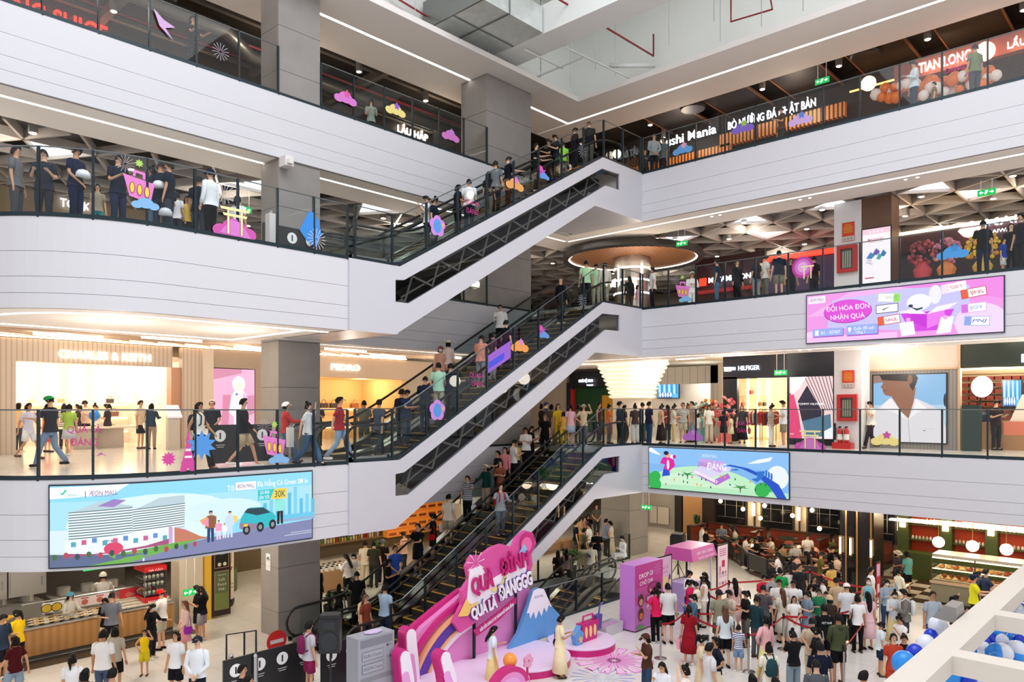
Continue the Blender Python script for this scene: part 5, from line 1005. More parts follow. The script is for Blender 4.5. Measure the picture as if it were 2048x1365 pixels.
def banquette(x0, x1, y0, y1, back, label):
    r = thing('banquette', ((x0+x1)/2,(y0+y1)/2, D1), label, 'seat'); b = MB(); b.box(x0, x1, y0, y1, D1+.1, D1+.45); b.build('seat', RUST, r); b = MB(); b.box(x0+.03, x1-.03, y0+.03, y1-.03, D1, D1+.1); b.build('base', DW, r)
    for s_ in back:
        b = MB()
        if s_ == 'E': b.box(x1-.15, x1, y0, y1, D1+.45, D1+.82); q = (x1-.2, x1+.05, y0, y1)
        if s_ == 'N': b.box(x0, x1, y1-.15, y1, D1+.45, D1+.82); q = (x0, x1, y1-.2, y1+.05)
        if s_ == 'S': b.box(x0, x1, y0, y0+.15, D1+.45, D1+.82); q = (x0, x1, y0-.05, y0+.2)
        b.build('backrest', RUST, r); b = MB(); b.box(q[0], q[1], q[2], q[3], D1+.82, D1+.87); b.build('cap', DW, r)
banquette(34.15,34.75,15.6,18.6, 'E', 'rust leather banquette under the first arched mirror'); banquette(32.9,34.2,18.0,18.65, 'N', 'rust leather banquette along the left end of the dining deck'); banquette(34.2,34.85,12.6,15.4, 'E', 'rust leather banquette under the second and third arched mirrors'); banquette(34.2,34.85,10.0,12.4, 'E', 'rust leather banquette behind the black pillars'); banquette(33.0,34.1,15.1,15.6, 'N', 'rust leather banquette divider, back towards the first booth'); banquette(33.0,34.1,12.2,12.6, 'N', 'rust leather banquette divider near the black pillars')
TT = mat('table_green_marble', '#2f3a30', .2, noise=.3, scale=4)
def cafe_table(x, y, label, rr=.42, m=TT):
    r = thing('cafe_table', (x, y, D1), label, 'table'); b = MB(); b.lathe([(rr, .70),(rr, .74)], (x, y, D1),20); b.build('tabletop', m, r); b = MB(); b.lathe([(.2,0),(.2,.03),(.03,.06),(.03,.70)], (x, y, D1),12); b.build('pedestal', BLACK, r)
def tub_chair(x, y, rot, c, label, grp='chairs of the dining deck'):
    r = thing('tub_chair', (x, y, D1), label, 'chair', grp); m_ = mat('chair_'+c.strip('#'), c, .6); b = MB(); b.lathe([(.22,.38),(.24,.4),(.24,.46),(.2,.48)], (x, y, D1),14); b.build('seat', m_, r); b = MB(); P = []
    for k in range(7):
        t = rot+math.pi+(k-3)*.3; P.append((x+.25*math.cos(t), y+.25*math.sin(t)))
    b.tube([(p[0], p[1], D1+.66) for p in P], [.03,.1,.13,.14,.13,.1,.03], 8, flat=.4); b.build('backrest', m_, r)
    for k in range(4): t = rot+.78+k*1.57; b = MB(); b.tube([(x+.15*math.cos(t), y+.15*math.sin(t), D1+.4),(x+.2*math.cos(t), y+.2*math.sin(t), D1)], .013,5); b.build('leg', BLACK, r)
TABS = [(33.5,17.2, 'cafe table in the first rust booth'),(31.9,15.9, 'cafe table nearest the poster stand on the dining deck'),(33.4,14.0, 'cafe table before the second arched mirror'),(30.6,14.2, 'cafe table behind the curve of the low screen'),(31.6,13.0, 'cafe table in the middle of the dining deck'),(33.3,11.2, 'cafe table before the third arched mirror'),(29.5,12.4, 'cafe table at the front edge of the dining deck'),(30.4,10.9, 'cafe table left of the black pillars'),(32.0,10.7, 'cafe table behind the black pillars')]
for x, y, l in TABS: cafe_table(x, y, l)
random.seed(17); CC = ['#d9a58e', '#8e2c1c', '#59652a', '#7b3a24']
for i, (x, y, l) in enumerate(TABS):
    for k in range(3):
        t = 2.2+k*1.9+i*.7
        if x > 33 and math.cos(t) > .3: continue
        c = CC[(i+k) % 4]; tub_chair(x+.68*math.cos(t), y+.68*math.sin(t), t+math.pi, c, {'#d9a58e': 'pale pink', '#8e2c1c': 'dark red', '#59652a': 'olive green', '#7b3a24': 'rust brown'}[c]+' round-backed chair at the tables of the dining deck', {'#d9a58e': 'pale pink', '#8e2c1c': 'dark red', '#59652a': 'olive', '#7b3a24': 'rust'}[c]+' chairs of the dining deck')
for k, (x, y) in enumerate([(32.75,17.7),(32.7,16.7)]): b = MB(); b.lathe([(.2,0),(.22,.05),(.22,.42),(.18,.46)], (x, y, D1),16); b.build('pouf', RUST, label=['rust leather pouf at the first booth, left', 'rust leather pouf at the first booth, right'][k], cat='stool')
# black and brass pillar
mb = MB(); mb.box(28.3,29.4,8.75,9.86, F1, F1+3.6); struct('trim_34', mb, mat('black_lacquer', '#0f0f11', .25)); BRS = mat('brass', '#a9824a')
mb = MB(); mb.box(28.27,28.3,9.38,9.62, F1, F1+3.6,0); mb.box(28.25,28.3,9.66,9.72, F1, F1+3.6,1); mb.box(28.25,28.3,9.28,9.34, F1, F1+3.6,1); mb.box(28.25,28.3,8.8,8.86, F1, F1+3.6,1); struct('trim_35', mb, [MIR, BRS])
for k, (x, y) in enumerate([(28.15,9.86),(28.15,9.5),(28.15,8.8)]):
    r = thing('tube_lamp', (x, y, F1+1.5), ['brass-framed glowing tube lamp on the left edge of the black pillar', 'brass-framed glowing tube lamp over the mirror of the black pillar', 'brass-framed glowing tube lamp on the right edge of the black pillar'][k], 'lamp'); b = MB(); b.lathe([(.035,0),(.035,.6)], (x, y, F1+1.45),8); b.build('tube', SCONCE, r); b = MB(); b.lathe([(.06,-.05),(.06,0)], (x, y, F1+1.45),8); b.lathe([(.06,.6),(.06,.65)], (x, y, F1+1.45),8); b.build('cap', BRS, r)
# ---- bakery ----
mb = MB(); S_t = .62
for i in range(9):
    for j in range(9): mb.box(28.6+i*S_t, 28.6+(i+1)*S_t, 4.0+j*S_t, 4.0+(j+1)*S_t, F1+.002, F1+.008,(i+j) % 2)
struct('floor', mb, [mat('check_white', '#cfc4b2', .2), mat('check_brown', '#4a3227', .2)])
BX = 33.4; wallX(BX, 1812,2140, F1, F1+3.6, mat('bakery_orange', '#c03c12', .6, noise=.05)); OLV = mat('olive_green', '#3f4a1d', .5, noise=.08)
r = thing('bakery_shelving', fX(BX)(W_(1900, BX), F1), 'olive green shelving unit with orange back behind the bakery counter', 'shelves'); f = fX(BX)
b = MB(); pil = [1813,1898,1988,2085]
for px in pil: slab(f, W_(px, BX)-.2, W_(px, BX)+.2, F1, F1+3.6,0,.5,0, mb=b)
b.build('pilasters', OLV, r)
for v in (1.45,2.05,2.75): b = MB(); slab(f, W_(1815, BX), W_(2085, BX), F1+v, F1+v+.05,0,.42,0, mb=b); b.build('shelf_board', OLV, r)
random.seed(14)
for bay in range(3):
    u0, u1 = W_(pil[bay], BX)+.3, W_(pil[bay+1], BX)-.3
    for v, kind in ((1.5,0),(2.1,1),(2.8,1)):
        if v == 2.8 and bay < 2: continue
        k = u0
        while k < u1:
            c = random.choice(['#b5322c', '#d9b08a', '#efe3cf', '#8a2f1c'] if (bay == 0 and kind) else ['#efe7da', '#d9cbb4', '#c9b8a0', '#f4efe6']); hh_ = .13 if not kind else .24; p = f(k, F1+v, .25)
            t = thing('bottle' if kind else 'cup', p, 'bottle in the rows on the olive bakery shelves' if kind else 'stacked white cup on the lower olive bakery shelf', 'bottle' if kind else 'cup', 'bottles on the bakery shelves' if kind else 'cups on the bakery shelves'); q = MB(); q.lathe([(.045,0),(.05, hh_*.65),(.022, hh_*.8),(.022, hh_)], p, 8); q.build('body', mat('bottle_'+c.strip('#'), c, .35), t); k += .13
for k, px in enumerate(pil[:3]): slab(f, W_(px, BX)-.1, W_(px, BX)+.1, F1+1.95, F1+2.15,.5,.6, SCONCE, 'wall_lamp', label='glowing box lamp on the '+['left', 'middle', 'right'][k]+' olive pilaster of the bakery', cat='lamp')
for k, (px, py) in enumerate([(1877,1085),(1945,1093),(2013,1100)]): p = onX(px, py, 30.3); r = thing('globe_lamp', p, ['left', 'middle', 'right'][k]+' of the three big white globe lamps over the bakery counter', 'lamp'); b = MB(); b.ball(p, .2,18); b.build('globe', mat('globe_white', '#fff0d8', .5, e=3), r, smooth=True); b = MB(); b.tube([p+Vector((0,0,.18)), Vector((p.x, p.y, F1+3.6))], .012,4); b.build('stem', BRS, r)
r = thing('slatted_canopy', (31.6,6, F1+3), 'curved canopy of glowing cream slats above the bakery', 'canopy')
for k in range(6):
    b = MB(); z0_ = F1+2.2+k*.08; x0 = 32.6-k*.42; b.box(x0, x0+.3,.5,9.5-.12*k*k, z0_, z0_+.05); b.build('slat', mat('slat_glow', '#ffeccc', .6, e=1.6), r)
b = MB(); b.box(32.3,33,4.0,9.2, F1, F1+1.05); b.build('back_counter', OLV, label='olive green panelled back counter of the bakery', cat='counter')
r = thing('pastry_display', (29,6, F1), 'glass pastry display case full of breads with grey-olive base', 'display case'); ya, yb = 7.05,1.6
b = MB(); b.box(28.8,29.9, yb, ya, F1+.1, F1+.72); b.build('base_cabinet', mat('olive_grey', '#7a7560', .4), r); b = MB(); b.box(28.85,29.9, yb, ya, F1, F1+.1); b.build('plinth', BLACK, r); b = MB(); b.box(28.76,29.95, yb, ya+.03, F1+.72, F1+.8); b.build('stone_sill', mat('warm_stone', '#b99f82', .4), r)
b = MB(); b.box(28.95,29.9, yb, ya, F1+1.62, F1+1.7); b.build('top_deck', STEEL, r)
b = MB(); 
for v in (.82,1.2): b.box(28.95,29.85, yb+.05, ya-.05, F1+v, F1+v+.02)
b.build('glass_shelf', mat('shelf_pale', '#d9c9ae', .3), r)
b = MB(); b.box(28.93,28.96, yb, ya, F1+1.19, F1+1.21); b.box(28.93,28.97, yb, ya, F1+1.56, F1+1.6); b.build('light_strip', LITW, r)
b = MB()
for y in (ya, ya-1.3, ya-2.6, ya-3.9): b.box(28.8,28.84, y-.04, y, F1+.8, F1+1.66)
b.build('frame', mat('case_bronze', '#5a4636', .4, m=.6), r); b = MB(); b.quad((28.82, yb, F1+.8),(28.82, ya, F1+.8),(28.82, ya, F1+1.64),(28.82, yb, F1+1.64)); b.quad((28.82, ya, F1+.8),(29.9, ya, F1+.8),(29.9, ya, F1+1.64),(28.82, ya, F1+1.64)); b.build('front_glass', GLASS, r)
random.seed(15); PC = ['#c98a3f', '#b5652a', '#e0b36a', '#a34a24', '#d9793f', '#e8c88a']
for v, rows in ((.84,3),(1.22,2)):
    for j in range(rows):
        k = yb+.15
        while k < ya-.1:
            c = random.choice(PC); b = MB(); s_ = random.uniform(.06,.085); b.lathe([(.01,0),(s_, .02),(s_*.95,.06),(s_*.4,.1),(.005,.105)], (29.1+j*.24, k, F1+v),9,0,1, random.uniform(.8,1.4)); b.build('pastry', mat('pastry_'+c.strip('#'), c, .7, noise=.2, scale=20), smooth=True, label='golden pastry or bread roll inside the glass display case', cat='pastry', group='pastries in the display case'); k += .21
lamp((30.8,5, F1+2.6),90,(1,.82,.6),.3); lamp((32.2,7.4, F1+2.5),40,(1,.8,.55),.2); lamp((31.6,12.5, F1+2.8),38,(1,.72,.45),.3); lamp((32.5,16.5, F1+2.8),45,(1,.72,.45),.3)
# ---- kiosks by the queue ----
GRAD = mat('kiosk_pink', '#d457b8', .4)
r = thing('prize_vending_box', (19.7,12.9, F1), 'tall pink prize machine reading DROP ĐI CHỜ CHI', 'vending machine'); x0, x1, y0, y1 = 18.95,20.5,12.6,13.15
b = MB(); b.box(x0, x1, y0, y1, F1+.04, F1+2.0); b.build('cabinet', mat('kiosk_lilac', '#c77fd0', .4), r); b = MB(); b.box(x0+.03, x1-.03, y0+.03, y1-.03, F1, F1+.04); b.build('plinth', BLACK, r)
A = Art(fY(y0-.002),.0015); A.rect(x0, F1+.04, x1, F1+2.0, '#c9539f'); A.rect(x0, F1+.04, x1, F1+.8, '#c878c4'); A.rect(x0, F1+1.3, x1, F1+2.0, '#c23a92'); A.text('DROP ĐI', x0+.6, F1+1.66,.14, '#ffffff', w=.75, rot=.05); A.text('CHỜ CHI', x0+.6, F1+1.44,.12, '#ffffff', w=.7, rot=.05); A.burst(x0+1.25, F1+1.75,.2,10, '#e9c9ee', .03); A.star(x0+.2, F1+1.12,.08,.03,4, '#6f9de0')
A.ell(x0+1.0, F1+1.2,.32,.2, '#8c2369'); A.ell(x0+1.0, F1+1.18,.27,.15, '#b0327f'); A.rect(x0+.6, F1+.82, x1-.08, F1+1.0, '#2a1f2c'); A.rect(x0+.62, F1+.84, x1-.1, F1+.98, '#e7a8d8')
for v, c in ((.92, '#d9a58e'),(.5, '#e0803a')): A.ell(x0+.3, F1+v, .15,.2, '#8c1f50'); A.ell(x0+.3, F1+v, .12,.17, '#5a2a20'); A.ell(x0+.3, F1+v-.05,.1,.1, c)
A.ell(x0+.25, F1+.12,.22,.06, '#4faa4a'); A.build('front_artwork', PRINT, r)
def easel(x0, x1, y, h, label, draw, z0=0.05):
    r = thing('poster_stand', ((x0+x1)/2, y, F1), label, 'poster stand'); b = MB(); b.box(x0, x0+.04, y, y+.04, F1, F1+h); b.box(x1-.04, x1, y, y+.04, F1, F1+h); b.box(x0, x1, y, y+.04, F1+h-.04, F1+h); b.box(x0, x1, y, y+.04, F1+.3, F1+.34); b.box(x0, x0+.04, y-.25, y+.25, F1, F1+.03); b.box(x1-.04, x1, y-.25, y+.25, F1, F1+.03); b.build('frame', BLACK, r); b = MB(); b.box(x0+.04, x1-.04, y+.005, y+.03, F1+.34, F1+h-.04); b.build('board', mat('poster_paper', '#f0dfe6', .5), r)
    A = Art(fY(y+.003),.001); draw(A, x0+.04, x1-.04, F1+.34, F1+h-.04); A.build('print', PRINT, r)
def dp1(A, a, b_, c, d):
    A.rect(a, c, b_, d, '#e9c4dd'); A.text('THỂ LỆ', (a+b_)/2, d-.35,.08, '#b5528f', w=.4, rot=.1); A.text('CHƠI', (a+b_)/2, d-.5,.08, '#b5528f', w=.3, rot=.1); A.cloud(a+.35, c+.7,.5, '#e8dd9a'); A.poly([(a+.55, c+.6),(a+.75, c+.9),(a+.7, c+1.0)], '#c2326e'); A.rect(b_-.15, c+.8, b_-.06, c+.95, '#2a2a55')
def dp2(A, a, b_, c, d):
    A.rect(a, c, b_, d, '#f3dbe4'); 
    for k in range(4): A.rect(a+.12, d-.15-k*.07, b_-.12, d-.12-k*.07, '#c65a94')
    A.rect(a+.3, d-.75, a+.5, d-.52, '#c2185b'); A.ell(a+.16, d-.8,.05,.12, '#d9668f')
    for k in range(6): A.rect(a+.08+(k % 3)*.2, c+.25+(k//3)*.35, a+.22+(k % 3)*.2, c+.27+(k//3)*.35, '#b5528f'); A.rect(a+.1+(k % 3)*.2, c+.32+(k//3)*.35, a+.2+(k % 3)*.2, c+.42+(k//3)*.35, ['#c9a0b4', '#8a5a7a', '#e07a9e'][k % 3])
easel(20.75,21.65,12.95,1.95, 'black-framed pale pink rules poster right of the pink prize machine', dp1); easel(23.5,24.3,12.3,2.05, 'tall black-framed white and pink instruction poster at the queue entrance', dp2)
r = thing('booth_kiosk', (22.5,12.7, F1), 'small pink-roofed booth with a lilac counter at the queue', 'booth'); b = MB(); b.box(21.95,22.75,12.5,13.2, F1, F1+.95); b.build('counter', mat('lilac_counter', '#b9a0d9', .5), r); b = MB()
for x, y in ((21.95,12.45),(23.35,12.45),(21.95,13.25),(23.35,13.25)): b.box(x, x+.05, y, y+.05, F1, F1+1.75)
b.build('posts', mat('post_white', '#e6e0e8', .5), r)
b = MB(); b.add([(21.85,12.3, F1+1.72),(23.5,12.3, F1+1.72),(23.5,13.4, F1+1.72),(21.85,13.4, F1+1.72),(21.9,12.4, F1+2.12),(23.42,12.4, F1+2.12),(23.42,13.3, F1+2.12),(21.9,13.3, F1+2.12)], [(3,2,1,0),(4,5,6,7),(0,1,5,4),(1,2,6,5),(2,3,7,6),(3,0,4,7)]); b.build('roof', mat('roof_pink', '#c9539f', .45), r); A = Art(lambda u, v, d=0: Vector((u, 12.3+(v-1.72)*.25-d-.004, F1+v)),.001); A.text('APP XIN CHÀO', 22.75,1.95,.1, '#f7d9f0', w=1.1, rot=.02); A.text('NHẬN QUÀ NGAY', 22.8,1.8,.08, '#f7d9f0', w=1.1, rot=.02); A.build('lettering', PRINT, r)
r = thing('storage_tub', (18.4,13.1, F1), 'translucent plastic tub on the floor beside the pink prize machine', 'tub'); b = MB(); b.add([(17.95+a*.9+(.04 if not k else 0)*(1-2*a),12.95+c*.45, F1+k*.32) for k in (0,1) for a in (0,1) for c in (0,1)], [(0,1,3,2),(0,4,5,1),(2,3,7,6),(0,2,6,4),(1,5,7,3)]); b.build('body', mat('plastic_clear', '#cfcbd0', .3), r); b = MB(); b.box(18,18.8,13,13.35, F1+.05, F1+.27); b.build('contents', mat('tub_contents', '#b58fb0', .8, noise=.4, scale=20), r)
# loudspeakers
def speaker(x, y, ztop, rot, label, s=.42, h=.78):
    r = thing('loudspeaker', (x, y, ztop-h), label, 'speaker'); d = (math.cos(rot), math.sin(rot)); b = MB(); b.obox((x, y), d, s, s*.8, ztop-h, ztop-.08); b.obox((x+0*d[0], y), d, s*.94, s*.7, ztop-.08, ztop); b.build('cabinet', BLACK, r)
    g = lambda u, v, q: Vector((x+d[0]*u+d[1]*q, y+d[1]*u-d[0]*q, ztop-h+v)); b = MB(); b.prism([(.17*math.cos(t),.25+.2*math.sin(t)) for t in [2*math.pi*i/20 for i in range(20)]], lambda u, v, q: g(u, v, s*.4+q),.0,.02); b.prism([(-.13,.5),(.13,.5),(.13,.66),(-.13,.66)], lambda u, v, q: g(u, v, s*.4+q),0,.015); b.build('grille', mat('speaker_grille', '#22252b', .6), r)
    t = thing('speaker_stand', (x, y, F1), label.replace('loudspeaker', 'tripod stand under the loudspeaker'), 'stand'); b = MB(); b.tube([(x, y, F1+.3),(x, y, ztop-h)], .025,6); b.build('pole', BLACK, t)
    for k in range(3): b = MB(); a = 2.1*k+.4; b.tube([(x, y, F1+.75),(x+.5*math.cos(a), y+.5*math.sin(a), F1)], .016,5); b.build('leg', BLACK, t)
p = ray(661,1265); speaker(p.x*15.6, p.y*15.6, F1+2.46,-.75, 'black loudspeaker on a pole above the grey directory kiosk'); p = ray(1356,1090); speaker(p.x*29, p.y*29, F1+1.9,.3, 'black loudspeaker behind the pink-roofed booth', .6,.6)
# grey directory kiosk
D = thing('directory_kiosk', (10.3,14.2, F1), 'grey directory kiosk reading SUN Court and MOON Court', 'kiosk'); kx, ky = 9.8,13.75; b = MB(); b.box(kx, kx+1.0, ky, ky+.45, F1, F1+1.62); b.build('body', mat('kiosk_grey', '#9ea1ab', .45, noise=.03), D)
A = Art(fY(ky-.003),.0015); A.rect(kx+.06, F1+1.4, kx+.95, F1+1.57, '#7d808b'); A.rect(kx+.06, F1+.62, kx+.95, F1+.72, '#85888f')
for v, t in ((1.2, 'SUN Court'),(.92, 'MOON Court')): A.rect(kx+.1, F1+v-.1, kx+.68, F1+v+.1, '#6a6c74'); A.rect(kx+.11, F1+v-.09, kx+.67, F1+v+.09, '#a4a7b1'); A.text(t, kx+.39, F1+v, .075, '#5a5c66', w=.5, bold=False)
A.rect(kx+.1, F1+.42, kx+.48, F1+.54, '#1b1b1e'); A.text('CAUTION', kx+.29, F1+.48,.06, '#f0f0f0', w=.34)
for k in range(3): A.rect(kx+.1, F1+.34-k*.06, kx+.85, F1+.35-k*.06, '#6a6c74')
for v, sg in ((1.34,-1),(1.08,1)): A.rect(kx+.76, F1+v-.005, kx+.9, F1+v+.005, '#44464e'); x = kx+(.76 if sg < 0 else .9); A.poly([(x, F1+v),(x-sg*.05, F1+v+.05),(x-sg*.04, F1+v)], '#44464e'); A.poly([(x, F1+v),(x-sg*.05, F1+v-.05),(x-sg*.04, F1+v)], '#44464e')
A.build('lettering', PRINT, D); b = MB(); b.lathe([(.16,0),(.2,.02),(.2,.04),(.06,.07)], (kx+.55, ky+.2, F1+1.62),8,0,1.2,.7); b.build('sun_hat', mat('lilac_hat', '#cdb8da', .7), label='lilac folded fan lying on top of the grey directory kiosk', cat='fan')
# foot of the escalators at left
r = thing('no_entry_sign', (11.1,18.2, F1+.5), 'round red no-entry sign at the escalator newel', 'sign'); p = onY(553,1283,19.0); b = MB(); f = fY(19.0); b.prism([(p.x+.3*math.cos(t), p.z+.3*math.sin(t)) for t in [2*math.pi*i/28 for i in range(28)]], f, 0,.02); b.build('disc', mat('sign_red', '#c4161c', .5), r); b = MB(); slab(f, p.x-.2, p.x+.2, p.z-.05, p.z+.05,.02,.03,0, mb=b); b.build('bar', WHITE, r); b = MB(); b.tube([(p.x, 19.02, p.z-.3),(p.x, 19.02, F1)], .02,5); b.build('pole', CHROME, r)
r = thing('floor_handrail', onz(453,1345, F1), 'black square handrail beside the foot of the escalator', 'handrail'); q0, q1 = onz(453,1345, F1), onz(512,1335, F1); b = MB(); b.tube([q0, q0+Vector((0,0,.95)), q1+Vector((0,0,.95)), q1], .03,4); b.build('rail', BLACK, r); b = MB(); q = q0.lerp(q1,.6); b.tube([q, q+Vector((0,0,.95))], .028,4); b.build('post', BLACK, r)
def warn_board(x, y, z, w, h, rot, label):
    r = thing('warning_board', (x, y, z), label, 'board'); d = (math.cos(rot), math.sin(rot)); b = MB(); b.obox((x, y), d, w, .05, z+.05, z+h); b.build('panel', mat('board_black', '#1d1d20', .4), r)
    g = lambda u, v, q=0: Vector((x+d[0]*u+d[1]*(.03+q), y+d[1]*u-d[0]*(.03+q), z+v)); A = Art(g, .001); n = max(1, int(w/.55))
    for k in range(n):
        u = -w/2+(k+.5)*w/n; A.ell(u, h-.28,.15,.15, '#e9e9e9'); A.ell(u, h-.28,.13,.13, '#e9e9e9' if k else '#f2f2f2'); A.rect(u-.02, h-.36, u+.02, h-.2, '#1d1d20'); A.rect(u-.12, h-.52, u+.12, h-.5, '#bbbbbb'); A.rect(u-.09, h-.57, u+.09, h-.55, '#bbbbbb')
    A.build('pictograms', PRINT, r); b = MB()
    for u in (-w/2+.05, w/2-.05): b.tube([g(u, 0,-.03), g(u, .06,-.03)], .02,5)
    b.build('foot', BLACK, r)
p = onz(520,1400, F1); warn_board(9.0,16.1, F1,2.3,1.1,.0, 'long black barrier board with white pictograms before the escalator foot'); warn_board(10.4,15.3, F1,1.1,1.15,0, 'black warning board with round pictogram behind the glass panel')
for k, (px, py) in enumerate([(462,1325),(511,1345),(697-10,1500)][:2]):
    d = ray(px, py); t = 17.2; x, y = d.x*t, d.y*t; r = thing('bollard', (x, y, F1), ['steel bollard with a white instruction sleeve, left of two', 'plain steel bollard, right of two'][k], 'bollard'); b = MB(); b.lathe([(.06,0),(.06,1.05),(.03,1.1)], (x, y, F1),12); b.build('post', CHROME, r)
    if k == 0: b = MB(); b.box(x-.13, x+.13, y-.13, y+.13, F1+.1, F1+.85); b.build('sleeve', mat('sleeve_white', '#d9d3d0', .6), r)
# level 2/3 escalator mouths: boards, bollard, bin
Yb = 18.2
def esc_board(z, x0, label): warn_board(x0, Yb, z, 1.7,1.02,0, label)
esc_board(0, uY(482, Yb), 'black barrier board with round white pictograms on the second level'); esc_board(FL[3], 10.8, 'dark barrier board with red lettering at the third level escalator')
r = thing('bollard', (9.1,17.2, FL[3]), 'tall steel bollard with white instruction sleeve on the third level', 'bollard'); x = uY(542,17.2); b = MB(); b.box(x-.1, x+.1,17.1,17.3, FL[3]+.1, FL[3]+1.0); b.build('sleeve', mat('sleeve_white', '#d9d3d0'), r); b = MB(); b.lathe([(.05,0),(.05,1.08)], (x, 17.2, FL[3]),10); b.build('post', CHROME, r)
r = thing('bollard', (9,17.1,0), 'steel bollard with white sleeve beside the barrier board on the second level', 'bollard'); x = uY(580,17.1); b = MB(); b.box(x-.07, x+.07,17.03,17.17,.45,.95); b.build('sleeve', mat('sleeve_white', '#d9d3d0'), r); b = MB(); b.lathe([(.04,0),(.04,1.0)], (x, 17.1,0),10); b.build('post', CHROME, r)
# ---- queue posts and red belts ----
BELT = mat('red_belt', '#b5122a', .5)
posts = [(549,1), ]
QP = [(1321,1318),(1370,1292),(1458,1222),(1488,1280),(1497,1345),(1567,1300),(1600,1265),(1620,1196),(1705,1287),(1742,1235),(1688,1375),(1400,1238),(1650,1330),(1760,1250),(1415,1350)]
QV = []
for k, (px, py) in enumerate(QP):
    p = onz(px, py, F1); QV.append(p); t = thing('queue_post', p, 'steel queue barrier post with round base and belt head among the crowd', 'queue post', 'belt posts of the queue'); b = MB(); b.lathe([(.17,0),(.17,.015),(.06,.04),(.025,.05)], p, 18); b.build('base', CHROME, t); b = MB(); b.lathe([(.028,.04),(.028,.88)], p, 10); b.build('post', CHROME, t); b = MB(); b.lathe([(.035,.86),(.035,1.0),(.025,1.01)], p, 10); b.build('belt_head', BLACK, t)
for k, (i, j, lb) in enumerate([(0,1, 'nearest the pink prize machine'),(1,3, 'behind the child in stripes'),(2,7, 'before the dining deck'),(2,11, 'beside the poster stand'),(3,6, 'through the middle of the crowd'),(4,5, 'at the front, left of centre'),(5,8, 'at the front, right of centre'),(6,9, 'at the far right of the queue'),(10,13, 'long slanting one at the right front'),(1,4, 'crossing in front of the woman in red'),(11,3, 'behind the woman in pale blue'),(5,12, 'behind the woman in black'),(7,9, 'at the back right')]):
    a, c = QV[i], QV[j]; b = MB(); N = 8
    for s_ in range(N):
        u, v = s_/N, (s_+1)/N; za, zb = .93-.10*math.sin(math.pi*u),.93-.10*math.sin(math.pi*v); A_, B_ = a.lerp(c, u), a.lerp(c, v); b.quad(A_+Vector((0,0, za-.03)), B_+Vector((0,0, zb-.03)), B_+Vector((0,0, zb+.03)), A_+Vector((0,0, za+.03)))
    b.build('belt', BELT, label='red retractable queue belt, '+lb, cat='belt')
# ---------------- LED screens ----------------
def led(name, fn, w_, h_, label, draw, emit, cuts=None):
    p = fn(0,0,0); r = thing(name, p, label, 'screen'); N = 24 if cuts else 1; b = MB()
    for i in range(N):
        u0, u1 = w_*i/N, w_*(i+1)/N
        b.prism([(u0-(.03 if i == 0 else 0),-.03),(u1+(.03 if i == N-1 else 0),-.03),(u1+(.03 if i == N-1 else 0), h_+.03),(u0-(.03 if i == 0 else 0), h_+.03)], fn, .0,.05)
    b.build('casing', mat('led_casing', '#1b2a38', .4), r)
    A = Art(lambda u, v, d=0: fn(u*w_, v*h_, d+.053),.0012, cuts/w_ if cuts else None); A.clip = 1; draw(A, w_/h_); A.build('picture', art_mat('led_%03d' % int(emit*100), emit), r); return r
S0, S1 = 6.74,1.1
def fcurve(u, v, d=0):
    p, n = LP(S0-u); return p+n*d+Vector((0,0,-1.76+v))
def person_art(A, x, y, h, skin, top, bot, hair, a):
    w_ = h/a*.16; A.poly([(x-w_*.7, y),(x-w_*.2, y),(x, y+h*.45),(x+w_*.2, y),(x+w_*.7, y),(x+w_*.7, y+h*.5),(x-w_*.7, y+h*.5)], bot); A.poly([(x-w_*1.1, y+h*.45),(x+w_*1.1, y+h*.45),(x+w_*1.2, y+h*.8),(x+w_*.5, y+h*.86),(x-w_*.5, y+h*.86),(x-w_*1.2, y+h*.8)], top)
    A.ell(x, y+h*.93, h/a*.06, h*.07, skin, 12); A.poly([(x-h/a*.065, y+h*.93),(x-h/a*.05, y+h*1.01),(x+h/a*.05, y+h*1.01),(x+h/a*.065, y+h*.93),(x, y+h*.97)], hair)
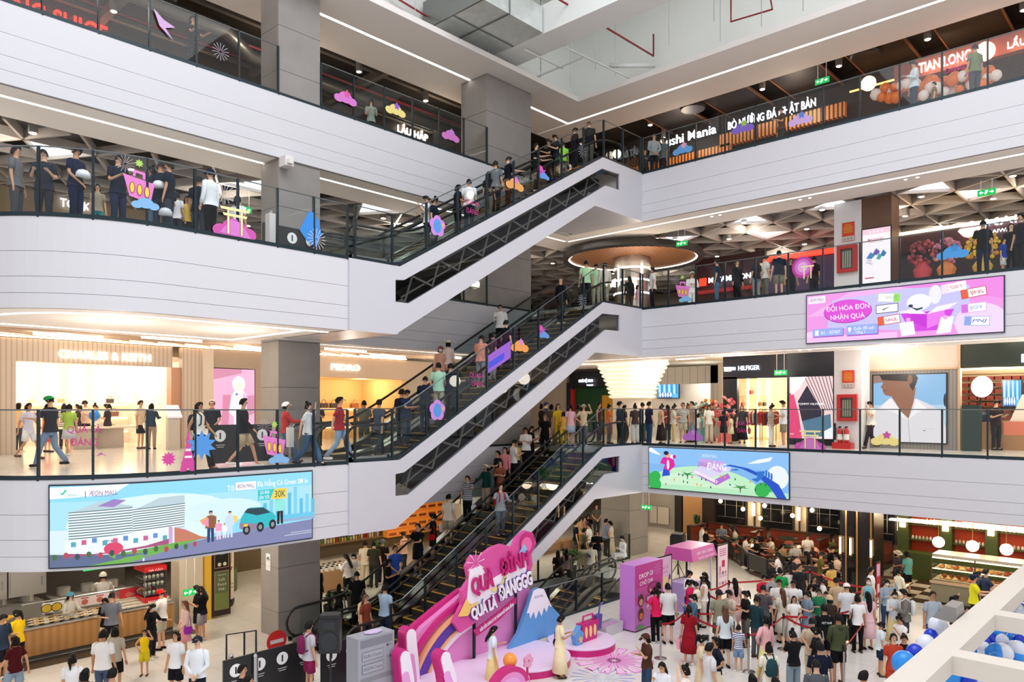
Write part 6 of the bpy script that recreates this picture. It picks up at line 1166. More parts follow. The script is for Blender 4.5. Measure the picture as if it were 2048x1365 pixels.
def d_city(A, a):
    A.rect(0,0,1,1, '#8fd8f2'); A.rect(0,.4,1,.8, '#a9e0f4'); A.ell(.35,.5,.3,.35, '#d9f0f8'); A.ell(.6,.55,.16,.16, '#d3edf7'); A.rect(0,0,.3,.45, '#d6eaf2'); A.poly([(0,.98),(.2,1),(.25,1),(.2,.88),(0,.84)], '#ffffff')
    A.poly([(0,0),(1,0),(1,.28),(.75,.24),(.55,.2),(.3,.1),(0,.12)], '#7f84ad'); A.poly([(0,0),(.25,0),(.45,.16),(.55,.22),(.42,.2),(.2,.12),(0,.1)], '#6fae4e'); A.poly([(0,0),(.12,0),(.3,.1),(.1,.14),(0,.16)], '#5d6b8e')
    for x0, x1, y0, y1, k in ((.06,.26,.3,.78,11),(.26,.44,.36,.78,10)):
        L_ = [(x0, y0),(x1, y0+.02),(x1, y1-.06 if x0 < .2 else y1+.03),((x0+x1)/2, y1+.02),(x0, y1-.12)]; A.poly(L_, '#b9cdd6')
        for i in range(k): y = y0+.02+(y1-y0-.12)*i/k; A.poly([(x0, y),(x1, y+.03),(x1, y+.045),(x0, y+.015)], '#f6fafc'); A.poly([(x0, y+.015),(x1, y+.045),(x1, y+.058),(x0, y+.028)], '#5f7f86')
    A.poly([(.15,.74),(.2,.82),(.24,.8),(.2,.72)], '#9c7fc2'); A.poly([(.05,.14),(.4,.2),(.4,.42),(.05,.32)], '#e9eef4'); A.poly([(.38,.2),(.52,.2),(.44,.36),(.38,.42)], '#c9a3cf'); A.poly([(.4,.2),(.54,.2),(.5,.24),(.44,.35),(.4,.4)], '#c47a5f')
    A.poly([(.06,.17),(.14,.15),(.3,.2),(.38,.26),(.38,.19),(.06,.12)], '#a84f7a'); A.ell(.2,.2,.03,.08, '#d9416a'); A.text('ÆON MALL', .19,.3,.035, '#7a3f8e', w=.045)
    for k in range(10): A.rect(.07+k*.032,.25+(k % 3)*.02,.085+k*.032,.31+(k % 3)*.02, ['#4fa7b5', '#c95f8a', '#5f8fd0'][k % 3])
    for k in range(14): A.ell(.02+k*.035,.13+.02*(k % 2),.008,.04, ['#3f6d3c', '#b5435a', '#2f4f4a'][k % 3], 8)
    for k in range(9): A.rect(.76+k*.028,.38,.776+k*.028,.5+[.1,.2,.26,.08,.22,.3,.12,.18,.1][k], ['#5fb9de', '#7fcbe6'][k % 2])
    A.rect(.74,.34,1,.4, '#69c4e4'); A.rect(.74,.3,1,.34, '#8fb0cf')
    A.poly([(.655,.28),(.66,.42),(.68,.52),(.7,.56),(.76,.55),(.8,.46),(.815,.4),(.81,.3),(.76,.24),(.7,.22)], '#2db7c4'); A.poly([(.675,.5),(.69,.55),(.76,.54),(.79,.46),(.73,.44)], '#23404d'); A.poly([(.655,.28),(.7,.22),(.76,.26),(.74,.32),(.655,.36)], '#8f7f9a')
    for x in (.685,.745,.8): A.ell(x, .25+(x-.68)*.3,.016,.07, '#14181c'); A.ell(x, .25+(x-.68)*.3,.008,.035, '#8a8f95')
    A.rect(.672,.3,.69,.335, '#e8c832')
    person_art(A, .535,.15,.42, '#d9a584', '#8a5a36', '#23396e', '#1c1512', a); person_art(A, .567,.17,.26, '#e8c0a4', '#f19cc0', '#f5d4de', '#1c1512', a); person_art(A, .59,.18,.2, '#e8c0a4', '#ffffff', '#f0f0f0', '#1c1512', a); person_art(A, .612,.18,.36, '#e8c0a4', '#c9dcf0', '#c9dcf0', '#1c1512', a); person_art(A, .832,.28,.42, '#d9a584', '#8fe0d8', '#17181c', '#1c1512', a)
    A.poly([(.49,.46),(.52,.5),(.525,.38),(.5,.4)], '#f2a65a'); A.poly([(.5,.44),(.525,.48),(.525,.36),(.51,.38)], '#f08fb5'); A.poly([(.625,.48),(.645,.46),(.64,.38),(.63,.38)], '#f6cf6a')
    A.text('ÆON MALL', .17,.91,.06, '#7a3f8e', w=.085, bold=False); A.poly([(.04,.92),(.045,.9),(.05,.9),(.062,.96),(.055,.96),(.048,.92)], '#2ac3a2'); A.text('GREEN', .075,.895,.03, '#2ac3a2', w=.03); A.rect(.115,.86,.117,.94, '#222222'); A.rect(.14,.865,.2,.87, '#9a7fb0')
    A.text('Tới', .615,.86,.08, '#ffffff', w=.03); A.rect(.635,.82,.722,.93, '#f4f6fb'); A.text('ÆON MALL', .678,.875,.055, '#7a3f8e', w=.075, bold=False); A.text('Đà Nẵng Có Green SM lo', .845,.885,.075, '#ffffff', w=.235)
    A.poly([(.73,.65),(.86,.65),(.86,.8),(.73,.8)], '#35c3c9'); A.poly([(.785,.65),(.86,.65),(.86,.8),(.805,.8)], '#f4cf4f'); A.text('ƯU ĐÃI', .76,.76,.045, '#ffffff', w=.04); A.text('LÊN TỚI', .757,.69,.045, '#ffffff', w=.045); A.text('30K', .83,.725,.1, '#1d5a3f', w=.05)
    for k in range(2): A.rect(.85+.03*k, .1+.03*k, .98,.108+.03*k, '#d9dbe8')
led('led_screen', fcurve, S0-S1,1.63, 'wide curved LED screen showing a hotel, a family and a turquoise car', d_city, 1.0, cuts=.3)
def flat_led(y0, y1, z0): return lambda u, v, d=0: Vector((XR-d, y0-u, z0+v))
def d_fest(A, a):
    A.rect(0,0,1,1, '#7fb6ee'); A.rect(0,.6,1,1, '#8cc0f2'); A.poly([(0,.98),(.02,1),(.1,.82),(.06,.84),(0,.9)], '#eef5ff'); A.poly([(.73,.72),(.8,.82),(.9,.9),(.88,.8),(.8,.74)], '#eef5ff'); A.ell(.93,.45,.07,.26, '#e9f2fb')
    A.ell(.4,-.12,.46,.72, '#bdecc4', 40); A.ell(.35,-.25,.4,.7, '#cdeecd', 40); A.poly([(0,0),(.1,0),(.12,.3),(0,.3)], '#c9ecd0'); A.rect(0,0,1,.12, '#b5e6bf')
    for x, y, r_ in ((.03,.22,.05),(.055,.3,.04),(.05,.1,.05),(.83,.15,.05),(.86,.22,.04)): A.ell(x, y, r_, r_*a*.9, '#2fb14f')
    A.poly([(.105,.3),(.17,.34),(.165,.48),(.12,.5)], '#1f4fd0'); A.poly([(.09,.62),(.11,.76),(.15,.8),(.2,.72),(.21,.58),(.165,.44),(.12,.5),(.13,.6)], '#e0209c'); A.ell(.15,.83,.017,.07, '#f0a98f'); A.ell(.14,.88,.02,.05, '#1c1f3a'); A.ell(.185,.8,.015,.05, '#f4e9f0'); A.ell(.205,.8,.012,.045, '#c2187f'); A.ell(.155,.6,.01,.12, '#fff1f4')
    A.poly([(.33,.45),(.46,.32),(.62,.55),(.62,.62),(.4,.62)], '#d9d4f0'); A.poly([(.35,.42),(.52,.18),(.62,.38),(.6,.48),(.5,.3)], '#b46fd0'); A.poly([(.35,.45),(.52,.22),(.53,.28),(.37,.5)], '#f5e4f2'); A.poly([(.4,.62),(.55,.48),(.58,.74),(.4,.8)], '#c9a6e6')
    A.text('ĐÁNG', .52,.62,.16, '#ffffff', w=.14, rot=-.02); A.text('QUÁ LÀ', .42,.66,.1, '#b03fb0', w=.07, rot=-.02); A.text('ÆON MALL', .47,.86,.07, '#e9f2fc', w=.11, bold=False)
    A.poly([(.58,.66),(.7,.6),(.8,.46),(.88,.24),(.93,0),(.99,0),(.94,.3),(.86,.46),(.74,.62),(.62,.68)], '#1f4fc8'); A.poly([(.76,.38),(.8,.42),(.8,.56),(.85,.58),(.84,.44),(.8,.32)], '#2a72c9')
    for k in range(3): A.ell(.86+k*.017,.52-k*.03,.007,.09, '#2a72c9')
    A.poly([(.61,.55),(.66,.6),(.63,.7),(.66,.6),(.68,.56)], '#2a72c9')
    for k in range(24): x = .14+(k*.137) % .72; A.ell(x, .12+((k*.31) % 1)*.3,.005,.03, ['#d94f8a', '#2f6f4f', '#3b4a8a', '#f0a03a'][k % 4], 8)
    for x, y in ((.31,.4),(.69,.18)): A.star(x, y, .02,.07,5, '#2f9a55'); A.rect(x-.003, y-.12, x+.003, y, '#6a4a2a')
led('led_screen', flat_led(15.9,10.4,-1.63),5.5,1.55, 'LED screen of a blue cartoon festival scene under the second level fascia', d_fest, .95)
def d_gift(A, a):
    A.rect(0,0,1,1, '#f09ae6'); A.poly([(.0,.55),(.25,1),(.75,1),(.3,.55)], '#f4b4ec'); A.poly([(.5,1),(1,1),(1,.6),(.8,.8)], '#ee8ae4'); A.poly([(.12,.3),(.15,.85),(.55,.95),(.85,.9),(.85,.2),(.5,.15)], '#c9c6f6'); A.ell(.9,.2,.12,.35, '#f0d6fa'); A.ell(.08,.05,.15,.2, '#f9d0f4'); A.rect(.0,0,.5,.12, '#f4c2f0')
    A.rect(.01,.82,.11,.97, '#fbe8fb'); A.text('ÆON MALL', .06,.9,.06, '#8a6aa0', w=.08, bold=False)
    A.ell(.235,.6,.135,.24, '#a82fae', rot=.0); A.ell(.235,.61,.132,.235, '#e04fd8'); A.text('ĐỔI HÓA ĐƠN', .235,.68,.1, '#ffffff', w=.24, rot=.03); A.text('NHẬN QUÀ', .235,.5,.1, '#ffffff', w=.19, rot=.03)
    for x0, x1, y0, y1 in ((.035,.21,.12,.28),(.23,.4,.11,.31)): A.rect(x0+.004, y0-.02, x1+.004, y1-.02, '#a83fc0'); A.rect(x0, y0, x1, y1, '#9db1f0')
    A.rect(.05,.14,.072,.25, '#eef0ff'); A.text('01 - 07/07', .14,.195,.07, '#ffffff', w=.11); A.ell(.248,.23,.009,.04, '#ffffff'); A.poly([(.24,.22),(.256,.22),(.248,.15)], '#ffffff'); A.text('Quầy đổi quà', .325,.24,.055, '#ffffff', w=.11); A.text('- Tầng 1', .3,.16,.055, '#ffffff', w=.065)
    A.poly([(.57,.1),(.73,.1),(.78,.48),(.52,.46)], '#d63fe0'); A.poly([(.65,.14),(.735,.25),(.735,.5),(.65,.42)], '#ee7cf0'); A.poly([(.57,.3),(.65,.16),(.65,.44),(.57,.46)], '#c92fd6'); A.poly([(.5,.5),(.57,.45),(.65,.42),(.6,.55)], '#fbeefc'); A.poly([(.65,.42),(.75,.48),(.8,.6),(.7,.55)], '#fbeefc'); A.ell(.61,.66,.06,.16, '#f3f3fc'); A.ell(.69,.78,.03,.18, '#f0eefc')
    A.ell(.57,.6,.012,.03, '#253a5a'); A.poly([(.56,.6),(.6,.54),(.63,.56),(.63,.53),(.6,.5)], '#253a5a')
    def tick(x, y, t, c1, c2, tc, rt, w_=.055): 
        cr, sr = math.cos(rt), math.sin(rt); R_ = lambda p, q: (x+(p*cr-q*sr/a), y+(p*sr*a+q*cr)); hh_ = .075
        A.poly([R_(-w_-.003,-hh_-.012), R_(w_+.003,-hh_-.012), R_(w_+.003, hh_+.012), R_(-w_-.003, hh_+.012)], c1); A.poly([R_(-w_, -hh_), R_(w_, -hh_), R_(w_, hh_), R_(-w_, hh_)], '#fdf6fa'); A.poly([R_(-w_, -hh_), R_(-w_+.03,-hh_), R_(-w_+.03, hh_), R_(-w_, hh_)] if c2 != '#8fe05a' else [R_(w_-.03,-hh_), R_(w_, -hh_), R_(w_, hh_), R_(w_-.03, hh_)], c2)
        if t: A.text(t, x+.012, y+.005,.06, tc, w=.06, rot=rt*1.5)
    tick(.46,.8, 'VOUCHER', '#c9e0c0', '#8fe05a', '#8fbf7a', -.1); tick(.45,.59, '', '#2a2f4a', '#f4f4fb', '#111111', .03); A.poly([(.425,.58),(.43,.56),(.47,.63),(.432,.585)], '#15151a'); tick(.46,.36, 'SALE', '#d0402a', '#e8603a', '#c02020', .1); tick(.87,.75, 'JINS', '#d0303a', '#e8603a', '#c02030', .12); tick(.87,.47, 'JOY', '#e0b0e6', '#d870e0', '#6fa0e0', .05); tick(.885,.22, 'PNJ', '#a0b8e8', '#8fa8ea', '#4a6ac0', -.08); tick(.78,.88, 'GIFT', '#f9e0ee', '#f9e0ee', '#e06a8a', .12)
    for x in (.56,.74): A.poly([(x-.035,.02),(x+.035,.04),(x+.025,.3),(x-.045,.28)] if x < .6 else [(x-.045,.02),(x+.025,.04),(x+.04,.34),(x-.02,.34)], '#fdf8fd'); A.ell(x, .33,.012,.04, '#f3a9f0')
led('led_screen', flat_led(9.79,4.25,3.6),5.54,1.56, 'long pink LED screen reading ĐỔI HÓA ĐƠN NHẬN QUÀ on the right fascia', d_gift, .95)
# ---------------- pink stage ----------------
MAG = mat('stage_magenta', '#c81f78', .4); PK = mat('stage_pink', '#e58ecb', .4, noise=.05, scale=.6); PKW = mat('stage_pale', '#ecd4ee', .35); PUR = mat('stage_purple', '#5b35a8', .4); ORGE = mat('stage_orange', '#f2b184', .4); SKY = mat('stage_blue', '#5f9fd8', .4); WHT = mat('stage_white', '#f4eef8', .4); YELW = mat('stage_yellow', '#f4d98a', .4); DPUR = mat('stage_violet', '#5a4a9a', .4)
def disc(cx, cy, r_, label, hq=0, name='stage_disc'):
    t = thing(name, (cx, cy, F1), label, 'stage'); b = MB(); b.lathe([(r_, 0),(r_, .17+hq)], (cx, cy, F1),48); b.build('riser', MAG, t); b = MB(); b.lathe([(r_, .17+hq),(r_+.01,.18+hq),(r_+.01,.21+hq),(r_-.01,.22+hq)], (cx, cy, F1),48); b.build('top_deck', PKW, t)
disc(14.7,13.35,1.3, 'round pale pink stage disc with magenta edge, largest one'); disc(16.85,13.0,.95, 'round pale pink stage disc carrying the pink basket'); disc(12.6,13.0,1.35, 'pale pink stage disc at the left, cut by the bottom edge', .015)
f = fY(14.15); bd = thing('stage_backdrop', (13.5,14.15, F1), 'tall curved pink stage backdrop rising behind the stage discs', 'backdrop')
prof = [(11.0,0),(11.15,.45),(11.5,.95),(12.0,1.35),(12.7,1.65),(13.4,1.95),(15.2,2.0),(15.7,1.9),(16.0,1.5),(16.25,.9),(16.35,0)]
pf = lambda P: [(x, F1+z) for x, z in P]
b = MB(); b.prism(pf(prof), f, -.15,0); b.build('panel_pink', PK, bd); b = MB(); b.prism(pf([(x+(.0 if x > 13 else -.12), z+.06 if z else 0) for x, z in prof]), f, -.3,-.15); b.build('panel_magenta', MAG, bd)
def arcband(R0, R1, m, nm, d0, d1, cx=13.9, cz=-.55, t0=1.75, t1=3.0, n=16, par=bd, ff=None):
    b = MB(); ff = ff or f
    for i in range(n):
        a, c = t0+(t1-t0)*i/n, t0+(t1-t0)*(i+1)/n; P = lambda R, t: (cx+R*math.cos(t)*1.12, F1+cz+R*math.sin(t)); b.prism([P(R0, a), P(R1, a), P(R1, c), P(R0, c)], ff, d0, d1)
    b.build(nm, m, par)
arcband(2.3,2.42, MAG, 'arc_magenta', 0,.1); arcband(2.12,2.2, ORGE, 'arc_orange', .02,.16); arcband(1.85,2.12, PUR, 'arc_purple', .02,.12); arcband(1.77,1.83, ORGE, 'arc_orange', .02,.16); arcband(1.6,1.77, WHT, 'arc_white', .02,.1)
# finger-like sculptures
for k, (x, y, h_, lean) in enumerate([(10.95,13.5,1.25,-.15),(11.45,13.95,1.55,-.1),(11.75,12.9,1.2,-.28)]):
    t = thing('stage_plume', (x, y, F1), ['magenta-sided white rounded plume at the far left of the stage', 'magenta-sided white rounded plume behind the others, tallest', 'white rounded plume at the front of the stage, leaning left'][k], 'stage prop'); P = [(-.2,0),(.25,0),(.2+lean*.4, h_*.5)]+[(lean+.17*math.cos(i*math.pi/10), h_-.17+.17*math.sin(i*math.pi/10)) for i in range(11)]+[(-.2+lean*.4, h_*.5)]; g = lambda u, v, d=0: Vector((x+u, y-d, F1+v)); b = MB(); b.prism(P, g, -.16,.1); b.build('body', MAG, t); b = MB(); b.prism([(u*.82, v*.97) for u, v in P], g, .1,.13); b.build('face', WHT, t); b = MB(); b.prism([(u*.6-.04, v*.6) for u, v in P], g, .13,.14); b.build('lilac_panel', mat('stage_lilac', '#e8a6dd', .4), t)  # lilac panel over the lower part of each white face
# rainbow arch and blossom
ar = thing('stage_arch', (12.9,12.0, F1), 'small magenta and pink concentric arch at the bottom edge of the stage', 'stage prop'); g = fY(12.0)
for R0, R1, m in ((.48,.6, MAG),(.36,.48, PK),(.22,.36, mat('stage_lilac', '#e8a6dd')),(.0,.22, MAG)): arcband(R0, R1, m, 'arc', -.1,.1+(.6-R1)*.05, cx=12.75, cz=.1, t0=0, t1=math.pi, par=ar, ff=g)
t = thing('stage_blossom', (13.5,12.1, F1+.2), 'pink cherry blossom cut-out beside the small concentric arch', 'stage prop'); b = MB(); g = fY(12.1)
for k in range(5): a = k*1.257; b.prism([(13.55+.1*math.cos(a)+.075*math.cos(q), F1+.62+.1*math.sin(a)+.075*math.sin(q)) for q in [i*.785 for i in range(8)]], g, 0,.05+.001*k)
b.build('petals', mat('blossom_pink', '#e9a3c4', .4), t); b = MB(); b.box(13.53,13.57,12.08,12.12, F1, F1+.5); b.build('stem', MAG, t)
# mountain
mt = thing('mountain_cutout', (15.6,13.85, F1), 'blue snow-capped mountain cut-out lettered ÆON MALL on the stage', 'stage prop'); g = fY(13.85); MTN = [(14.75,.2),(15.15,.55),(15.6,1.3),(15.75,1.62),(16.0,1.66),(16.2,1.6),(16.5,1.1),(16.95,.7),(17.0,.2)]
b = MB(); b.prism(pf(MTN), g, -.12,0); b.build('blue_slope', SKY, mt); b = MB(); b.prism(pf([(15.48,1.05),(15.75,1.62),(16.0,1.66),(16.2,1.6),(16.55,1.02),(16.4,1.1),(16.32,.92),(16.2,1.08),(16.1,.85),(15.98,1.05),(15.85,.82),(15.76,1.05),(15.62,.88),(15.58,1.05)]), g, 0,.02); b.build('snow_cap', WHT, mt)
A = Art(fY(13.825),.001); A.text('ÆON MALL', 15.98, F1+1.44,.07, '#9a86b0', w=.4, bold=False); A.build('lettering', PRINT, mt)
# big lettering sign
sg = thing('stage_sign', (14.4,13.9, F1+1.6), 'layered magenta and violet sign reading QUÁ LÀ ĐÁNGGG above the stage', 'sign'); g = fY(13.98)
b = MB(); b.prism(pf([(12.75,1.35),(13.0,1.05),(13.5,1.2),(14.2,1.5),(14.9,1.75),(15.55,2.0),(15.75,2.35),(15.7,2.65),(15.9,2.95),(15.75,3.25),(15.45,3.35),(15.1,3.2),(14.95,2.95),(14.5,3.1),(14.1,3.05),(13.75,2.9),(13.4,2.95),(13.2,2.7),(13.3,2.35),(13.05,2.1),(13.05,1.75)]), g, 0,.12); b.build('backing_magenta', mat('sign_pink_edge', '#d94f9c', .4), sg)
b = MB(); b.prism(pf([(13.3,2.6),(13.7,2.65),(14.0,2.2),(15.0,2.45),(15.5,2.6),(15.45,2.2),(14.3,1.85),(13.5,1.6),(13.2,1.8)]), g, .12,.14); b.build('backing_white', WHT, sg)
def lets(s, x, z, w_, h_, m, rot, nm='lettering', d=.16, bd_=.04, fy=13.98): b = MB(); ff = fY(fy-d); put_text(b, s, ff, x, F1+z, w_, h_, bd_, 0, None, .03,0, rot); b.build(nm, m, sg)
lets('QUÀ', 13.72,2.22,.8,.42, MAG, .12, bd_=.05); lets('ĐỈNH', 14.95,2.55,1.1,.42, MAG, .12, bd_=.05); lets('QUÁ LÀ', 13.75,1.55,.95,.3, DPUR, .17, d=.15); lets('QUÁ LÀ', 13.74,1.56,.93,.28, WHT, .17, d=.2); lets('ĐÁNGGG', 14.95,1.93,1.35,.42, DPUR, .18, d=.15); lets('ĐÁNGGG', 14.94,1.94,1.33,.38, WHT, .18, d=.2)
b = MB(); b.prism(pf([(13.45,1.02),(13.55,.85),(14.4,1.1),(15.05,1.42),(15.05,1.58),(14.3,1.3)]), g, .1,.14); b.build('ribbon', MAG, sg); lets('ĐIỂM ĐẾN ĐÁNG ĐI TẠI THÀNH PHỐ ĐÁNG SỐNG', 14.28,1.2,1.35,.075, WHT, .33, d=.15, bd_=.01)
A = Art(fY(13.83),.002); A.burst(13.5, F1+2.75,.32,9, '#ffffff', .03,.2); A.burst(13.5, F1+2.75,.2,7, '#3b6fc4', .015,.3); A.ell(15.5, F1+3.0,.3,.3, '#c81f78'); A.ell(15.45, F1+2.95,.22,.22, '#e86aa8'); A.poly([(15.1, F1+2.75),(15.35, F1+3.0),(15.55, F1+2.75)], '#8fc0e6'); A.star(14.95, F1+2.6,.07,.03,5, '#ffffff'); A.poly([(14.0, F1+1.95),(14.4, F1+2.05),(14.7, F1+2.4),(14.6, F1+2.1),(14.2, F1+1.88)], '#f4d98a'); A.poly([(12.85, F1+1.5),(13.15, F1+1.9),(13.3, F1+1.7),(13.6, F1+1.75),(13.2, F1+1.45)], '#f4c96a'); A.build('ornaments', PRINT, sg)
r = thing('sign_support', (14.4,14.05, F1), 'slim dark posts holding up the stage sign', 'support')
for x in (13.6,15.2): b = MB(); b.box(x, x+.06,14.0,14.06, F1, F1+2.2); b.build('post', STEELD, r)
# basket on the second disc
bk = thing('basket_cutout', (16.9,12.8, F1+.22), 'magenta basket cut-out with three yellow ovals on the smaller stage disc', 'stage prop'); g = fY(12.8); Z = F1+.22
b = MB(); b.prism([(16.6, Z),(17.2, Z),(17.3, Z+.52),(16.5, Z+.52)], g, -.12,.08); b.build('basket_body', MAG, bk); b = MB(); b.tube([g(16.65, Z+.5), g(16.68, Z+.7), g(17.1, Z+.7), g(17.13, Z+.5)], .03,6); b.build('handle', MAG, bk)
for x in (16.7,16.9,17.1): b = MB(); b.prism([(x+.055*math.cos(t), Z+.26+.16*math.sin(t)) for t in [2*math.pi*i/18 for i in range(18)]], g, .08,.1); b.build('oval', YELW, bk)
b = MB(); b.prism([(16.25, Z),(16.5, Z),(16.55, Z+.3),(16.4, Z+.42),(16.42, Z+.52),(16.3, Z+.4),(16.15, Z+.3)], g, -.04,.12); b.build('blue_shape', SKY, bk); b = MB(); b.prism([(16.38+(.11 if i % 2 == 0 else .05)*math.sin(i*.628), Z+.14+(.11 if i % 2 == 0 else .05)*math.cos(i*.628)) for i in range(10)], g, .12,.15); b.build('star', ORGE, bk); b = MB(); b.prism([(17.25, Z+.2),(17.45, Z+.2),(17.5, Z+.62),(17.2, Z+.62)], g, -.08,.06); b.tube([g(17.4, Z+.6), g(17.45, Z+.85), g(17.6, Z+.92)], .025,6); b.build('violet_cup', DPUR, bk)
# floor graphics
def floor_art(cx, cy, label, draw, rot=-.75):
    c, s_ = math.cos(rot), math.sin(rot); A = Art(lambda u, v, d=0: Vector((cx+u*c-v*s_, cy+u*s_+v*c, F1+.004+d)),.0008); draw(A); A.build('floor_graphic', PRINT, label=label, cat='floor sticker')
def dfl1(A): A.burst(0,0,1.05,14, '#e48cc9', .14,.1); A.burst(0,0,.98,14, '#f0c6e6', .11,.2); A.burst(0,0,.6,14, '#dc6fb9', .05,.1)
def dfl2(A): A.burst(0,0,.8,18, '#8fa4e6', .03,.25); A.burst(0,0,.45,18, '#c3ccf4', .03,.2)
q = onz(1228,1322, F1); floor_art(q.x, q.y, 'pink starburst floor graphic right of the stage discs', dfl1); q = onz(1205,1356, F1); floor_art(q.x, q.y, 'blue burst floor graphic at the bottom edge beside the stage', dfl2)
# ---------------- white lattice booth frame and balloons ----------------
ZT = -2.3; BM = mat('booth_white', '#d9d1c6', .6, noise=.03)
r = thing('booth_lattice', (16,3, ZT-.28), 'thick cream lattice frame of the booth filling the bottom right corner', 'booth frame')
b = MB(); b.box(9.2,26,2.84,3.26, ZT-.28, ZT); b.build('long_beam', BM, r); b = MB(); b.box(9.2,26,-.25,.15, ZT-.28, ZT); b.build('long_beam', BM, r)
for x in (9.7,12.78,15.86,18.94,22.02): b = MB(); b.box(x, x+.42,.15,2.84, ZT-.28, ZT); b.build('cross_beam', BM, r)
for x, y in ((9.7,.0),(22.02,3.0),(22.02,.0)): b = MB(); b.box(x, x+.3, y-.15, y+.15, F1, ZT-.28); b.build('post', BM, r)
r = thing('floodlight_box', (14.9,3.4, ZT), 'grey wedge-shaped floodlight box on the outer lattice beam', 'lamp'); q = onz(1895,1255, ZT); b = MB(); x, y = q.x+.75,3.28; b.add([(x-.05, y, ZT-.1),(x+.55, y, ZT-.1),(x+.55, y+.4, ZT-.05),(x-.05, y+.4, ZT-.05),(x-.05, y+.02, ZT+.18),(x+.5, y+.02, ZT+.18),(x+.5, y+.2, ZT+.2),(x-.05, y+.2, ZT+.2)], [(3,2,1,0),(4,5,6,7),(0,1,5,4),(1,2,6,5),(2,3,7,6),(3,0,4,7)]); b.build('housing', mat('flood_grey', '#8f8b87', .4, m=.3), r); b = MB(); b.add([(x, y+.405, ZT-.03),(x+.5, y+.405, ZT-.03),(x+.5, y+.215, ZT+.18),(x, y+.215, ZT+.18)], [(0,1,2,3)]); b.build('lens', mat('flood_lens', '#c9c9cc', .2), r)
BB = [mat('balloon_royal', '#0f37c0', .22), mat('balloon_sky', '#2389e0', .25), mat('balloon_silver', '#c3c6d2', .22, m=.5), mat('balloon_pearl', '#dfe3ee', .3)]; random.seed(41)
def bb(px, py, Y_or_z, r_, k, lab, grp=None, mode='Y'):
    p = onY(px, py, Y_or_z) if mode == 'Y' else onz(px, py, Y_or_z); balloon(p, r_, BB[k], lab, grp)
for px, py, rr, k, lb in [(1876,1253,.17,3, 'big pearl white balloon beside the floodlight box'),(1852,1290,.17,3, 'big pearl white balloon below the floodlight box'),(1862,1272,.12,0, 'royal blue balloon tucked between the two big pearl balloons'),(1882,1271,.06,3, 'tiny pearl balloon above the outer beam'),(1862,1297,.13,1, 'sky blue balloon under the second pearl balloon'),(1830,1307,.15,0, 'royal blue balloon above the large sky blue one'),(1808,1328,.2,1, 'largest sky blue balloon at the lower end of the outer garland'),(1832,1330,.16,0, 'royal blue balloon right of the largest sky blue one'),(1893,1268,.07,2, 'small silver balloon at the floodlight box')]: bb(px, py, 3.75, rr, k, lb)
for n, x0, x1, y0, y1, g in ((26,1920,1978,1250,1302, 'left'),(30,1985,2046,1262,1330, 'middle'),(22,1872,1985,1345,1366, 'lower'),(14,2016,2048,1190,1245, 'upper')):
    for i in range(n): k = random.choice([0,1,1,1,2,3]); q = onz(random.uniform(x0, x1), random.uniform(y0, y1), random.uniform(-3.7,-3.25)); balloon(q, random.uniform(.09,.19), BB[k], 'balloon of the blue and silver cluster seen through the booth frame, '+g+' part', 'blue and silver balloons inside the booth, '+g+' part', False)
r = thing('booth_table', (15.5,1.2, F1), 'white table with leaflets inside the booth frame', 'table'); b = MB(); b.box(14,17.5,.5,1.4, F1+.72, F1+.76); b.build('tabletop', WHITE2, r)
for x in (14.1,17.4):
    for y in (.6,1.3): b = MB(); b.box(x-.03, x+.03, y-.03, y+.03, F1, F1+.72); b.build('leg', WHITE2, r)
# ---------------- stickers on the glass ----------------
def sticker(fn, label, draw, name='glass_sticker'):
    A = Art(fn, .0015); draw(A); A.build(name, PRINT, label=label, cat='sticker')
def at_fn(fn, u0, v0): return lambda u, v, d=0: fn(u0+u, v0+v, d+.012)
def fB(s0, z0): 
    def g(u, v, d=0): p, n = LP(s0-u); return p+n*(d+.0)+Vector((0,0, z0+v))
    return g
def sB(px): # arc-length of a pixel column on the curved balcony
    best = min(range(0,1010), key=lambda i: abs((lambda p: 1024+1500*(p.x*RT.x+p.y*RT.y)/(p.x*FW.x+p.y*FW.y))(LP(i/100)[0])-px)); return best/100
def basket(A):
    A.poly([(-.3,.25),(.3,.12),(.22,-.3),(-.18,-.2)], '#dd7cc4'); A.poly([(-.12,.22),(-.1,.36),(.12,.32),(.12,.18),(.07,.19),(.07,.27),(-.06,.3),(-.07,.22)], '#dd7cc4')
    for k in range(3): A.ell(-.13+k*.14,-.02-.03*k, .05,.12, '#8f2450'); A.ell(-.13+k*.14,-.02-.03*k, .038,.105, '#f0cf3a')
    A.cloud(.12,-.36,.32, '#7fb2dd'); A.burst(-.26,.45,.18,14, '#f6e9f4', .014); A.star(.0,.5,.09,.05,8, '#a9d05a')
def torii(A):
    A.cloud(0,-.3,.62, '#c94fa8'); A.poly([(-.36,-.35),(-.1,-.02),(.15,-.05),(.4,-.4)], '#d478c9')
    for x in (-.16,.16): A.rect(x-.035,-.35, x+.035,.2, '#7a2440'); A.rect(x-.025,-.35, x+.025,.2, '#efe3a6')
    for y, w_ in ((.22,.36),(.08,.3)): A.poly([(-w_, y+.03),(w_, y+.03),(w_-.03, y-.03),(-w_+.03, y-.03)], '#efe3a6')
def words(A): A.text('QUÁ LÀ', 0,.16,.14, '#c2267e', w=.62); A.text('ĐÁNG', 0,-.1,.15, '#c2267e', w=.5); A.poly([(.2,-.4),(.3,-.32),(.4,-.4),(.32,-.36)], '#b04fa6')
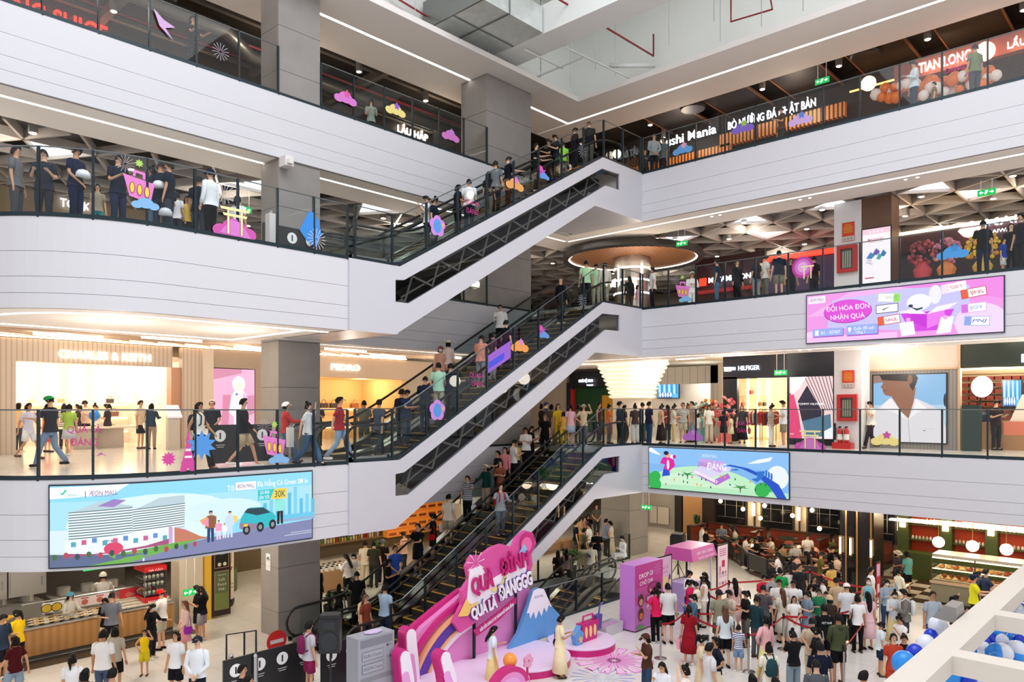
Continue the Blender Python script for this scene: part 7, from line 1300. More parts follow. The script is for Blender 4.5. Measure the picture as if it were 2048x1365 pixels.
def tower(A): A.poly([(-.2,-.5),(-.05,.1),(-.02,.4),(.02,.4),(.05,.1),(.2,-.5),(.08,-.5),(0,-.35),(-.08,-.5)], '#d3449c'); A.star(.3,.12,.34,.2,10, '#4f95dc'); A.rect(-.06,0,.06,.05, '#f4e6ee'); A.rect(-.08,-.15,.08,-.1, '#f4e6ee'); A.star(-.42,-.15,.16,.1,11, '#d3449c')
def backpack(A): A.poly([(-.32,-.1),(-.12,.3),(.2,.28),(.3,-.1),(.15,-.45),(-.1,-.35)], '#2f86d6'); A.ell(.0,.33,.1,.08, '#2f86d6'); A.burst(.16,-.25,.26,16, '#f2e9ee', .025)
def flower(A):
    for k in range(5): A.ell(.16*math.sin(k*1.257),.16*math.cos(k*1.257),.15,.15, '#c788d8')
    A.ell(0,0,.15,.2, '#4f95dc'); A.star(.2,.05,.09,.04,5, '#f2b06a'); A.burst(-.2,-.3,.12,12, '#f2e9ee', .012)
def bst(A): A.burst(0,0,.24,14, '#e3e6f4', .02)
def whirl(A): A.star(0,0,.2,.1,6, '#b04fc6'); A.cloud(.1,-.15,.3, '#5f95dc'); A.ell(-.1,.1,.1,.1, '#e0509c')
def wc(c1, c2): return lambda A: (A.cloud(0,0,.5, c1), A.star(.05,.2,.14,.08,5, c2))
def pinksun(A): A.ell(0,.1,.36,.36, '#b8329a'); A.ell(0,.1,.27,.27, '#cf6fc4'); A.ell(0,.1,.17,.17, '#dda6dc'); torii2 = [A.rect(x-.02,-.3, x+.02,.1, '#efe3a6') for x in (.05,.28)]; A.rect(-.05,.08,.38,.13, '#efe3a6')
B3, B2 = FL[3], 0
for z, px, dr, lb, v in [(B3,278, basket, 'pink basket sticker on the curved railing of the third level', .75),(B3,470, torii, 'torii gate sticker on the curved railing of the third level', .45),(B3,622, backpack, 'blue bag and starburst sticker near the escalator on the third level', .6),(B3,450, bst, 'white starburst sticker beside the torii gate on the third level', 1.0),(B2,168, words, 'magenta QUÁ LÀ ĐÁNG sticker on the railing before the handbag shop', .85),(B2,376, tower, 'pink tower and blue star sticker on the second level railing', .5),(B2,548, basket, 'pink basket sticker on the second level railing above the big screen', .55)]:
    sticker(fB(sB(px), z+v), lb, dr)
gfn = fX(XR+.02)
for z, px, dr, lb, v in [(0,1487, words, 'magenta QUÁ LÀ ĐÁNG sticker on the right second level railing', .75),(0,1620, torii, 'torii gate sticker on the right second level railing', .45),(0,1385, wc('#b96fc8', '#c788d8'), 'violet cloud sticker on the right second level railing', .35),(0,1770, wc('#f0e08a', '#c94f9c'), 'yellow cloud and kite sticker before the big portrait screen', .4),(B3,1605, pinksun, 'pink sun and torii sticker on the third level railing', .75),(B3,1365, basket, 'pink basket sticker on the third level railing near the round column', .55),(B3,1905, wc('#3f8fd0', '#2f7fc0'), 'blue shape sticker before the hotpot shop flowers', .65),(2*H, 1485, wc('#7a5fc0', '#9ac04a'), 'violet and green sticker on the top railing', .7),(2*H, 1600, wc('#c9a6d8', '#5f7fd0'), 'lilac cloud sticker on the top railing', .45),(2*H, 1910, words, 'magenta and violet word sticker near the orange balloons', .9),(2*H, 1365, wc('#5f9fd8', '#e9a3c4'), 'blue and pink mountain sticker on the top railing near the escalator', .5)]:
    sticker(at_fn(gfn, uX(px, XR), z+v), lb, dr)
for px, dr, lb, v in [(440, bst, 'pale starburst sticker on the top left railing', .6),(690, wc('#d478c9', '#e0509c'), 'pink cloud sticker on the top railing after the first column', .5),(790, wc('#efe08a', '#9a5fd0'), 'yellow and violet kite sticker on the top railing', .7),(900, wc('#d478c9', '#c788d8'), 'pink flower sticker on the top railing before the second column', .5),(322, lambda A: A.poly([(-.2,.3),(.05,.1),(.35,0),(.1,-.1),(.3,-.35),(-.05,-.1)], '#c9a0d0'), 'lilac paper crane sticker on the top left railing', .8)]:
    sticker(at_fn(fY(YL-.02), uY(px, YL),2*H+v), lb, dr)
for z0, tag_ in ((FL[3], 'topmost'),(FL[2], 'middle')):
    for px, dr, lb in [(875, flower, 'violet and blue flower'),(1085, whirl, 'violet and pink whirl'),(1165, bst, 'white starburst')] + ([(945, words, 'magenta words'),(1030, wc('#e0a05a', '#d478c9'), 'orange cloud')] if z0 == FL[3] else [(955, words, 'magenta words'),(1040, wc('#f0a04a', '#d98ac9'), 'orange cloud'),(1000, lambda A: (A.poly([(-.55,-.35),(.5,.2),(.5,.75),(-.55,.2)], '#9a5fd0'), A.poly([(-.5,-.2),(.2,.15),(.2,.35),(-.5,0)], '#3f4fe0')), 'large translucent-looking violet')]):
        X = uY(px, YE-.05); zz = z0+min(max((X-XB)*.566,0), H)+.6; sticker(at_fn(fY(YE-.03), X, zz), lb+' sticker on the sloping guard of the '+tag_+' escalator', dr)
# ---------------- people ----------------
ARM = {'d': ((.05,.0,-.285),(.03,.05,-.24)), 'b': ((.05,.04,-.28),(-.08,.22,.08)), 'p': ((.03,.12,-.25),(-.06,.14,.2)), 'h': ((.18,-.06,-.22),(-.14,.14,-.14)),
       'u': ((.18,.10,-.02),(-.10,.04,.24)), 'r': ((.04,.17,-.22),(0,.24,.02)), 'c': ((.05,.08,-.27),(-.24,.14,.06)), 'o': ((.16,.18,-.10),(.10,.22,.04)),
       's': ((.05,-.13,-.25),(.02,-.03,-.25)), 'f': ((.04,.10,-.26),(0,.17,-.17)), 'k': ((.06,.03,-.28),(-.17,.13,-.17))}
def joints(pose, sex):
    a1, a2, lg = pose; sh = .175 if sex == 'm' else .15; dz = -.40 if lg == 'T' else 0; J = {'dz': dz}
    J['sp'] = [(0,0,.93+dz),(0,-.01,1.07+dz),(0,0,1.24+dz),(0,-.01,1.36+dz),(0,-.005,1.43+dz),(0,.0,1.50+dz),(0,.012,1.56+dz),(0,.012,1.63+dz),(0,.0,1.675+dz)]
    for k, (s, a) in enumerate(((1, a1),(-1, a2))):
        S = (s*sh, 0,1.375+dz); u, f = ARM[a]; E = (S[0]+s*u[0], S[1]+u[1], S[2]+u[2]); W = (E[0]+s*f[0], E[1]+f[1], E[2]+f[2]); J['arm%d' % k] = (S, E, W)
        if lg == 'T': K, A = (s*.12,.43,.53),(s*.12,.44,.09)
        elif lg == 'W': K, A = ((s*.09,.2,.5),(s*.09,.30,.09)) if s > 0 else ((s*.09,-.05,.49),(s*.09,-.34,.15))
        else: K, A = (s*.095,.015,.48),(s*.1,-.01,.08)
        J['leg%d' % k] = ((s*.09,0,.89+dz), K, A)
    return J
V3 = lambda p: Vector((p[0], -p[1], p[2]))      # +y forward becomes the local -Y
MEC = {}
def body_mesh(pose, sex):
    key = ('body', pose, sex)
    if key in MEC: return MEC[key]
    J = joints(pose, sex); vs = []; es = []; rs = []
    def av(p, r, prev=None): vs.append(V3(p)); rs.append(r if isinstance(r, tuple) else (r, r)); (es.append((prev, len(vs)-1)) if prev is not None else None); return len(vs)-1
    prev = None; ids = []
    for p, r in zip(J['sp'], [(.12,.09),(.105,.08),(.12,.09),(.10,.07),.052,.05,.068,.078,.05]): prev = av(p, r, prev); ids.append(prev)
    for k in (0,1):
        S, E, W = J['arm%d' % k]; s = 1 if k == 0 else -1; i = av(S, .05, ids[3]); i = av(E, .037, i); wr = av(W, .025, i)
        d = (V3(W)-V3(E)).normalized(); d = Vector((d.x, -d.y, d.z)); side = Vector((s, 0,0)); side = (side-d*side.dot(d)).normalized(); up = d.cross(side)
        pm = Vector(W)+d*.055; pi_ = av(pm, (.03,.022), wr)
        for q, (o, L_) in enumerate(((-.024,.065),(-.008,.08),(.008,.078),(.024,.06))): b1 = pm+d*.035+side*o*1.1; j = av(b1,.0095, pi_); j = av(b1+d*L_*.5+up*.006*s, .0085, j); av(b1+d*L_*.85+up*.022*s, .0075, j)
        t0 = pm-side*.028-d*.01; j = av(t0,.011, pi_); av(t0-side*.018+d*.035,.009, j)
        Hh, K, A = J['leg%d' % k]; i = av(Hh, .078, ids[0]); i = av(K, .05, i); i = av(A, .034, i); av((A[0], A[1]+.13, max(.03, A[2]-.05)),.028, i)
    me = bpy.data.meshes.new('skeleton'); me.from_pydata(vs, es, []); o = bpy.data.objects.new('skeleton', me); col.objects.link(o)
    o.modifiers.new('skin', 'SKIN'); 
    for i, d in enumerate(me.skin_vertices[0].data): d.radius = rs[i]; d.use_root = (i == 0)
    ss = o.modifiers.new('sub', 'SUBSURF'); ss.levels = 1; ss.render_levels = 1
    m2 = bpy.data.meshes.new_from_object(o.evaluated_get(bpy.context.evaluated_depsgraph_get())); bpy.data.objects.remove(o)
    bm = bmesh.new(); bm.from_mesh(m2); hz = J['dz']
    def blob(c, r, sx=1, sy=1, sz=1): bmesh.ops.create_icosphere(bm, subdivisions=1, radius=r, matrix=Matrix.Translation(V3(c)) @ Matrix.Diagonal((sx, sy, sz, 1)))
    blob((0,.085,1.585+hz),.016,.8,1,1.3); blob((.078,0,1.59+hz),.02,.5,.8,1.2); blob((-.078,0,1.59+hz),.02,.5,.8,1.2)
    for f in bm.faces: f.smooth = True
    bm.to_mesh(m2); bm.free(); m2.materials.clear(); m2.materials.append(None); MEC[key] = m2; return m2
def finish(key, mb, smooth=True):
    me = bpy.data.meshes.new(key[0]); me.from_pydata([tuple(V3(v)) for v in mb.v], [], [f[::-1] for f in mb.f]); me.polygons.foreach_set('use_smooth', [smooth]*len(mb.f)); me.materials.append(None); MEC[key] = me; return me
def ellring(mb, rings, n=14):
    b0 = len(mb.v)
    for (x, y, z, rx, ry) in rings:
        for k in range(n): t = 2*math.pi*k/n; mb.v.append((x+rx*math.cos(t), y+ry*math.sin(t), z))
    for i in range(len(rings)-1):
        for k in range(n): q = b0+i*n; mb.f.append([q+k, q+(k+1) % n, q+(k+1) % n+n, q+k+n]); mb.m.append(0); mb.c.append(None)
    for q in (b0, b0+(len(rings)-1)*n): mb.f.append([q+k for k in range(n)]); mb.m.append(0); mb.c.append(None)
def lerp3(a, b, t): return tuple(a[i]+(b[i]-a[i])*t for i in range(3))
def top_mesh(pose, sex, kind):
    key = ('top', pose, sex, kind)
    if key in MEC: return MEC[key]
    J = joints(pose, sex); dz = J['dz']; mb = MB(); k = 1 if sex == 'm' else .9
    lo = .84 if kind in 'tLH' else .9; R = [(lo, .198*k, .15),(.95,.18*k, .138),(1.07,(.155 if sex == 'm' else .132),.108),(1.22,.175*k, .13),(1.33,.19*k, .118),(1.395,.16*k, .095),(1.43,.09*k, .07),(1.445,.062,.058)]
    ellring(mb, [(0,-.005, z+dz, rx, ry) for z, rx, ry in R])
    if kind != 'v':
        for a in (0,1):
            S, E, W = J['arm%d' % a]; I = (S[0]*.75, S[1], S[2]+.005)
            if kind == 't': mb.tube([I, lerp3(S, E, .05), lerp3(S, E, .4), lerp3(S, E, .72)], [.06,.068,.06,.062], 9)
            else: mb.tube([I, lerp3(S, E, .05), lerp3(S, E, .5), E, lerp3(E, W, .5), lerp3(E, W, .95)], [.06,.066,.058,.052,.045,.04], 9)
    if kind == 'H': mb.tube([(0,-.09,1.42+dz),(0,-.10,1.36+dz)], [.08,.06], 8)
    return finish(key, mb)
def bot_mesh(pose, sex, kind):
    key = ('bottom', pose, sex, kind)
    if key in MEC: return MEC[key]
    J = joints(pose, sex); dz = J['dz']; mb = MB(); k = 1 if sex == 'm' else .97
    if kind in 'kKd' and pose[2] != 'T':
        zb = {'k': .56, 'K': .16, 'd': .36}[kind]; w_ = {'k': .22, 'K': .26, 'd': .25}[kind]; fy = 1.3 if pose[2] == 'W' else .85
        ellring(mb, [(0,0,1.0,.12,.092),(0,0,.92,.172,.13),(0,0,(.92+zb)/2,(.172+w_)/2,(.13+w_*fy)/2),(0,0, zb, w_, w_*fy)], 16)
    else:
        ellring(mb, [(0,0,1.0+dz, .135*k, .095),(0,0,.93+dz, .165*k, .12),(0,0,.84+dz, .168*k, .125),(0,0,.76+dz, .11*k, .09)])
        for a in (0,1):
            Hh, K, A = J['leg%d' % a]
            if kind == 's': mb.tube([Hh, lerp3(Hh, K, .4), lerp3(Hh, K, .85)], [.088,.1,.098], 10)
            else: w_ = .085 if kind == 'w' else .06; mb.tube([Hh, lerp3(Hh, K, .5), K, lerp3(K, A, .5), lerp3(K, A, 1.0)], [.088,.09,.07 if kind == 'j' else .085, w_+.002, w_], 10)
    return finish(key, mb)
def shoe_mesh(pose):
    key = ('shoes', pose)
    if key in MEC: return MEC[key]
    J = joints(pose, 'm'); mb = MB()
    for a in (0,1): A = J['leg%d' % a][2]; z = A[2]-.045; mb.tube([(A[0], A[1]-.07, z),(A[0], A[1]-.05, z),(A[0], A[1]+.05, z-.003),(A[0], A[1]+.15, z-.01),(A[0], A[1]+.18, z-.012)], [.02,.04,.046,.04,.015], 9, flat=.8)
    return finish(key, mb)
def hair_mesh(style, dz, tilt):
    key = ('hair', style, dz, tilt)
    if key in MEC: return MEC[key]
    mb = MB(); c = (0,-.005,1.612+dz); n = 14
    def cap(r, zlo, sy=1.12, sz=1.12, front=.2):
        b0 = len(mb.v); rings = 6
        for i in range(rings+1):
            ph = math.pi/2*(1-i/rings*1.0)
            for k in range(n):
                t = 2*math.pi*k/n; fwd = max(0, math.sin(t)); low = -zlo*(i/rings)**2*(1-fwd*1.05)+.052*fwd**1.5*(i/rings)**1.3; rr = r*math.cos(ph) if i else .001
                mb.v.append((c[0]+rr*math.cos(t), c[1]+rr*sy*math.sin(t)-.004, c[2]+r*sz*math.sin(ph)*.95+low+fwd*.018*(i/rings)))
        for i in range(rings):
            for k in range(n): q = b0+i*n; mb.f.append([q+k, q+n+k, q+n+(k+1) % n, q+(k+1) % n]); mb.m.append(0); mb.c.append(None)
    if style in 'slpbmw': cap(.092,.1 if style != 's' else .065)
    if style in 'lw': w_ = .075; L_ = .36 if style == 'l' else .46; ellring(mb, [(0,-.035,1.64+dz, .07,.055),(0,-.055,1.54+dz, .085,.052),(0,-.075,1.42+dz, .095,.045),(0,-.105,1.60-L_+.08+dz, .08,.035),(0,-.105,1.58-L_+dz, .04,.02)], 12)
    if style == 'm': ellring(mb, [(0,-.03,1.64+dz, .088,.07),(0,-.035,1.53+dz, .1,.07),(0,-.04,1.47+dz, .095,.06)], 12)
    if style == 'p': mb.tube([(0,-.09,1.655+dz),(0,-.135,1.63+dz),(0,-.14,1.52+dz),(0,-.12,1.38+dz)], [.028,.038,.034,.012], 8)
    if style == 'b': mb.tube([(0,-.02,1.70+dz),(0,-.04,1.73+dz),(0,-.05,1.76+dz)], [.035,.048,.02], 8)
    if style == 'c': cap(.1,.02); b0 = len(mb.v); mb.add([(-.06,.09,1.635+dz),(.06,.09,1.635+dz),(.05,.175,1.615+dz),(-.05,.175,1.615+dz),(-.06,.09,1.65+dz),(.06,.09,1.65+dz),(.05,.175,1.625+dz),(-.05,.175,1.625+dz)], [(0,1,2,3),(7,6,5,4),(0,4,5,1),(1,5,6,2),(2,6,7,3),(3,7,4,0)])
    if style == 'h': cap(.1,.0); ellring(mb, [(0,0,1.615+dz, .17,.18),(0,0,1.63+dz, .1,.11)], 16)
    if style == 'g': cap(.108,.0,1.15,1.15)
    if tilt: q = math.radians(tilt); P = (0,0,1.50+dz); mb.v = [(x, y*math.cos(q)+(z-P[2])*math.sin(q), P[2]-y*math.sin(q)+(z-P[2])*math.cos(q)) for x, y, z in mb.v]
    return finish(key, mb)
def face_mesh(dz, mask):
    key = ('face', dz, mask)
    if key in MEC: return MEC[key]
    mb = MB()
    if mask: ellring(mb, [(0,.045,1.515+dz, .05,.045),(0,.055,1.55+dz, .066,.052),(0,.06,1.575+dz, .06,.05)], 12)
    else:
        for s in (-1,1): mb.lathe([(.001,-.007),(.011,0),(.001,.007)], (s*.03,.082,1.605+dz),8); mb.box(s*.03-.016, s*.03+.016,.08,.086,1.625+dz, 1.63+dz)
        mb.box(-.022,.022,.078,.086,1.548+dz, 1.556+dz)
    return finish(key, mb, False)
SKIN = [mat('skin_light', '#e0b394', .55, noise=.03), mat('skin_mid', '#cf9c7a', .55, noise=.03), mat('skin_tan', '#b98562', .55, noise=.03)]
HAIRB = mat('hair_black', '#120e0c', .6, noise=.2, scale=30, spec=.2); HAIRN = mat('hair_brown', '#5a3320', .5, noise=.2, scale=30); FACEM = mat('face_marks', '#3a1f18', .6); MASKM = mat('face_mask', '#e9eef2', .7)
def cloth(c):
    if c[0] == 'Z': a, b_ = c[1:].split('/'); return stripes('knit_'+c[1:], '#'+a, '#'+b_, 16, 'Z', r=.85)
    if c[0] == 'N': return mat('print_'+c[1:], '#'+c[1:], .85, noise=.55, scale=26)
    return mat('cloth_'+c, '#'+c, .9, noise=.07, scale=6, spec=.15)
def child(nm, me, mt, par):
    o = bpy.data.objects.new(nm, me); col.objects.link(o); o.parent = par; o.material_slots[0].link = 'OBJECT'; o.material_slots[0].material = mt; return o
def bag(kind, c, par_loc, rz, sc, label, dz=0):
    key = (kind+'_mesh', dz)
    if key not in MEC:
        mb = MB()
        if kind == 'backpack': ellring(mb, [(0,-.19,1.0+dz, .10,.05),(0,-.2,1.05+dz, .14,.075),(0,-.2,1.25+dz, .14,.075),(0,-.19,1.37+dz, .1,.06),(0,-.18,1.4+dz, .04,.03)], 12); [mb.tube([(s*.08,-.12,1.38+dz),(s*.09,.0,1.455+dz),(s*.09,.13,1.36+dz),(s*.1,.12,1.15+dz),(s*.11,-.13,1.05+dz)], .018,5) for s in (-1,1)]
        elif kind == 'shoulder_bag': ellring(mb, [(.22,-.02,.78+dz, .05,.1),(.235,-.02,.9+dz, .06,.13),(.23,-.02,.98+dz, .035,.11)], 10); mb.tube([(.22,.07,.96+dz),(.18,.06,1.2+dz),(.15,0,1.445+dz),(.18,-.1,1.2+dz),(.22,-.1,.96+dz)], .012,5)
        else: ellring(mb, [(.3,.05,.42+dz, .06,.12),(.3,.05,.62+dz, .075,.15),(.29,.05,.7+dz, .05,.12)], 10); mb.tube([(.29,.12,.69+dz),(.27,.05,.84+dz),(.29,-.02,.69+dz)], .01,5)
        finish(key, mb)
    o = bpy.data.objects.new(kind, MEC[key]); col.objects.link(o); o.material_slots[0].link = 'OBJECT'; o.material_slots[0].material = cloth(c); o.location = par_loc; o.rotation_euler = (0,0, rz); o.scale = (sc,)*3; tag(o, label, 'bag')
BG = {'B': 'backpack', 'S': 'shoulder_bag', 'C': 'carrier_bag'}
HT = {'m': 1.70, 'f': 1.58, 'c': 1.15}; NP = 0
def person(pos, a, pose, sx, h, hr, top, bot, desc, bags=()):
    global NP
    NP += 1; sex = 'm' if sx == 'm' else 'f'; r = math.radians(a); d = -FW*math.cos(r)+RT*math.sin(r); rz = math.atan2(d.y, d.x)+math.pi/2
    o = bpy.data.objects.new('person', body_mesh(pose, sex)); col.objects.link(o); o.material_slots[0].link = 'OBJECT'; o.material_slots[0].material = SKIN[(NP*7) % 3 if NP % 2 else 1]
    sc = h/1.70; o.location = pos; o.rotation_euler = (0,0, rz); o.scale = (sc,)*3; tag(o, 'person '+desc, 'person', 'people in the mall')
    dz = joints(pose, sex)['dz']; tilt = 20 if set(pose[:2]) & set('bp') else 0
    st = hr[0]; hm = HAIRB if len(hr) == 1 else HAIRN
    if st in 'chg': child('cap' if st == 'c' else 'hat' if st == 'h' else 'helmet', hair_mesh(st, dz, tilt), cloth(hr[1:] or '20242c'), o); child('hair', hair_mesh('m' if sex == 'f' else 's', dz, tilt), HAIRB, o).scale = (.96,.96,1)
    elif st != 'x': child('hair', hair_mesh(st, dz, tilt), hm, o)
    if abs((a+180) % 360-180) < 115: mk = 'mask' in desc; child('face_mask' if mk else 'face', face_mesh(dz, mk), MASKM if mk else FACEM, o)
    tk, tc = top[0], top[1:]
    if tk == 'D': child('dress_top', top_mesh(pose, sex, 't'), cloth(tc), o); child('dress_skirt', bot_mesh(pose, sex, bot[0]), cloth(bot[1:] or tc), o)
    else: child('shirt', top_mesh(pose, sex, tk), cloth(tc), o); child({'s': 'shorts', 'k': 'skirt', 'K': 'skirt', 'd': 'skirt'}.get(bot[0], 'trousers'), bot_mesh(pose, sex, bot[0]), cloth(bot[1:]), o)
    child('shoes', shoe_mesh(pose), cloth(['1b1b1e', 'e6e2dc', '4a3a30'][NP % 3]), o)
    for b_ in bags: k, c, lb = b_; bag(BG[k], c, pos, rz, sc, lb, dz if k != 'C' else 0)
    return o
def place(mode, px, v, h):
    m = mode[0]
    if m == 'H': z = FL[int(mode[1])]; p = onz(px, v, z+h+.01); return Vector((p.x, p.y, z))
    if m == 'F': return onz(px, v, FL[int(mode[1])])
    if m == 'T': z = D1; p = onz(px, v, z+(h-.68)*1.0+.29); return Vector((p.x, p.y, z))
    if m == 'U': z = F1; p = onz(px, v, z+h-.40); return Vector((p.x, p.y, z))
    if m == 'E':
        z0 = FL[int(mode[1])]; Y = LN1 if mode[2] == '1' else LN2; Y += v; X = XY(px, Y); i = math.floor((X-EST)/(.2/SL)); zz = z0 if X < EST else min(z0+(i+1)*.2-.1, z0+H); return Vector((X, Y, zz+.012))
    z = FL[int(mode[1])]; s = mode[2]
    if s == 'R': return Vector((XR+v, YX(px, XR+v), z))
    if s == 'B': p, n = LP(sB(px)); p = p*(1+v/p.length); return Vector((p.x, p.y, z))
    Y = YL+v; return Vector((XY(px, Y), Y, z))
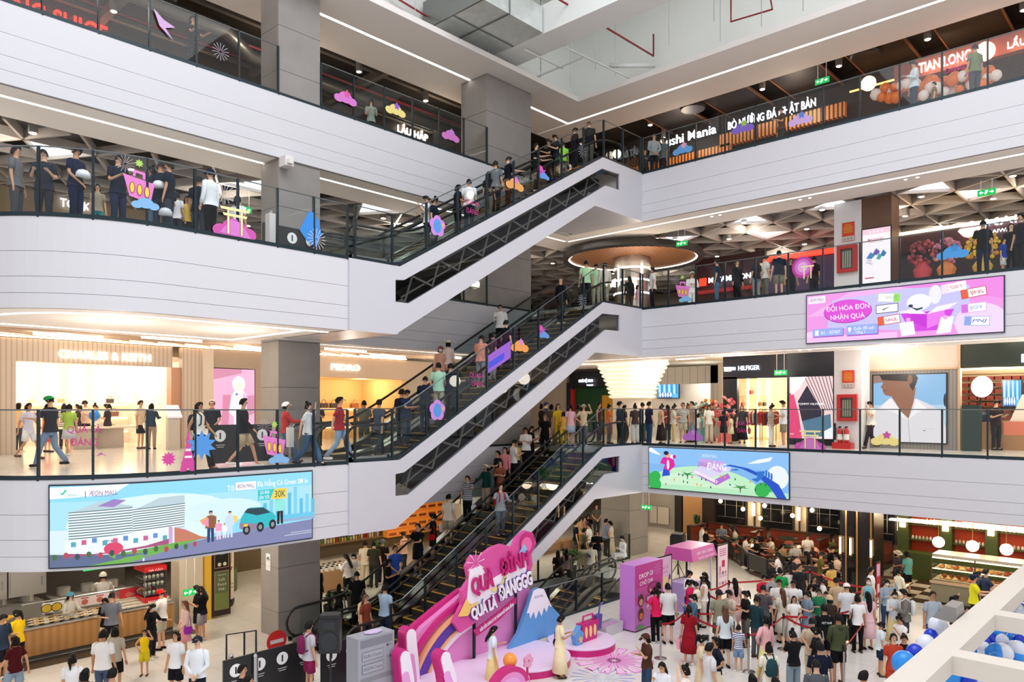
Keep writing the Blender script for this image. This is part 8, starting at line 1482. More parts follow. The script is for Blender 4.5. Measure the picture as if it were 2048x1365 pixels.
PEOPLE = '''
H1 1312 1175 200 hdS f p t#d8205a j#111114 in bright pink shirt and black trousers, back turned, at the prize machine
H1 1317 1165 150 odS f p t#1c1a1c k#c9a27d in black top pointing at the front of the pink prize machine
H1 1336 1167 180 ddS m s t#d9d8d6 s#141416 in white tee and black shorts with harness straps, back turned
H1 1379 1141 20 bbS f p L#eeece8 j#222226 smiling in white shirt behind the pink booth queue
H1 1380 1159 60 dbS f p t#d8205a j#1b1b1f in bright pink shirt turned right beside the booth
H1 1408 1153 250 bbS f p v#efeae0 w#d9cfbf in sleeveless white top and cream wide trousers facing left by the booth
H1 1393 1163 240 bbS f s t#e5e0c8 j#2b2b30 with short hair and cream shirt between two women at the booth
H1 1411 1144 300 bdS f m t#33302f j#22252b with dark hair furthest back at the booth
H1 1386 1188 290 ppS f p L#4d6a86 j#2c3340 with face mask in blue denim shirt using a phone
H1 1378 1211 160 ddS f p D#8f1622 d#8f1622 in red patterned dress with pale pink bag
H1 1439 1180 185 dbS m c2a2a2a t#8c8a74 s#5a554a in olive tee and dark cap, back turned
H1 1460 1179 290 bbS m s tNc9b8a8 j#3b4a66 in flowery shirt with short hair behind the olive tee man
H1 1470 1157 185 ddS f w D#e0b8b0 d#e0b8b0 in pale pink dress with very long black hair near the poster
H1 1492 1181 280 bbS f p t#1f1b1b j#6a5f58 in black top looking at a phone beside the long pink dress
H1 1450 1212 180 ddS f lb t#cfdbe0 s#15151a in pale blue blouse and black shorts with brown hair
F1 1477 1345 150 dfS c1.2 s tZeef0f2/2a3f7a s#7f9cc0 child in navy striped tee and denim shorts
H1 1513 1192 120 bdS m s L#1f3a42 j#5a5e62 in dark teal jacket and grey trousers turned right
H1 1526 1170 150 bdS m s tN4a4448 j#33343a in dark patterned shirt, middle of the queue
H1 1527 1148 20 bbS m s t#c81f3a j#26262b in red polo with head bowed at the back of the queue
H1 1560 1136 180 ddS m s t#1f9a4a j#26262b in green tee, back turned, by the low screen
H1 1545 1148 10 bbS m s t#9a9a9e j#26262b in grey tee with head down near the green tee
H1 1558 1157 350 bbS m s t#e4e0dc j#26262b in white tee with head down left of the low screen
H1 1587 1159 340 bbS m s t#eceae6 j#3a3a40 in white tee reading a phone, right of the long brown hair
H1 1565 1177 190 ddS f wb D#ddd6c6 d#ddd6c6 in cream long dress with very long brown hair
H1 1545 1174 200 bdS c1.45 s t#e4e4e6 j#2b3550 teen in white tee between patterned shirt and cream dress
H1 1588 1192 350 kkS c1.42 l D#efece6 d#efece6 girl in white dress with white headband
H1 1615 1182 290 bbS f p D#7f8ca0 d#7f8ca0 in grey-blue sleeveless dress with red headband and phone
H1 1532 1232 200 hdS f p L#e8b0b4 K#e6dd9a in pink hoodie and yellow skirt with ponytail
H1 1538 1287 180 ddS f b t#ece4d4 j#8ea4c0 in cream top with dark green backpack and hair clip
H1 1587 1261 190 ppS f b t#17171a w#7f929c in black tee and wide grey jeans filming with raised phone
H1 1294 1267 285 pbS f c4a2a1e t#4a2f22 w#31435c in brown cap with long hair and jeans at the left front
H1 1325 1322 330 bpS f l L#e4e4ea j#3a3a40 in white shirt cut by the bottom edge, hand at chin
H1 1371 1331 250 uuS f b t#ece0d4 j#3a3a40 with both hands on the head at the bottom edge
H1 1404 1269 70 bdS f p D#ddc9a6 d#ddc9a6 with face mask in cream tiered dress facing right
H1 1431 1274 280 hdS f p t#1a2030 k#e9dfc4 in navy tee and cream skirt with ponytail facing left
H1 1419 1286 100 ddS m s t#d5d2d2 j#17171b in grey-white top half hidden behind the navy tee
H1 1505 1349 180 ddS f m t#2a2a2e j#2a2a2e with only a black-haired head showing at the bottom edge, left of backpack
H1 1551 1355 180 ddS f m t#3a3436 j#2a2a2e with only a black-haired head showing at the bottom edge, right of backpack
H1 1637 1176 350 bbS f p t#2f7a54 k#7fb69a in green sleeveless vest holding a phone
H1 1621 1167 10 bbS f m t#e4dcd4 j#33343a with curly hair and white tee in the middle of the queue
H1 1628 1152 10 ddS f l t#1c1a1d j#1c1a1d with long wavy hair and black top facing the camera
H1 1645 1155 260 bbS f b t#e9e4df j#33343a in white top behind the woman with the wavy hair
H1 1674 1156 190 bdS m s t#c4a98a j#3a3430 in tan tee with small print on the back
H1 1694 1167 170 dbS m cefe6da t#dfe0e2 j#26262b in white tee with dark stripe behind the tan tee
H1 1659 1191 180 ddS f cc9b08c L#3a2a22 j#2b2b30 in beige cap with long brown hair
H1 1649 1209 180 ddS m s L#17181b s#17181b in black jacket printed VIET NAM on the back
H1 1677 1227 185 kkS m s H#474e36 s#15151a in olive hoodie and black shorts, back turned
H1 1625 1236 170 bdS m s t#c8b49c j#c8bba0 in beige tee left of the black VIET NAM jacket
H1 1632 1254 240 ppS f p t#1b1a1c j#1b1a1c in black holding up a phone behind the navy tee
H1 1640 1284 175 ddS m s t#171c2e j#20242e in navy tee standing behind the grey shirt
H1 1633 1321 170 dbS m s t#55585e j#20242e in grey tee with a pink drink at the bottom edge
H1 1727 1342 110 ddS m s t#4a4a50 j#26262b with glasses, only the head showing at the bottom edge
H1 1715 1190 175 ddS f b t#ecebe9 j#121214 in white tee and black trousers with black shoulder bag
H1 1736 1184 180 ddS f w D#e4bcc4 d#e4bcc4 with long black wavy hair and pink dress by the red belt
H1 1736 1156 350 ddS f p v#7fb8c4 j#7fa8b4 with face mask in pale blue sleeveless top
H1 1742 1134 60 ddS m s t#e8e4e0 j#33343a in white shirt beside the small red poster stand
H1 1772 1158 10 ubS f p L#9aa8b4 j#30425e with face mask in grey-blue shirt and jeans, hand raised
H1 1798 1137 100 dbS f p L#e6dcc4 j#d0b894 in cream vest over white with dark straps at the chequered floor
H1 1789 1181 350 bbS f b L#d5dadf K#e0cf96 with face mask in pale shirt and long yellow skirt
H1 1810 1178 250 bdS m s L#7a7570 s#3a3a40 in grey jacket with bright yellow-green side panel
H1 1801 1230 290 pdS f b t#ebe4e0 k#d9b46a in white tee beside the child with the green-trimmed shirt
H1 1761 1243 80 bdS c1.4 s t#dfe8ea s#1d3048 boy in white shirt with green trim and navy shorts
H1 1787 1267 350 ddS f p D#b5402c j#b5402c in rust red jumpsuit smiling
H1 1808 1267 340 kbS f p t#17171a j#26262b in black tee beside the rust jumpsuit
H1 1865 1183 0 ddS m s t#a3adb8 j#4d5f7c in grey polo with glasses standing alone
H1 1911 1191 80 udS f p t#381420 j#26262b in maroon tee with a hand at the mouth
H1 1932 1214 10 ddS c1.35 l t#d9d4da j#33343a child's smiling face beside the maroon tee
H1 1948 1150 60 rrS m c1b2440 t#e0dc2a j#15151a in yellow tee with black straps and navy cap
H1 1972 1138 70 rrS m s t#2a3550 j#26262b with face mask in navy tee at the pastry display
H1 1957 1143 60 ddS f p t#2a3350 j#26262b with face mask between yellow tee and navy tee
H1 1795 1101 10 bbS f he6d8c0 tN3a2a38 j#2b2530 in pale hat and sunglasses near the green counter
H1 1815 1103 200 bdS f m tN5fa59c s#1a1a1e in teal patterned shirt and black shorts near the green counter
H1 1600 1128 10 ddS m s t#26262b j#26262b in black behind the low screen, right part
H1 1575 1135 200 bbS f b t#d9cfc9 j#26262b in pale top at the low screen
H1 1652 1182 340 bbS c1.35 s t#efe8dc j#33343a child in cream tee beside the green vest
F1 985 1378 100 bdS c1.5 l t#dfe6ee K#f0de96 girl with long hair and yellow skirt holding an orange balloon on the stage
F1 1120 1356 100 bbS f b D#efe0b8 K#efe0b8 in pale yellow dress with small black bag before the stage
H1 4 1228 80 bdS m s t#26344a s#1c1e24 in navy polo at the far left of the food counter
H1 36 1220 260 pbS f p t#f4c81e s#161417 in bright yellow tee eating at the food counter
H1 30 1272 255 fsW f m t#4a1218 s#8aa0b4 with face mask in maroon tee and denim shorts walking left
H1 212 1195 350 bbS f l t#161416 w#d9c9a8 in black printed tee and cream trousers before the food counter
H1 223 1186 200 bdS m s t#6a6e7a j#1c1c20 in grey and beige tee behind the black printed tee
H1 206 1260 180 ddS m s t#eeecea j#4a5a74 in white ringer tee and jeans, back turned
H1 231 1254 190 ddS f m t#b5ad9c s#17171a in sage tee and black shorts, back turned
F1 303 1318 80 rbS f1.45 w L#17171b j#26262b with face mask in black blazer pointing a small camera
F1 289 1352 10 uhS c1.15 s v#f2cf12 s#e3cf2a boy in bright yellow vest and shorts
H1 323 1179 265 bbS m cd0201e t#eeeae4 s#cfc6b0 in red cap and white tee at the food counter
H1 145 1308 190 ddS f p t#eceaea j#c9c4c0 with ponytail and white printed tee at the bottom edge
H1 170 1338 180 ddS f m t#26262b j#26262b with only a dark head showing at bottom left
H1 224 1337 170 ddS m s t#d9b48a j#26262b with short black hair, only the head showing below the white ringer tee
H1 370 1201 310 khS f lb L#ecc8c0 k#eaa0ac in pink skirt and pale jumper carrying a purple bag
H1 352 1263 350 ddS f m t#ecebee s#1c1a1e in white tee and black shorts with sling bag
H1 395 1273 0 kkS m c222a3c L#e9edf2 j#1a2230 in white guard uniform shirt with navy cap and lanyard
H1 404 1172 260 bdS f l t#131315 s#8f8a92 in black tee and grey shorts by the cream pillar
H1 396 1170 270 bdS f l t#1b1b1e s#1b1b1e half hidden behind the black tee by the cream pillar
H1 618 1243 130 ddS m s t#c0bcc4 s#8a2450 in grey tee with magenta backpack at the escalator foot
H1 485 1329 80 ddS m s t#1a1a1e j#1a1a1e with dark hair before the barrier board, upper of two heads
H1 497 1350 100 ddS m s t#26262b j#1a1a1e with dark hair before the barrier board, lower of two heads
H1 140 1185 60 rbS f g5fa8c4 L#c9c4ba j#b5aea4 in blue hair net and apron behind the food counter
H1 206 1146 200 rrS m ge9e4da L#e4dfd4 j#dcd6cc in white cook's uniform, back turned in the kitchen
H1 638 1130 265 bbS m s t#131315 j#1a1a1e in black tee just right of the wide concrete column
H1 694 1108 250 pbS f w L#f0ece6 j#1a1a1e in white blouse with long black hair at the market stall
H1 708 1106 0 bbS f m L#dcd4c9 j#8a8484 with face mask and ribbon blouse at the market stall
H1 731 1082 180 ddS m s t#e8dcc4 j#dccfb0 in cream outfit, back turned, at the market shelves
H1 748 1083 180 ddS m s t#3a3a30 j#33343a with dark hair behind the green potted plant
H1 765 1079 10 bbS m c6a6a74 t#2a1f1c j#33343a in grey cap and dark apron at the market
H1 808 1064 250 bbS m s t#d9a58e j#33343a in pinkish shirt before the orange crates
H1 714 1143 200 bbS m s t#141416 j#1c1c20 in black tee bending behind the handrail
H1 678 1168 180 ddS c1.3 w t#26262b j#26262b child with long black hair at the stall, back turned
E11 731 -.1 60 ddS f lb t#7a3a2a j#33343a with wavy brown hair at the foot of the lowest escalator
E11 727 .25 60 ddS f l t#e4d4a8 j#33343a with long black hair and cream top at the foot of the lowest escalator
E11 770 0 150 rdS m s t#a9c4dc j#2b3550 in pale blue football shirt stepping onto the lowest escalator
E12 775 -.15 80 bbS f m t#121214 w#121214 in black outfit holding a phone on the lowest escalator
E12 790 .1 40 kkS m s tN1f4fa8 j#1a2440 in bright blue patterned shirt on the lowest escalator
E12 836 0 330 rrS m s t#141416 s#1c1c20 in black polo leaning on the handrail of the lowest escalator
E12 866 0 260 bbS f p t#17151a s#17151a in black tee with red bag on the lowest escalator
E12 897 .1 150 ddS m s t#e4dcc9 s#b0a890 in cream tee with white carrier bag on the lowest escalator
E12 935 .15 330 odS m s tZd5d9dd/2f3a4c j#17171b in navy striped polo on the lowest escalator
E12 972 .15 320 drS f he0d2b4 L#123f38 j#b8aa90 in bucket hat and dark green top on the lowest escalator
E12 996 .25 300 rdS m s t#141416 j#1a1a1e in black shirt beside the pink top on the lowest escalator
E12 1001 -.3 340 ccS f p tN8a4a34 K#5a2a20 in brown floral dress on the lowest escalator
E12 1010 0 330 ddS f p L#e08a92 j#1c1a1e in pink top and dark cardigan on the lowest escalator
E12 1027 -.1 110 bbS m s t#e9e6e2 j#1a1a1e in white polo leaning forward on the lowest escalator
E12 1033 .3 20 ddS c1.4 s t#e6c878 j#33343a in pale yellow tee behind two men in white on the lowest escalator
E12 1052 .05 330 bbS m s t#ecebe9 j#1a1a1e in white tee with crossbody bag and glasses on the lowest escalator
E12 1062 .1 60 bbS f l t#151517 j#1a1a1e in black with big tan bag near the top of the lowest escalator
E12 1090 -.1 340 ddS f lb t#141416 j#121214 in all black outfit near the top of the lowest escalator
E12 1108 0 300 ddS c1.3 p D#eccac0 k#eccac0 child in pale pink dress at the top of the lowest escalator
E11 1001 0 30 roS m s H#8f949c j#5b6676 in grey hoodie with red bag standing alone on the near lane
E21 877 .1 180 ddS m s t#a9d8bc j#b5ae98 in pale green reflective vest on the middle escalator
E21 850 .1 170 bbS m s t#1a2436 j#26304a in dark polo behind the green vest on the middle escalator
E21 901 -.2 150 orS m s t#151c2c j#1c222e in dark navy shirt reaching for the handrail of the middle escalator
E21 962 .1 150 bbS m s tNe8907c j#8a8f98 in coral patterned tee on the middle escalator
E21 986 0 120 ddS f p t#4a3438 j#b8b4b8 with ponytail beside the coral tee on the middle escalator
E21 1012 .15 130 ddS m s t#10131c j#14161c in black tee halfway up the middle escalator
E22 1001 .15 350 dbS m s L#ecece8 j#17171b in white shirt and glasses with lanyard on the far lane
E22 881 .1 10 ddS f hc98a80 L#d9a58e j#c9a08e with face mask and pink hat on the far lane of the middle escalator
E22 896 0 200 ddS f headfc8 L#e8cfc4 j#cfb8a8 in cream sun hat beside the pink hat on the far lane
E21 1121 .2 130 ddS m x L#14141a j#17171b bald in dark suit near the top of the middle escalator
E21 1172 .1 180 ddS m s t#b8e0b0 j#1c2028 in pale green vest and black trousers at the top of the middle escalator
E21 1192 .2 170 bdS m s L#b8dcae j#c9bfa4 in pale green vest and khaki trousers at the top of the middle escalator
E21 1210 -.1 200 ddS m s L#d9cfbf j#c4b798 in beige jacket right of the two green vests
E21 812 .1 60 brS m s t#1c2a44 j#2a3348 looking out in navy polo at the foot of the middle escalator
E21 803 .35 150 ddS m s t#1a2030 j#26262b in dark navy behind the man looking out on the middle escalator
E21 758 .1 150 fsW m s t#3a4254 j#33383f in navy sports top with striped track trousers stepping on the middle escalator
F2 728 905 190 ddS m s tN8a7a58 j#5a5a44 in camouflage shirt beyond the escalator mouth
E31 855 .25 290 pbS m s t#d0d2d6 j#3a3c44 with glasses and pale shirt holding a phone on the topmost escalator
E31 868 .0 70 bdS f b t#17202e j#1c222c in dark vest beside a white helmet on the topmost escalator
E31 915 0 120 bbS f m t#18141c j#18141c in black looking at a phone on the topmost escalator
E31 938 .1 170 ddS m s t#e6e4e4 j#2c3444 in white tee, back turned, on the topmost escalator
E31 977 .2 150 ddS f l t#1c1a1e j#6a6658 in black top behind the grey tee on the topmost escalator
E31 991 0 150 ddS m s t#6a6e74 j#20222a in grey tee on the topmost escalator
E31 1016 .1 110 brS m s t#14161e j#3a2018 in black tee and brown trousers on the topmost escalator
E31 1072 .2 80 rrS m s t#131315 j#17171b leaning on the handrail in black, left of the group at the top
E31 1098 .3 280 bdS m s t#151517 j#17171b in black, second of the group at the top of the topmost escalator
E31 1112 .1 290 bbS m s t#1c1e26 j#17171b in dark tee, third of the group at the top of the topmost escalator
E31 1127 -.1 190 ddS c1.4 s t#9ad84a j#6a6a70 child with bright green vest at the top of the topmost escalator
E31 1149 .2 110 bbS m s L#16181e j#1c2028 in black jacket with white sleeve stripe at the top
E31 1178 .1 170 bdS m sb t#1b1c24 j#6a665c in dark top and khaki trousers furthest right of the group at the top
D4R 1308 .7 10 kkS m s L#a9aeb0 j#1c1c22 in pale grey jacket standing beside the top landing
D4R 1327 1.2 300 ddS m s t#5f7278 j#26262b in grey-green tee behind the pale grey jacket
D4R 1563 1.4 270 bdS m s t#5a3a26 j#3a3430 in brown tee leaning behind the top right railing
D4R 1828 .8 260 bdS m s L#d9dde4 j#26344c in white shirt and dark jeans behind the top right railing
D4R 1950 .8 190 ddS m s t#7a8464 j#4a4f58 in olive tee before the orange balloons
D4R 1868 1.4 250 ddS c1.1 s t#8a6a48 j#6a5a48 child in brown before the orange balloons
D4R 1290 1.6 0 ddS f m t#2a2a30 j#26262b in dark clothes beside the top landing of the escalator
D4L 385 .6 60 rrS f c17171a t#1a1718 j#26262b in black cap leaning on the top left railing
D4L 742 1.5 20 bbS f m t#8a9a90 j#26262b in grey top behind the top railing after the first column
D3B 152 .9 80 bkS m s t#16223c j#152040 in navy polo walking with a white helmet under the arm
D3B 32 1.2 100 ddS m s t#6a6a6e j#4a4c52 in grey tee at the far left of the third level railing
D3B 88 1.4 20 bbS m s t#2b2f3a j#33343a with glasses behind the left end of the third level railing
D3B 236 1.1 60 bbS m s t#1b2434 j#26304a in dark polo shirt behind the pink basket sticker
D3B 303 1.3 290 ddS f b t#1c2838 j#5a7088 with tied hair in dark polo, left of a group on the third level
D3B 321 1.1 180 bdS m s t#1c2838 j#3a4658 with a white helmet, middle of the group on the third level
D3B 338 .9 280 ddS m s t#16202f j#3a4250 with glasses in navy tee looking up on the third level
D3B 398 1.5 180 ddS m s t#111c30 j#454f5c in navy tee, back turned, left of the white guard shirt
D3B 421 .8 250 ddS m c17203a L#eef0f4 j#121318 in white guard shirt and dark cap on the third level
D3B 476 2.2 170 ddS f p t#e9ebee j#6f86a0 in white shirt with grey braces, back turned, on the third level
D3B 374 1.8 30 ddS c1.2 m t#e9c04a j#33343a child with yellow tee between adults on the third level
D3B 354 1.8 170 ddS c1.25 p t#e8e8ea j#33343a girl in white tee between adults on the third level
D3B 195 2.0 30 ddS c1.2 p t#9a8f7a j#2f8a8a in striped shawl sitting low behind the third level railing
F3X 0 0 0 x x x x x
D3R 1259 1.1 200 ddS f l L#1b1a1c j#4a3a30 in long black coat with long hair beside the third level landing
D3R 1275 1.6 80 ddS c1.3 m t#c9a8c0 j#d0c8cc child beside the long black coat
D3R 1305 .6 270 ddS m s t#e6e6e2 j#14161c in white shirt and black trousers at the end of the third level landing
D3R 1384 2.4 0 ccS m gf0efec L#e9e9ea j#e0e0e0 in white chef's uniform and hat on the third level
D3R 1434 .9 250 ddS m s t#22344c j#4f7394 in navy and green tee with jeans behind the third level railing
D3R 1474 1.0 20 ddS f w L#1a181c j#17171b in black suit with long hair behind the third level railing
D3R 1513 .8 200 ddS f w t#1f2126 j#8f9694 with very long dark hair and pale trousers behind the third level railing
D3R 1558 .8 180 ddS m s t#1c2230 s#7f7f6c in black tee with white back print and khaki shorts
D3R 1530 1.2 100 bdS m s t#dcd6cc j#6a6a60 with cream backpack beside the black tee on the third level
D3R 1581 2.6 10 ddS m s t#151417 j#17171b in black staff tee before the purple shop, left one
D3R 1628 2.6 200 ddS m s t#18161a j#17171b in black staff tee before the purple shop, right one
D3R 1966 .7 160 rdS m s t#151517 j#1f2a44 in black tee and dark jeans before the yellow flower stand
D3R 2008 1.2 20 ddS c1.15 s t#1f3f94 s#dcdcd8 boy in blue tee and white shorts on the third level
D3R 2022 1.3 340 ddS f m t#17171a j#17171b in black top beside the boy in blue
D3R 2042 .7 280 ddS m s t#1a1c24 j#26262b in dark clothes at the right edge of the third level
F2 57 919 80 fsW f m t#c9c8dc s#e8e8ea in lilac top and white shorts walking before the handbag shop
F2 101 935 265 rbW m g1f8a4a t#1b1f28 j#6f86a4 in green cap, black tee and jeans with outstretched arm
F2 138 913 200 bdW f m t#9ab84a k#b8bcc4 girl in lime green top and pale skirt
F2 281 898 80 ddS m s t#e4cdb0 s#17171a in cream tee and black shorts looking at the shelves
F2 303 899 190 drS f m L#26344c j#9a8472 in navy jacket and checked trousers with white bag
F2 155 893 300 ddS f p t#33262a j#26262b with ponytail in black at the left display table
F2 171 892 0 bbS m c26262b t#e0c4b0 j#26262b in dark cap and pale apron behind the display table
F2 192 893 350 bbS f b t#ecd9cc j#26262b in pale top serving at the display table
F2 215 896 280 bbS f p t#2a2226 j#26262b in black leaning over the right display table
F2 128 898 200 ddS f l tZefe6dc/2b2b30 j#26262b in striped top before the left display table
F2 95 905 160 ddS f l D#d9552f d#d9552f in long orange-red dress behind the green cap man
F2 37 905 170 ddS f m t#e8c89a j#3a3f4c in yellow-beige top at the left edge of the handbag shop
F2 398 941 80 fsW f m v#e9e4d8 w#17171b in white tank top and wide black trousers with a backpack
F2 424 912 20 kkS m cefe6d8 t#20242e s#e9e4dc in black printed tee with cream cap before the pink poster
F2 487 935 100 dfW m s H#16161a s#c0aa88 in black hoodie and beige shorts walking right
F2 572 926 110 rrW f cefeeea L#b5302c j#4a5a74 in white cap and red top pushing a stroller
F2 616 932 90 usW f b t#eeeeee w#44607e in white tee and wide jeans, hand at the ear
F2 679 924 95 fsW m c1a1a1e t#9c1626 j#8fa8c4 in red polo, black cap and light jeans walking right
F2 635 897 10 bbS m s t#26262b j#26262b in black staff shirt before the amber shop
F2 1141 893 200 bdS f p t#e8b4bc k#a9b8c8 in pink tee and pale denim skirt at the escalator head
F2 1167 893 10 uhS f hd9cba8 tNd0b894 j#5a5a60 in bucket hat and flowery top with a hand to the hat
F2 1198 886 60 ddS m s v#4a2f24 j#3a3a40 in brown sleeveless vest, tall, near the green wall
F2 1218 888 100 ddS f b t#e8762a j#6a6a70 in orange top near the green wall
F2 1239 890 100 ddS m c1b1d24 L#3a4250 j#26262b in black cap and grey suit
F2 1249 889 100 ddS f m t#3f3a3a j#33343a in dark top right of the black cap
F2 1270 888 185 ddS f b t#4a3a38 w#ecebe6 in brown top and white trousers, back turned
F2 1285 887 200 ddS m s t#e4e2de j#4a5464 in white tee left of the navy tee man
F2 1298 890 110 ddS m s t#16223a j#35506e in navy polo and jeans at the railing corner
F2 1322 889 100 bdS f b t#c9a27d K#2b2222 in beige top and long dark skirt
F2 1347 887 80 bbS f b tNc9c4b4 j#c4a97a in patterned blouse and tan trousers
F2 1366 886 350 ddS m s tZefece6/2b2b30 s#b8b09c in black and white striped tee
F2 1384 885 290 ddS m s t#a38f88 j#8ea4b4 in mauve-grey tee beside the striped tee
F2 1103 890 150 ddS f m t#7a6a54 j#33343a in olive top behind the truss near the escalator head
F2 1083 888 120 ddS f b t#3a302c j#33343a in dark top leftmost near the escalator head
F2 1092 880 100 ddS m c22304a t#2f3440 j#33343a in blue cap behind the black-haired women near the escalator head
F2 1116 892 20 ddS f l t#e6c22e j#d9b43a in bright yellow top at the escalator head
F2 1127 893 190 bdS c1.3 m t#d9a24a j#e0b63a child in yellow at the escalator head
F2 1156 886 150 ddS f m t#6a4a38 j#33343a in brown top behind the bucket hat
F2 1397 886 100 ddS c1.2 m t#e4ecf0 j#8ea4b4 child in white hoodie before the teal flower stand
F2 1418 887 350 bdS f l t#ece4d8 w#c4b8a4 in white tee and beige trousers with long black hair
F2 1484 887 350 ddS f lb t#3a3a42 K#17171b in dark tee and long black skirt carrying a striped bag
F2 1447 887 180 bdS c1.35 m t#20222a s#26262b child in black tee before the pink flower stand
F2 1462 888 250 ddS c1.2 m D#d9cfa8 k#d9cfa8 child in pale patterned dress
F2 1542 894 60 bdS f b tZd9d0c0/8a7a6a w#e9e2d6 in striped top and wide white trousers
F2 1567 895 260 bdS m s t#e9e9ea s#8f8474 in white tee and brown shorts leaning towards the striped top
F2 1742 898 280 pbW m s t#ece6dc j#2a1f26 in cream tee and dark patterned trousers before the big portrait screen
D2R 1992 5.2 10 bbS m s t#26191c j#26262b in dark staff shirt inside the right-hand shop
F2 1335 884 200 ddS f m t#8a3a3a j#33343a in dark red top behind the beige top
F2 1376 884 20 ddS f b t#2b2b30 j#33343a in black top behind the striped tee
H1 1193 1009 10 kkS m s t#5a5a50 j#33343a in dark grey tee by the back wall
H1 1209 1017 60 bbS m c17171a t#17171a j#26262b in black cap leaning by the back wall
H1 1177 1028 0 bbS f m t#1c2230 j#26262b in navy top in the crowd by the back wall
H1 1170 1032 350 bbS f m tN8a6a6a j#26262b in flowery dark blouse in the crowd by the back wall
H1 1162 1034 20 bbS f m t#d0a880 j#b5763a in tan top at the left of the back wall crowd
H1 1212 1038 110 rdS m s t#7f8ea8 j#26262b in blue-grey shirt near the square column
H1 1178 1046 250 ddS m s t#eceae6 j#8a8a84 in white tee with dark strap in the back wall crowd
H1 1168 1057 110 rdS m s t#5f6250 j#33343a in olive tee pointing over the flowers
H1 1194 1060 0 bbS m s t#141417 j#4a4a50 in black polo looking down behind the far balustrade
H1 1152 1042 90 ddS m s t#141a2c j#33343a in navy shirt at the left of the back wall crowd
U1 1182 1086 180 ddT m s t#e0dccc j#c9c0a8 seated in white with back to the far balustrade
U1 1166 1089 180 ddT f m t#d9ccaa j#c9c0a8 seated in cream with back to the far balustrade
U1 1246 1072 290 bbT m s L#dfe6ee j#c9ced4 with face mask seated cross-legged before the square column
U1 1116 1103 180 bdT f w t#33261f j#33261f seated with very long dark hair, left one beside the flowers
U1 1133 1100 180 ddT f w t#b58a84 j#33261f seated with very long dark hair, right one beside the flowers
H1 1222 1042 250 bbS f m t#e6d4c0 K#e4d4b4 in cream dress beside the square column
T 1404 1049 80 bbT m s t#e6e2dc j#3a3a40 seated in white at the left booth of the diner
T 1412 1055 90 bbT m s t#141416 j#17171b seated in black at the left booth of the diner
T 1443 1046 350 bbT m s t#6f7580 j#3a3a40 seated in grey tee facing out of the first booth
T 1461 1051 260 bbT f l t#6a3a30 j#3a3a40 seated in brown beside the cream dress in the first booth
T 1470 1054 260 bbT f l D#dccfb0 k#dccfb0 seated in cream dress facing left in the first booth
T 1491 1072 70 pbT f m t#e6ded0 j#2a2f4a seated in white top facing right at the front table
T 1514 1074 270 bbT m s t#131316 j#17171b seated in black tee facing left at the front table
T 1517 1060 20 bbT m s t#1a1618 j#26262b seated in black against the banquette
T 1543 1074 270 rrT f m t#dccbb4 j#26262b seated in cream, leaning, at the second booth
T 1565 1087 30 bbT f m t#a88a66 j#26262b seated in tan with yellow drink in the middle of the diner
T 1591 1084 10 bbT m s t#c9c4bc j#26262b seated in pale shirt with crossbody strap in the diner
T 1615 1068 0 bbT m s t#ddd6cc j#26262b seated in white shirt highest at the back banquette
T 1558 1106 220 bbT f w t#eeeae4 j#26262b seated in white with long black hair, back turned
T 1586 1113 60 bbT f l t#26242a j#26262b seated in black vest holding a phone in the diner
T 1642 1103 70 bbT m s t#5a5228 j#26262b seated in olive green jacket in the diner
T 1661 1092 70 bbT m s t#131316 j#26262b seated in black by the third arched mirror
T 1663 1128 200 bbT f m t#c9a45a j#26262b seated in mustard yellow beside the black pillar
T 1676 1110 280 bbT f m t#d9bfa8 j#26262b seated in pale top close to the black pillar
T 1758 1103 280 rrT f m t#e6dac8 j#26262b leaning over a table right of the black pillar
'''
BAGS = {'in cream top with dark green backpack': [('B', '24454a', 'dark green backpack worn by the person with the hair clip')], 'in white tee and black trousers with black': [('S', '17171a', 'black shoulder bag on the white tee at the queue')],
 'in grey tee with magenta backpack': [('B', '7a2450', 'magenta backpack at the escalator foot')], 'in pink skirt and pale jumper': [('S', '9a2fa8', 'purple bag on the arm of the pink skirt')], 'in red patterned dress': [('C', 'e09aa8', 'small pale pink bag carried beside the red patterned dress')],
 'in cream tee with white carrier': [('C', 'e9e4e0', 'white printed carrier bag on the lowest escalator')], 'in white tank top': [('B', '1e2430', 'black backpack worn over the white tank top')], 'in navy jacket and checked': [('S', 'efeae0', 'white shoulder bag before the lit shelves')],
 'in grey jacket with bright': [('B', 'd9d9d6', 'white drawstring bag on the grey jacket')], 'in grey hoodie with red bag': [('B', 'c4161c', 'bright red bag on the grey hoodie, near escalator lane')], 'in black with big tan bag': [('S', 'a8602f', 'big tan shoulder bag near the top of the lowest escalator')],
 'with cream backpack': [('B', 'ddd2bc', 'cream backpack on the third level')], 'in navy striped polo': [('C', 'dfe6e4', 'pale carrier bag beside the striped polo on the escalator')], 'in black tee with red bag': [('S', 'b8141c', 'red bag held before the black tee on the escalator')],
 'in white tee and wide jeans': [('S', 'efe9dc', 'cream bag beside the wide jeans on the second level')], 'in dark tee and long black skirt': [('C', '7a5a44', 'brown striped shopping bag beside the long black skirt')], 'in pale yellow dress': [('S', '17171a', 'small black bag on the pale yellow dress')], 'in white shirt and glasses with lanyard': [('C', 'e9e9e6', 'white bag with a black toy on the far escalator lane')]}
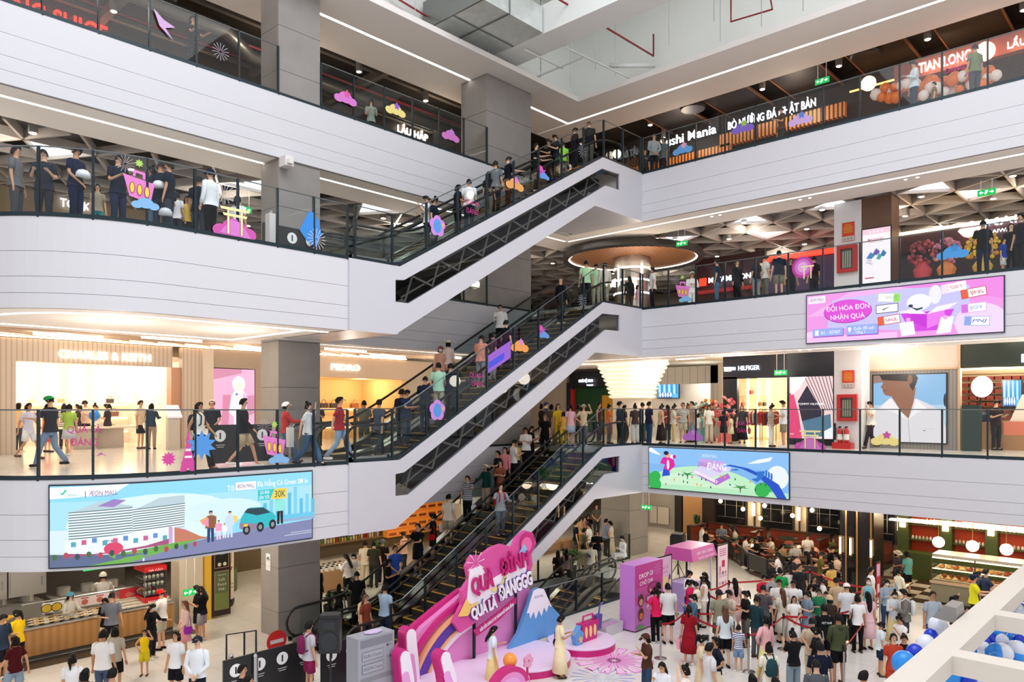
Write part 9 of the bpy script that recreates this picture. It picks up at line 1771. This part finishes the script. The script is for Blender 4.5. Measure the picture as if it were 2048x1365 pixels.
for ln in PEOPLE.strip().split('\n'):
    q = ln.split(' ', 9 if True else 0)
    if q[0] == 'F3X': continue
    mode, px, v, a, pose, sx, hr, top, bot, desc = q; h = float(sx[1:]) if len(sx) > 1 else HT[sx[0]]; px, v, a = float(px), float(v), float(a)
    fx = lambda s: s[0]+s[1:].replace('#', '')
    h *= random.uniform(.98,1.02); pos = place(mode, px, v, h)
    bags = [b for k, b in BAGS.items() if desc.startswith(k)]
    person(pos, a, pose, sx[0], h, hr, fx(top), fx(bot), desc, bags[0] if bags else ())
    if desc.startswith('in black jacket printed'):
        r = math.radians(a); 
        A = Art(lambda u, w_, d=0: pos+RT*u-FW*(.132+d)+Vector((0,0, w_)),.001); A.text('VIET NAM', 0,1.26,.06, '#f0f0f0', w=.26); o = [c for c in bpy.data.objects if c.get('label') == 'person '+desc][0]
        g = A.build('back_print', PRINT); g.name = 'back_print'; bpy.context.view_layer.update(); g.parent = o; g.matrix_parent_inverse = o.matrix_world.inverted()
    if 'holding an orange balloon' in desc: balloon(pos+RT*.42-FW*.15+Vector((0,0,.72)),.17, mat('balloon_plain_orange', '#f2983c', .3), 'orange balloon held by the girl in the yellow skirt', None)
# helmets carried, blue balloons, stroller, small red poster stand
for md, px, d, z, lb in (('D3B', 166,.75,1.02, 'white helmet under the arm of the walking navy polo'),('D3B', 318,.9,1.05, 'white helmet held in the middle of the third level group'),('D3B', 331,.7,.42, 'white helmet hanging low beside the navy tee')):
    p = place(md, px, d, 1.7); b = MB(); b.lathe([(.15,0),(.14,.08),(.1,.14),(.01,.17)], (p.x, p.y, p.z+z),16,0,1,.8); b.build('helmet', mat('helmet_white', '#eceef2', .3), smooth=True, label=lb, cat='helmet')
p = onz(188,895,0); balloon(Vector((XY(189,24.5),24.5,1.22)),.16, BB[1], 'blue balloon floating before the left display table', None)
st = thing('stroller', onz(540,928,0), 'light stroller with thin frame pushed past the barrier board', 'stroller'); p = onz(548,925,0); b = MB(); b.tube([p, p+Vector((.1,0,.5)), p+Vector((.55,-.1,1.0))], .014,5); b.tube([p+Vector((.6,0,0)), p+Vector((.2,0,.55))], .014,5); b.build('frame', CHROME, st); b = MB(); b.box(p.x+.0, p.x+.4, p.y-.18, p.y+.18,.4,.6); b.build('seat', mat('stroller_black', '#26262b', .7), st)
for dx in (0,.6):
    for dy in (-.18,.18): b = MB(); b.tube([p+Vector((dx, dy-.015,.07)), p+Vector((dx, dy+.015,.07))], .07,12); b.build('wheel', BLACK, st)
p = onz(1752,1215, F1); easel(p.x, p.x+.5, p.y, 1.5, 'small tilted red and white poster stand near the chequered floor', lambda A, a, b_, c, d: (A.rect(a, c, b_, d, '#c2264a'), A.rect(a+.04, d-.45, b_-.04, d-.05, '#d9a8d8'), A.rect(a+.1, c+.1, b_-.1, c+.4, '#f0d4dc')))
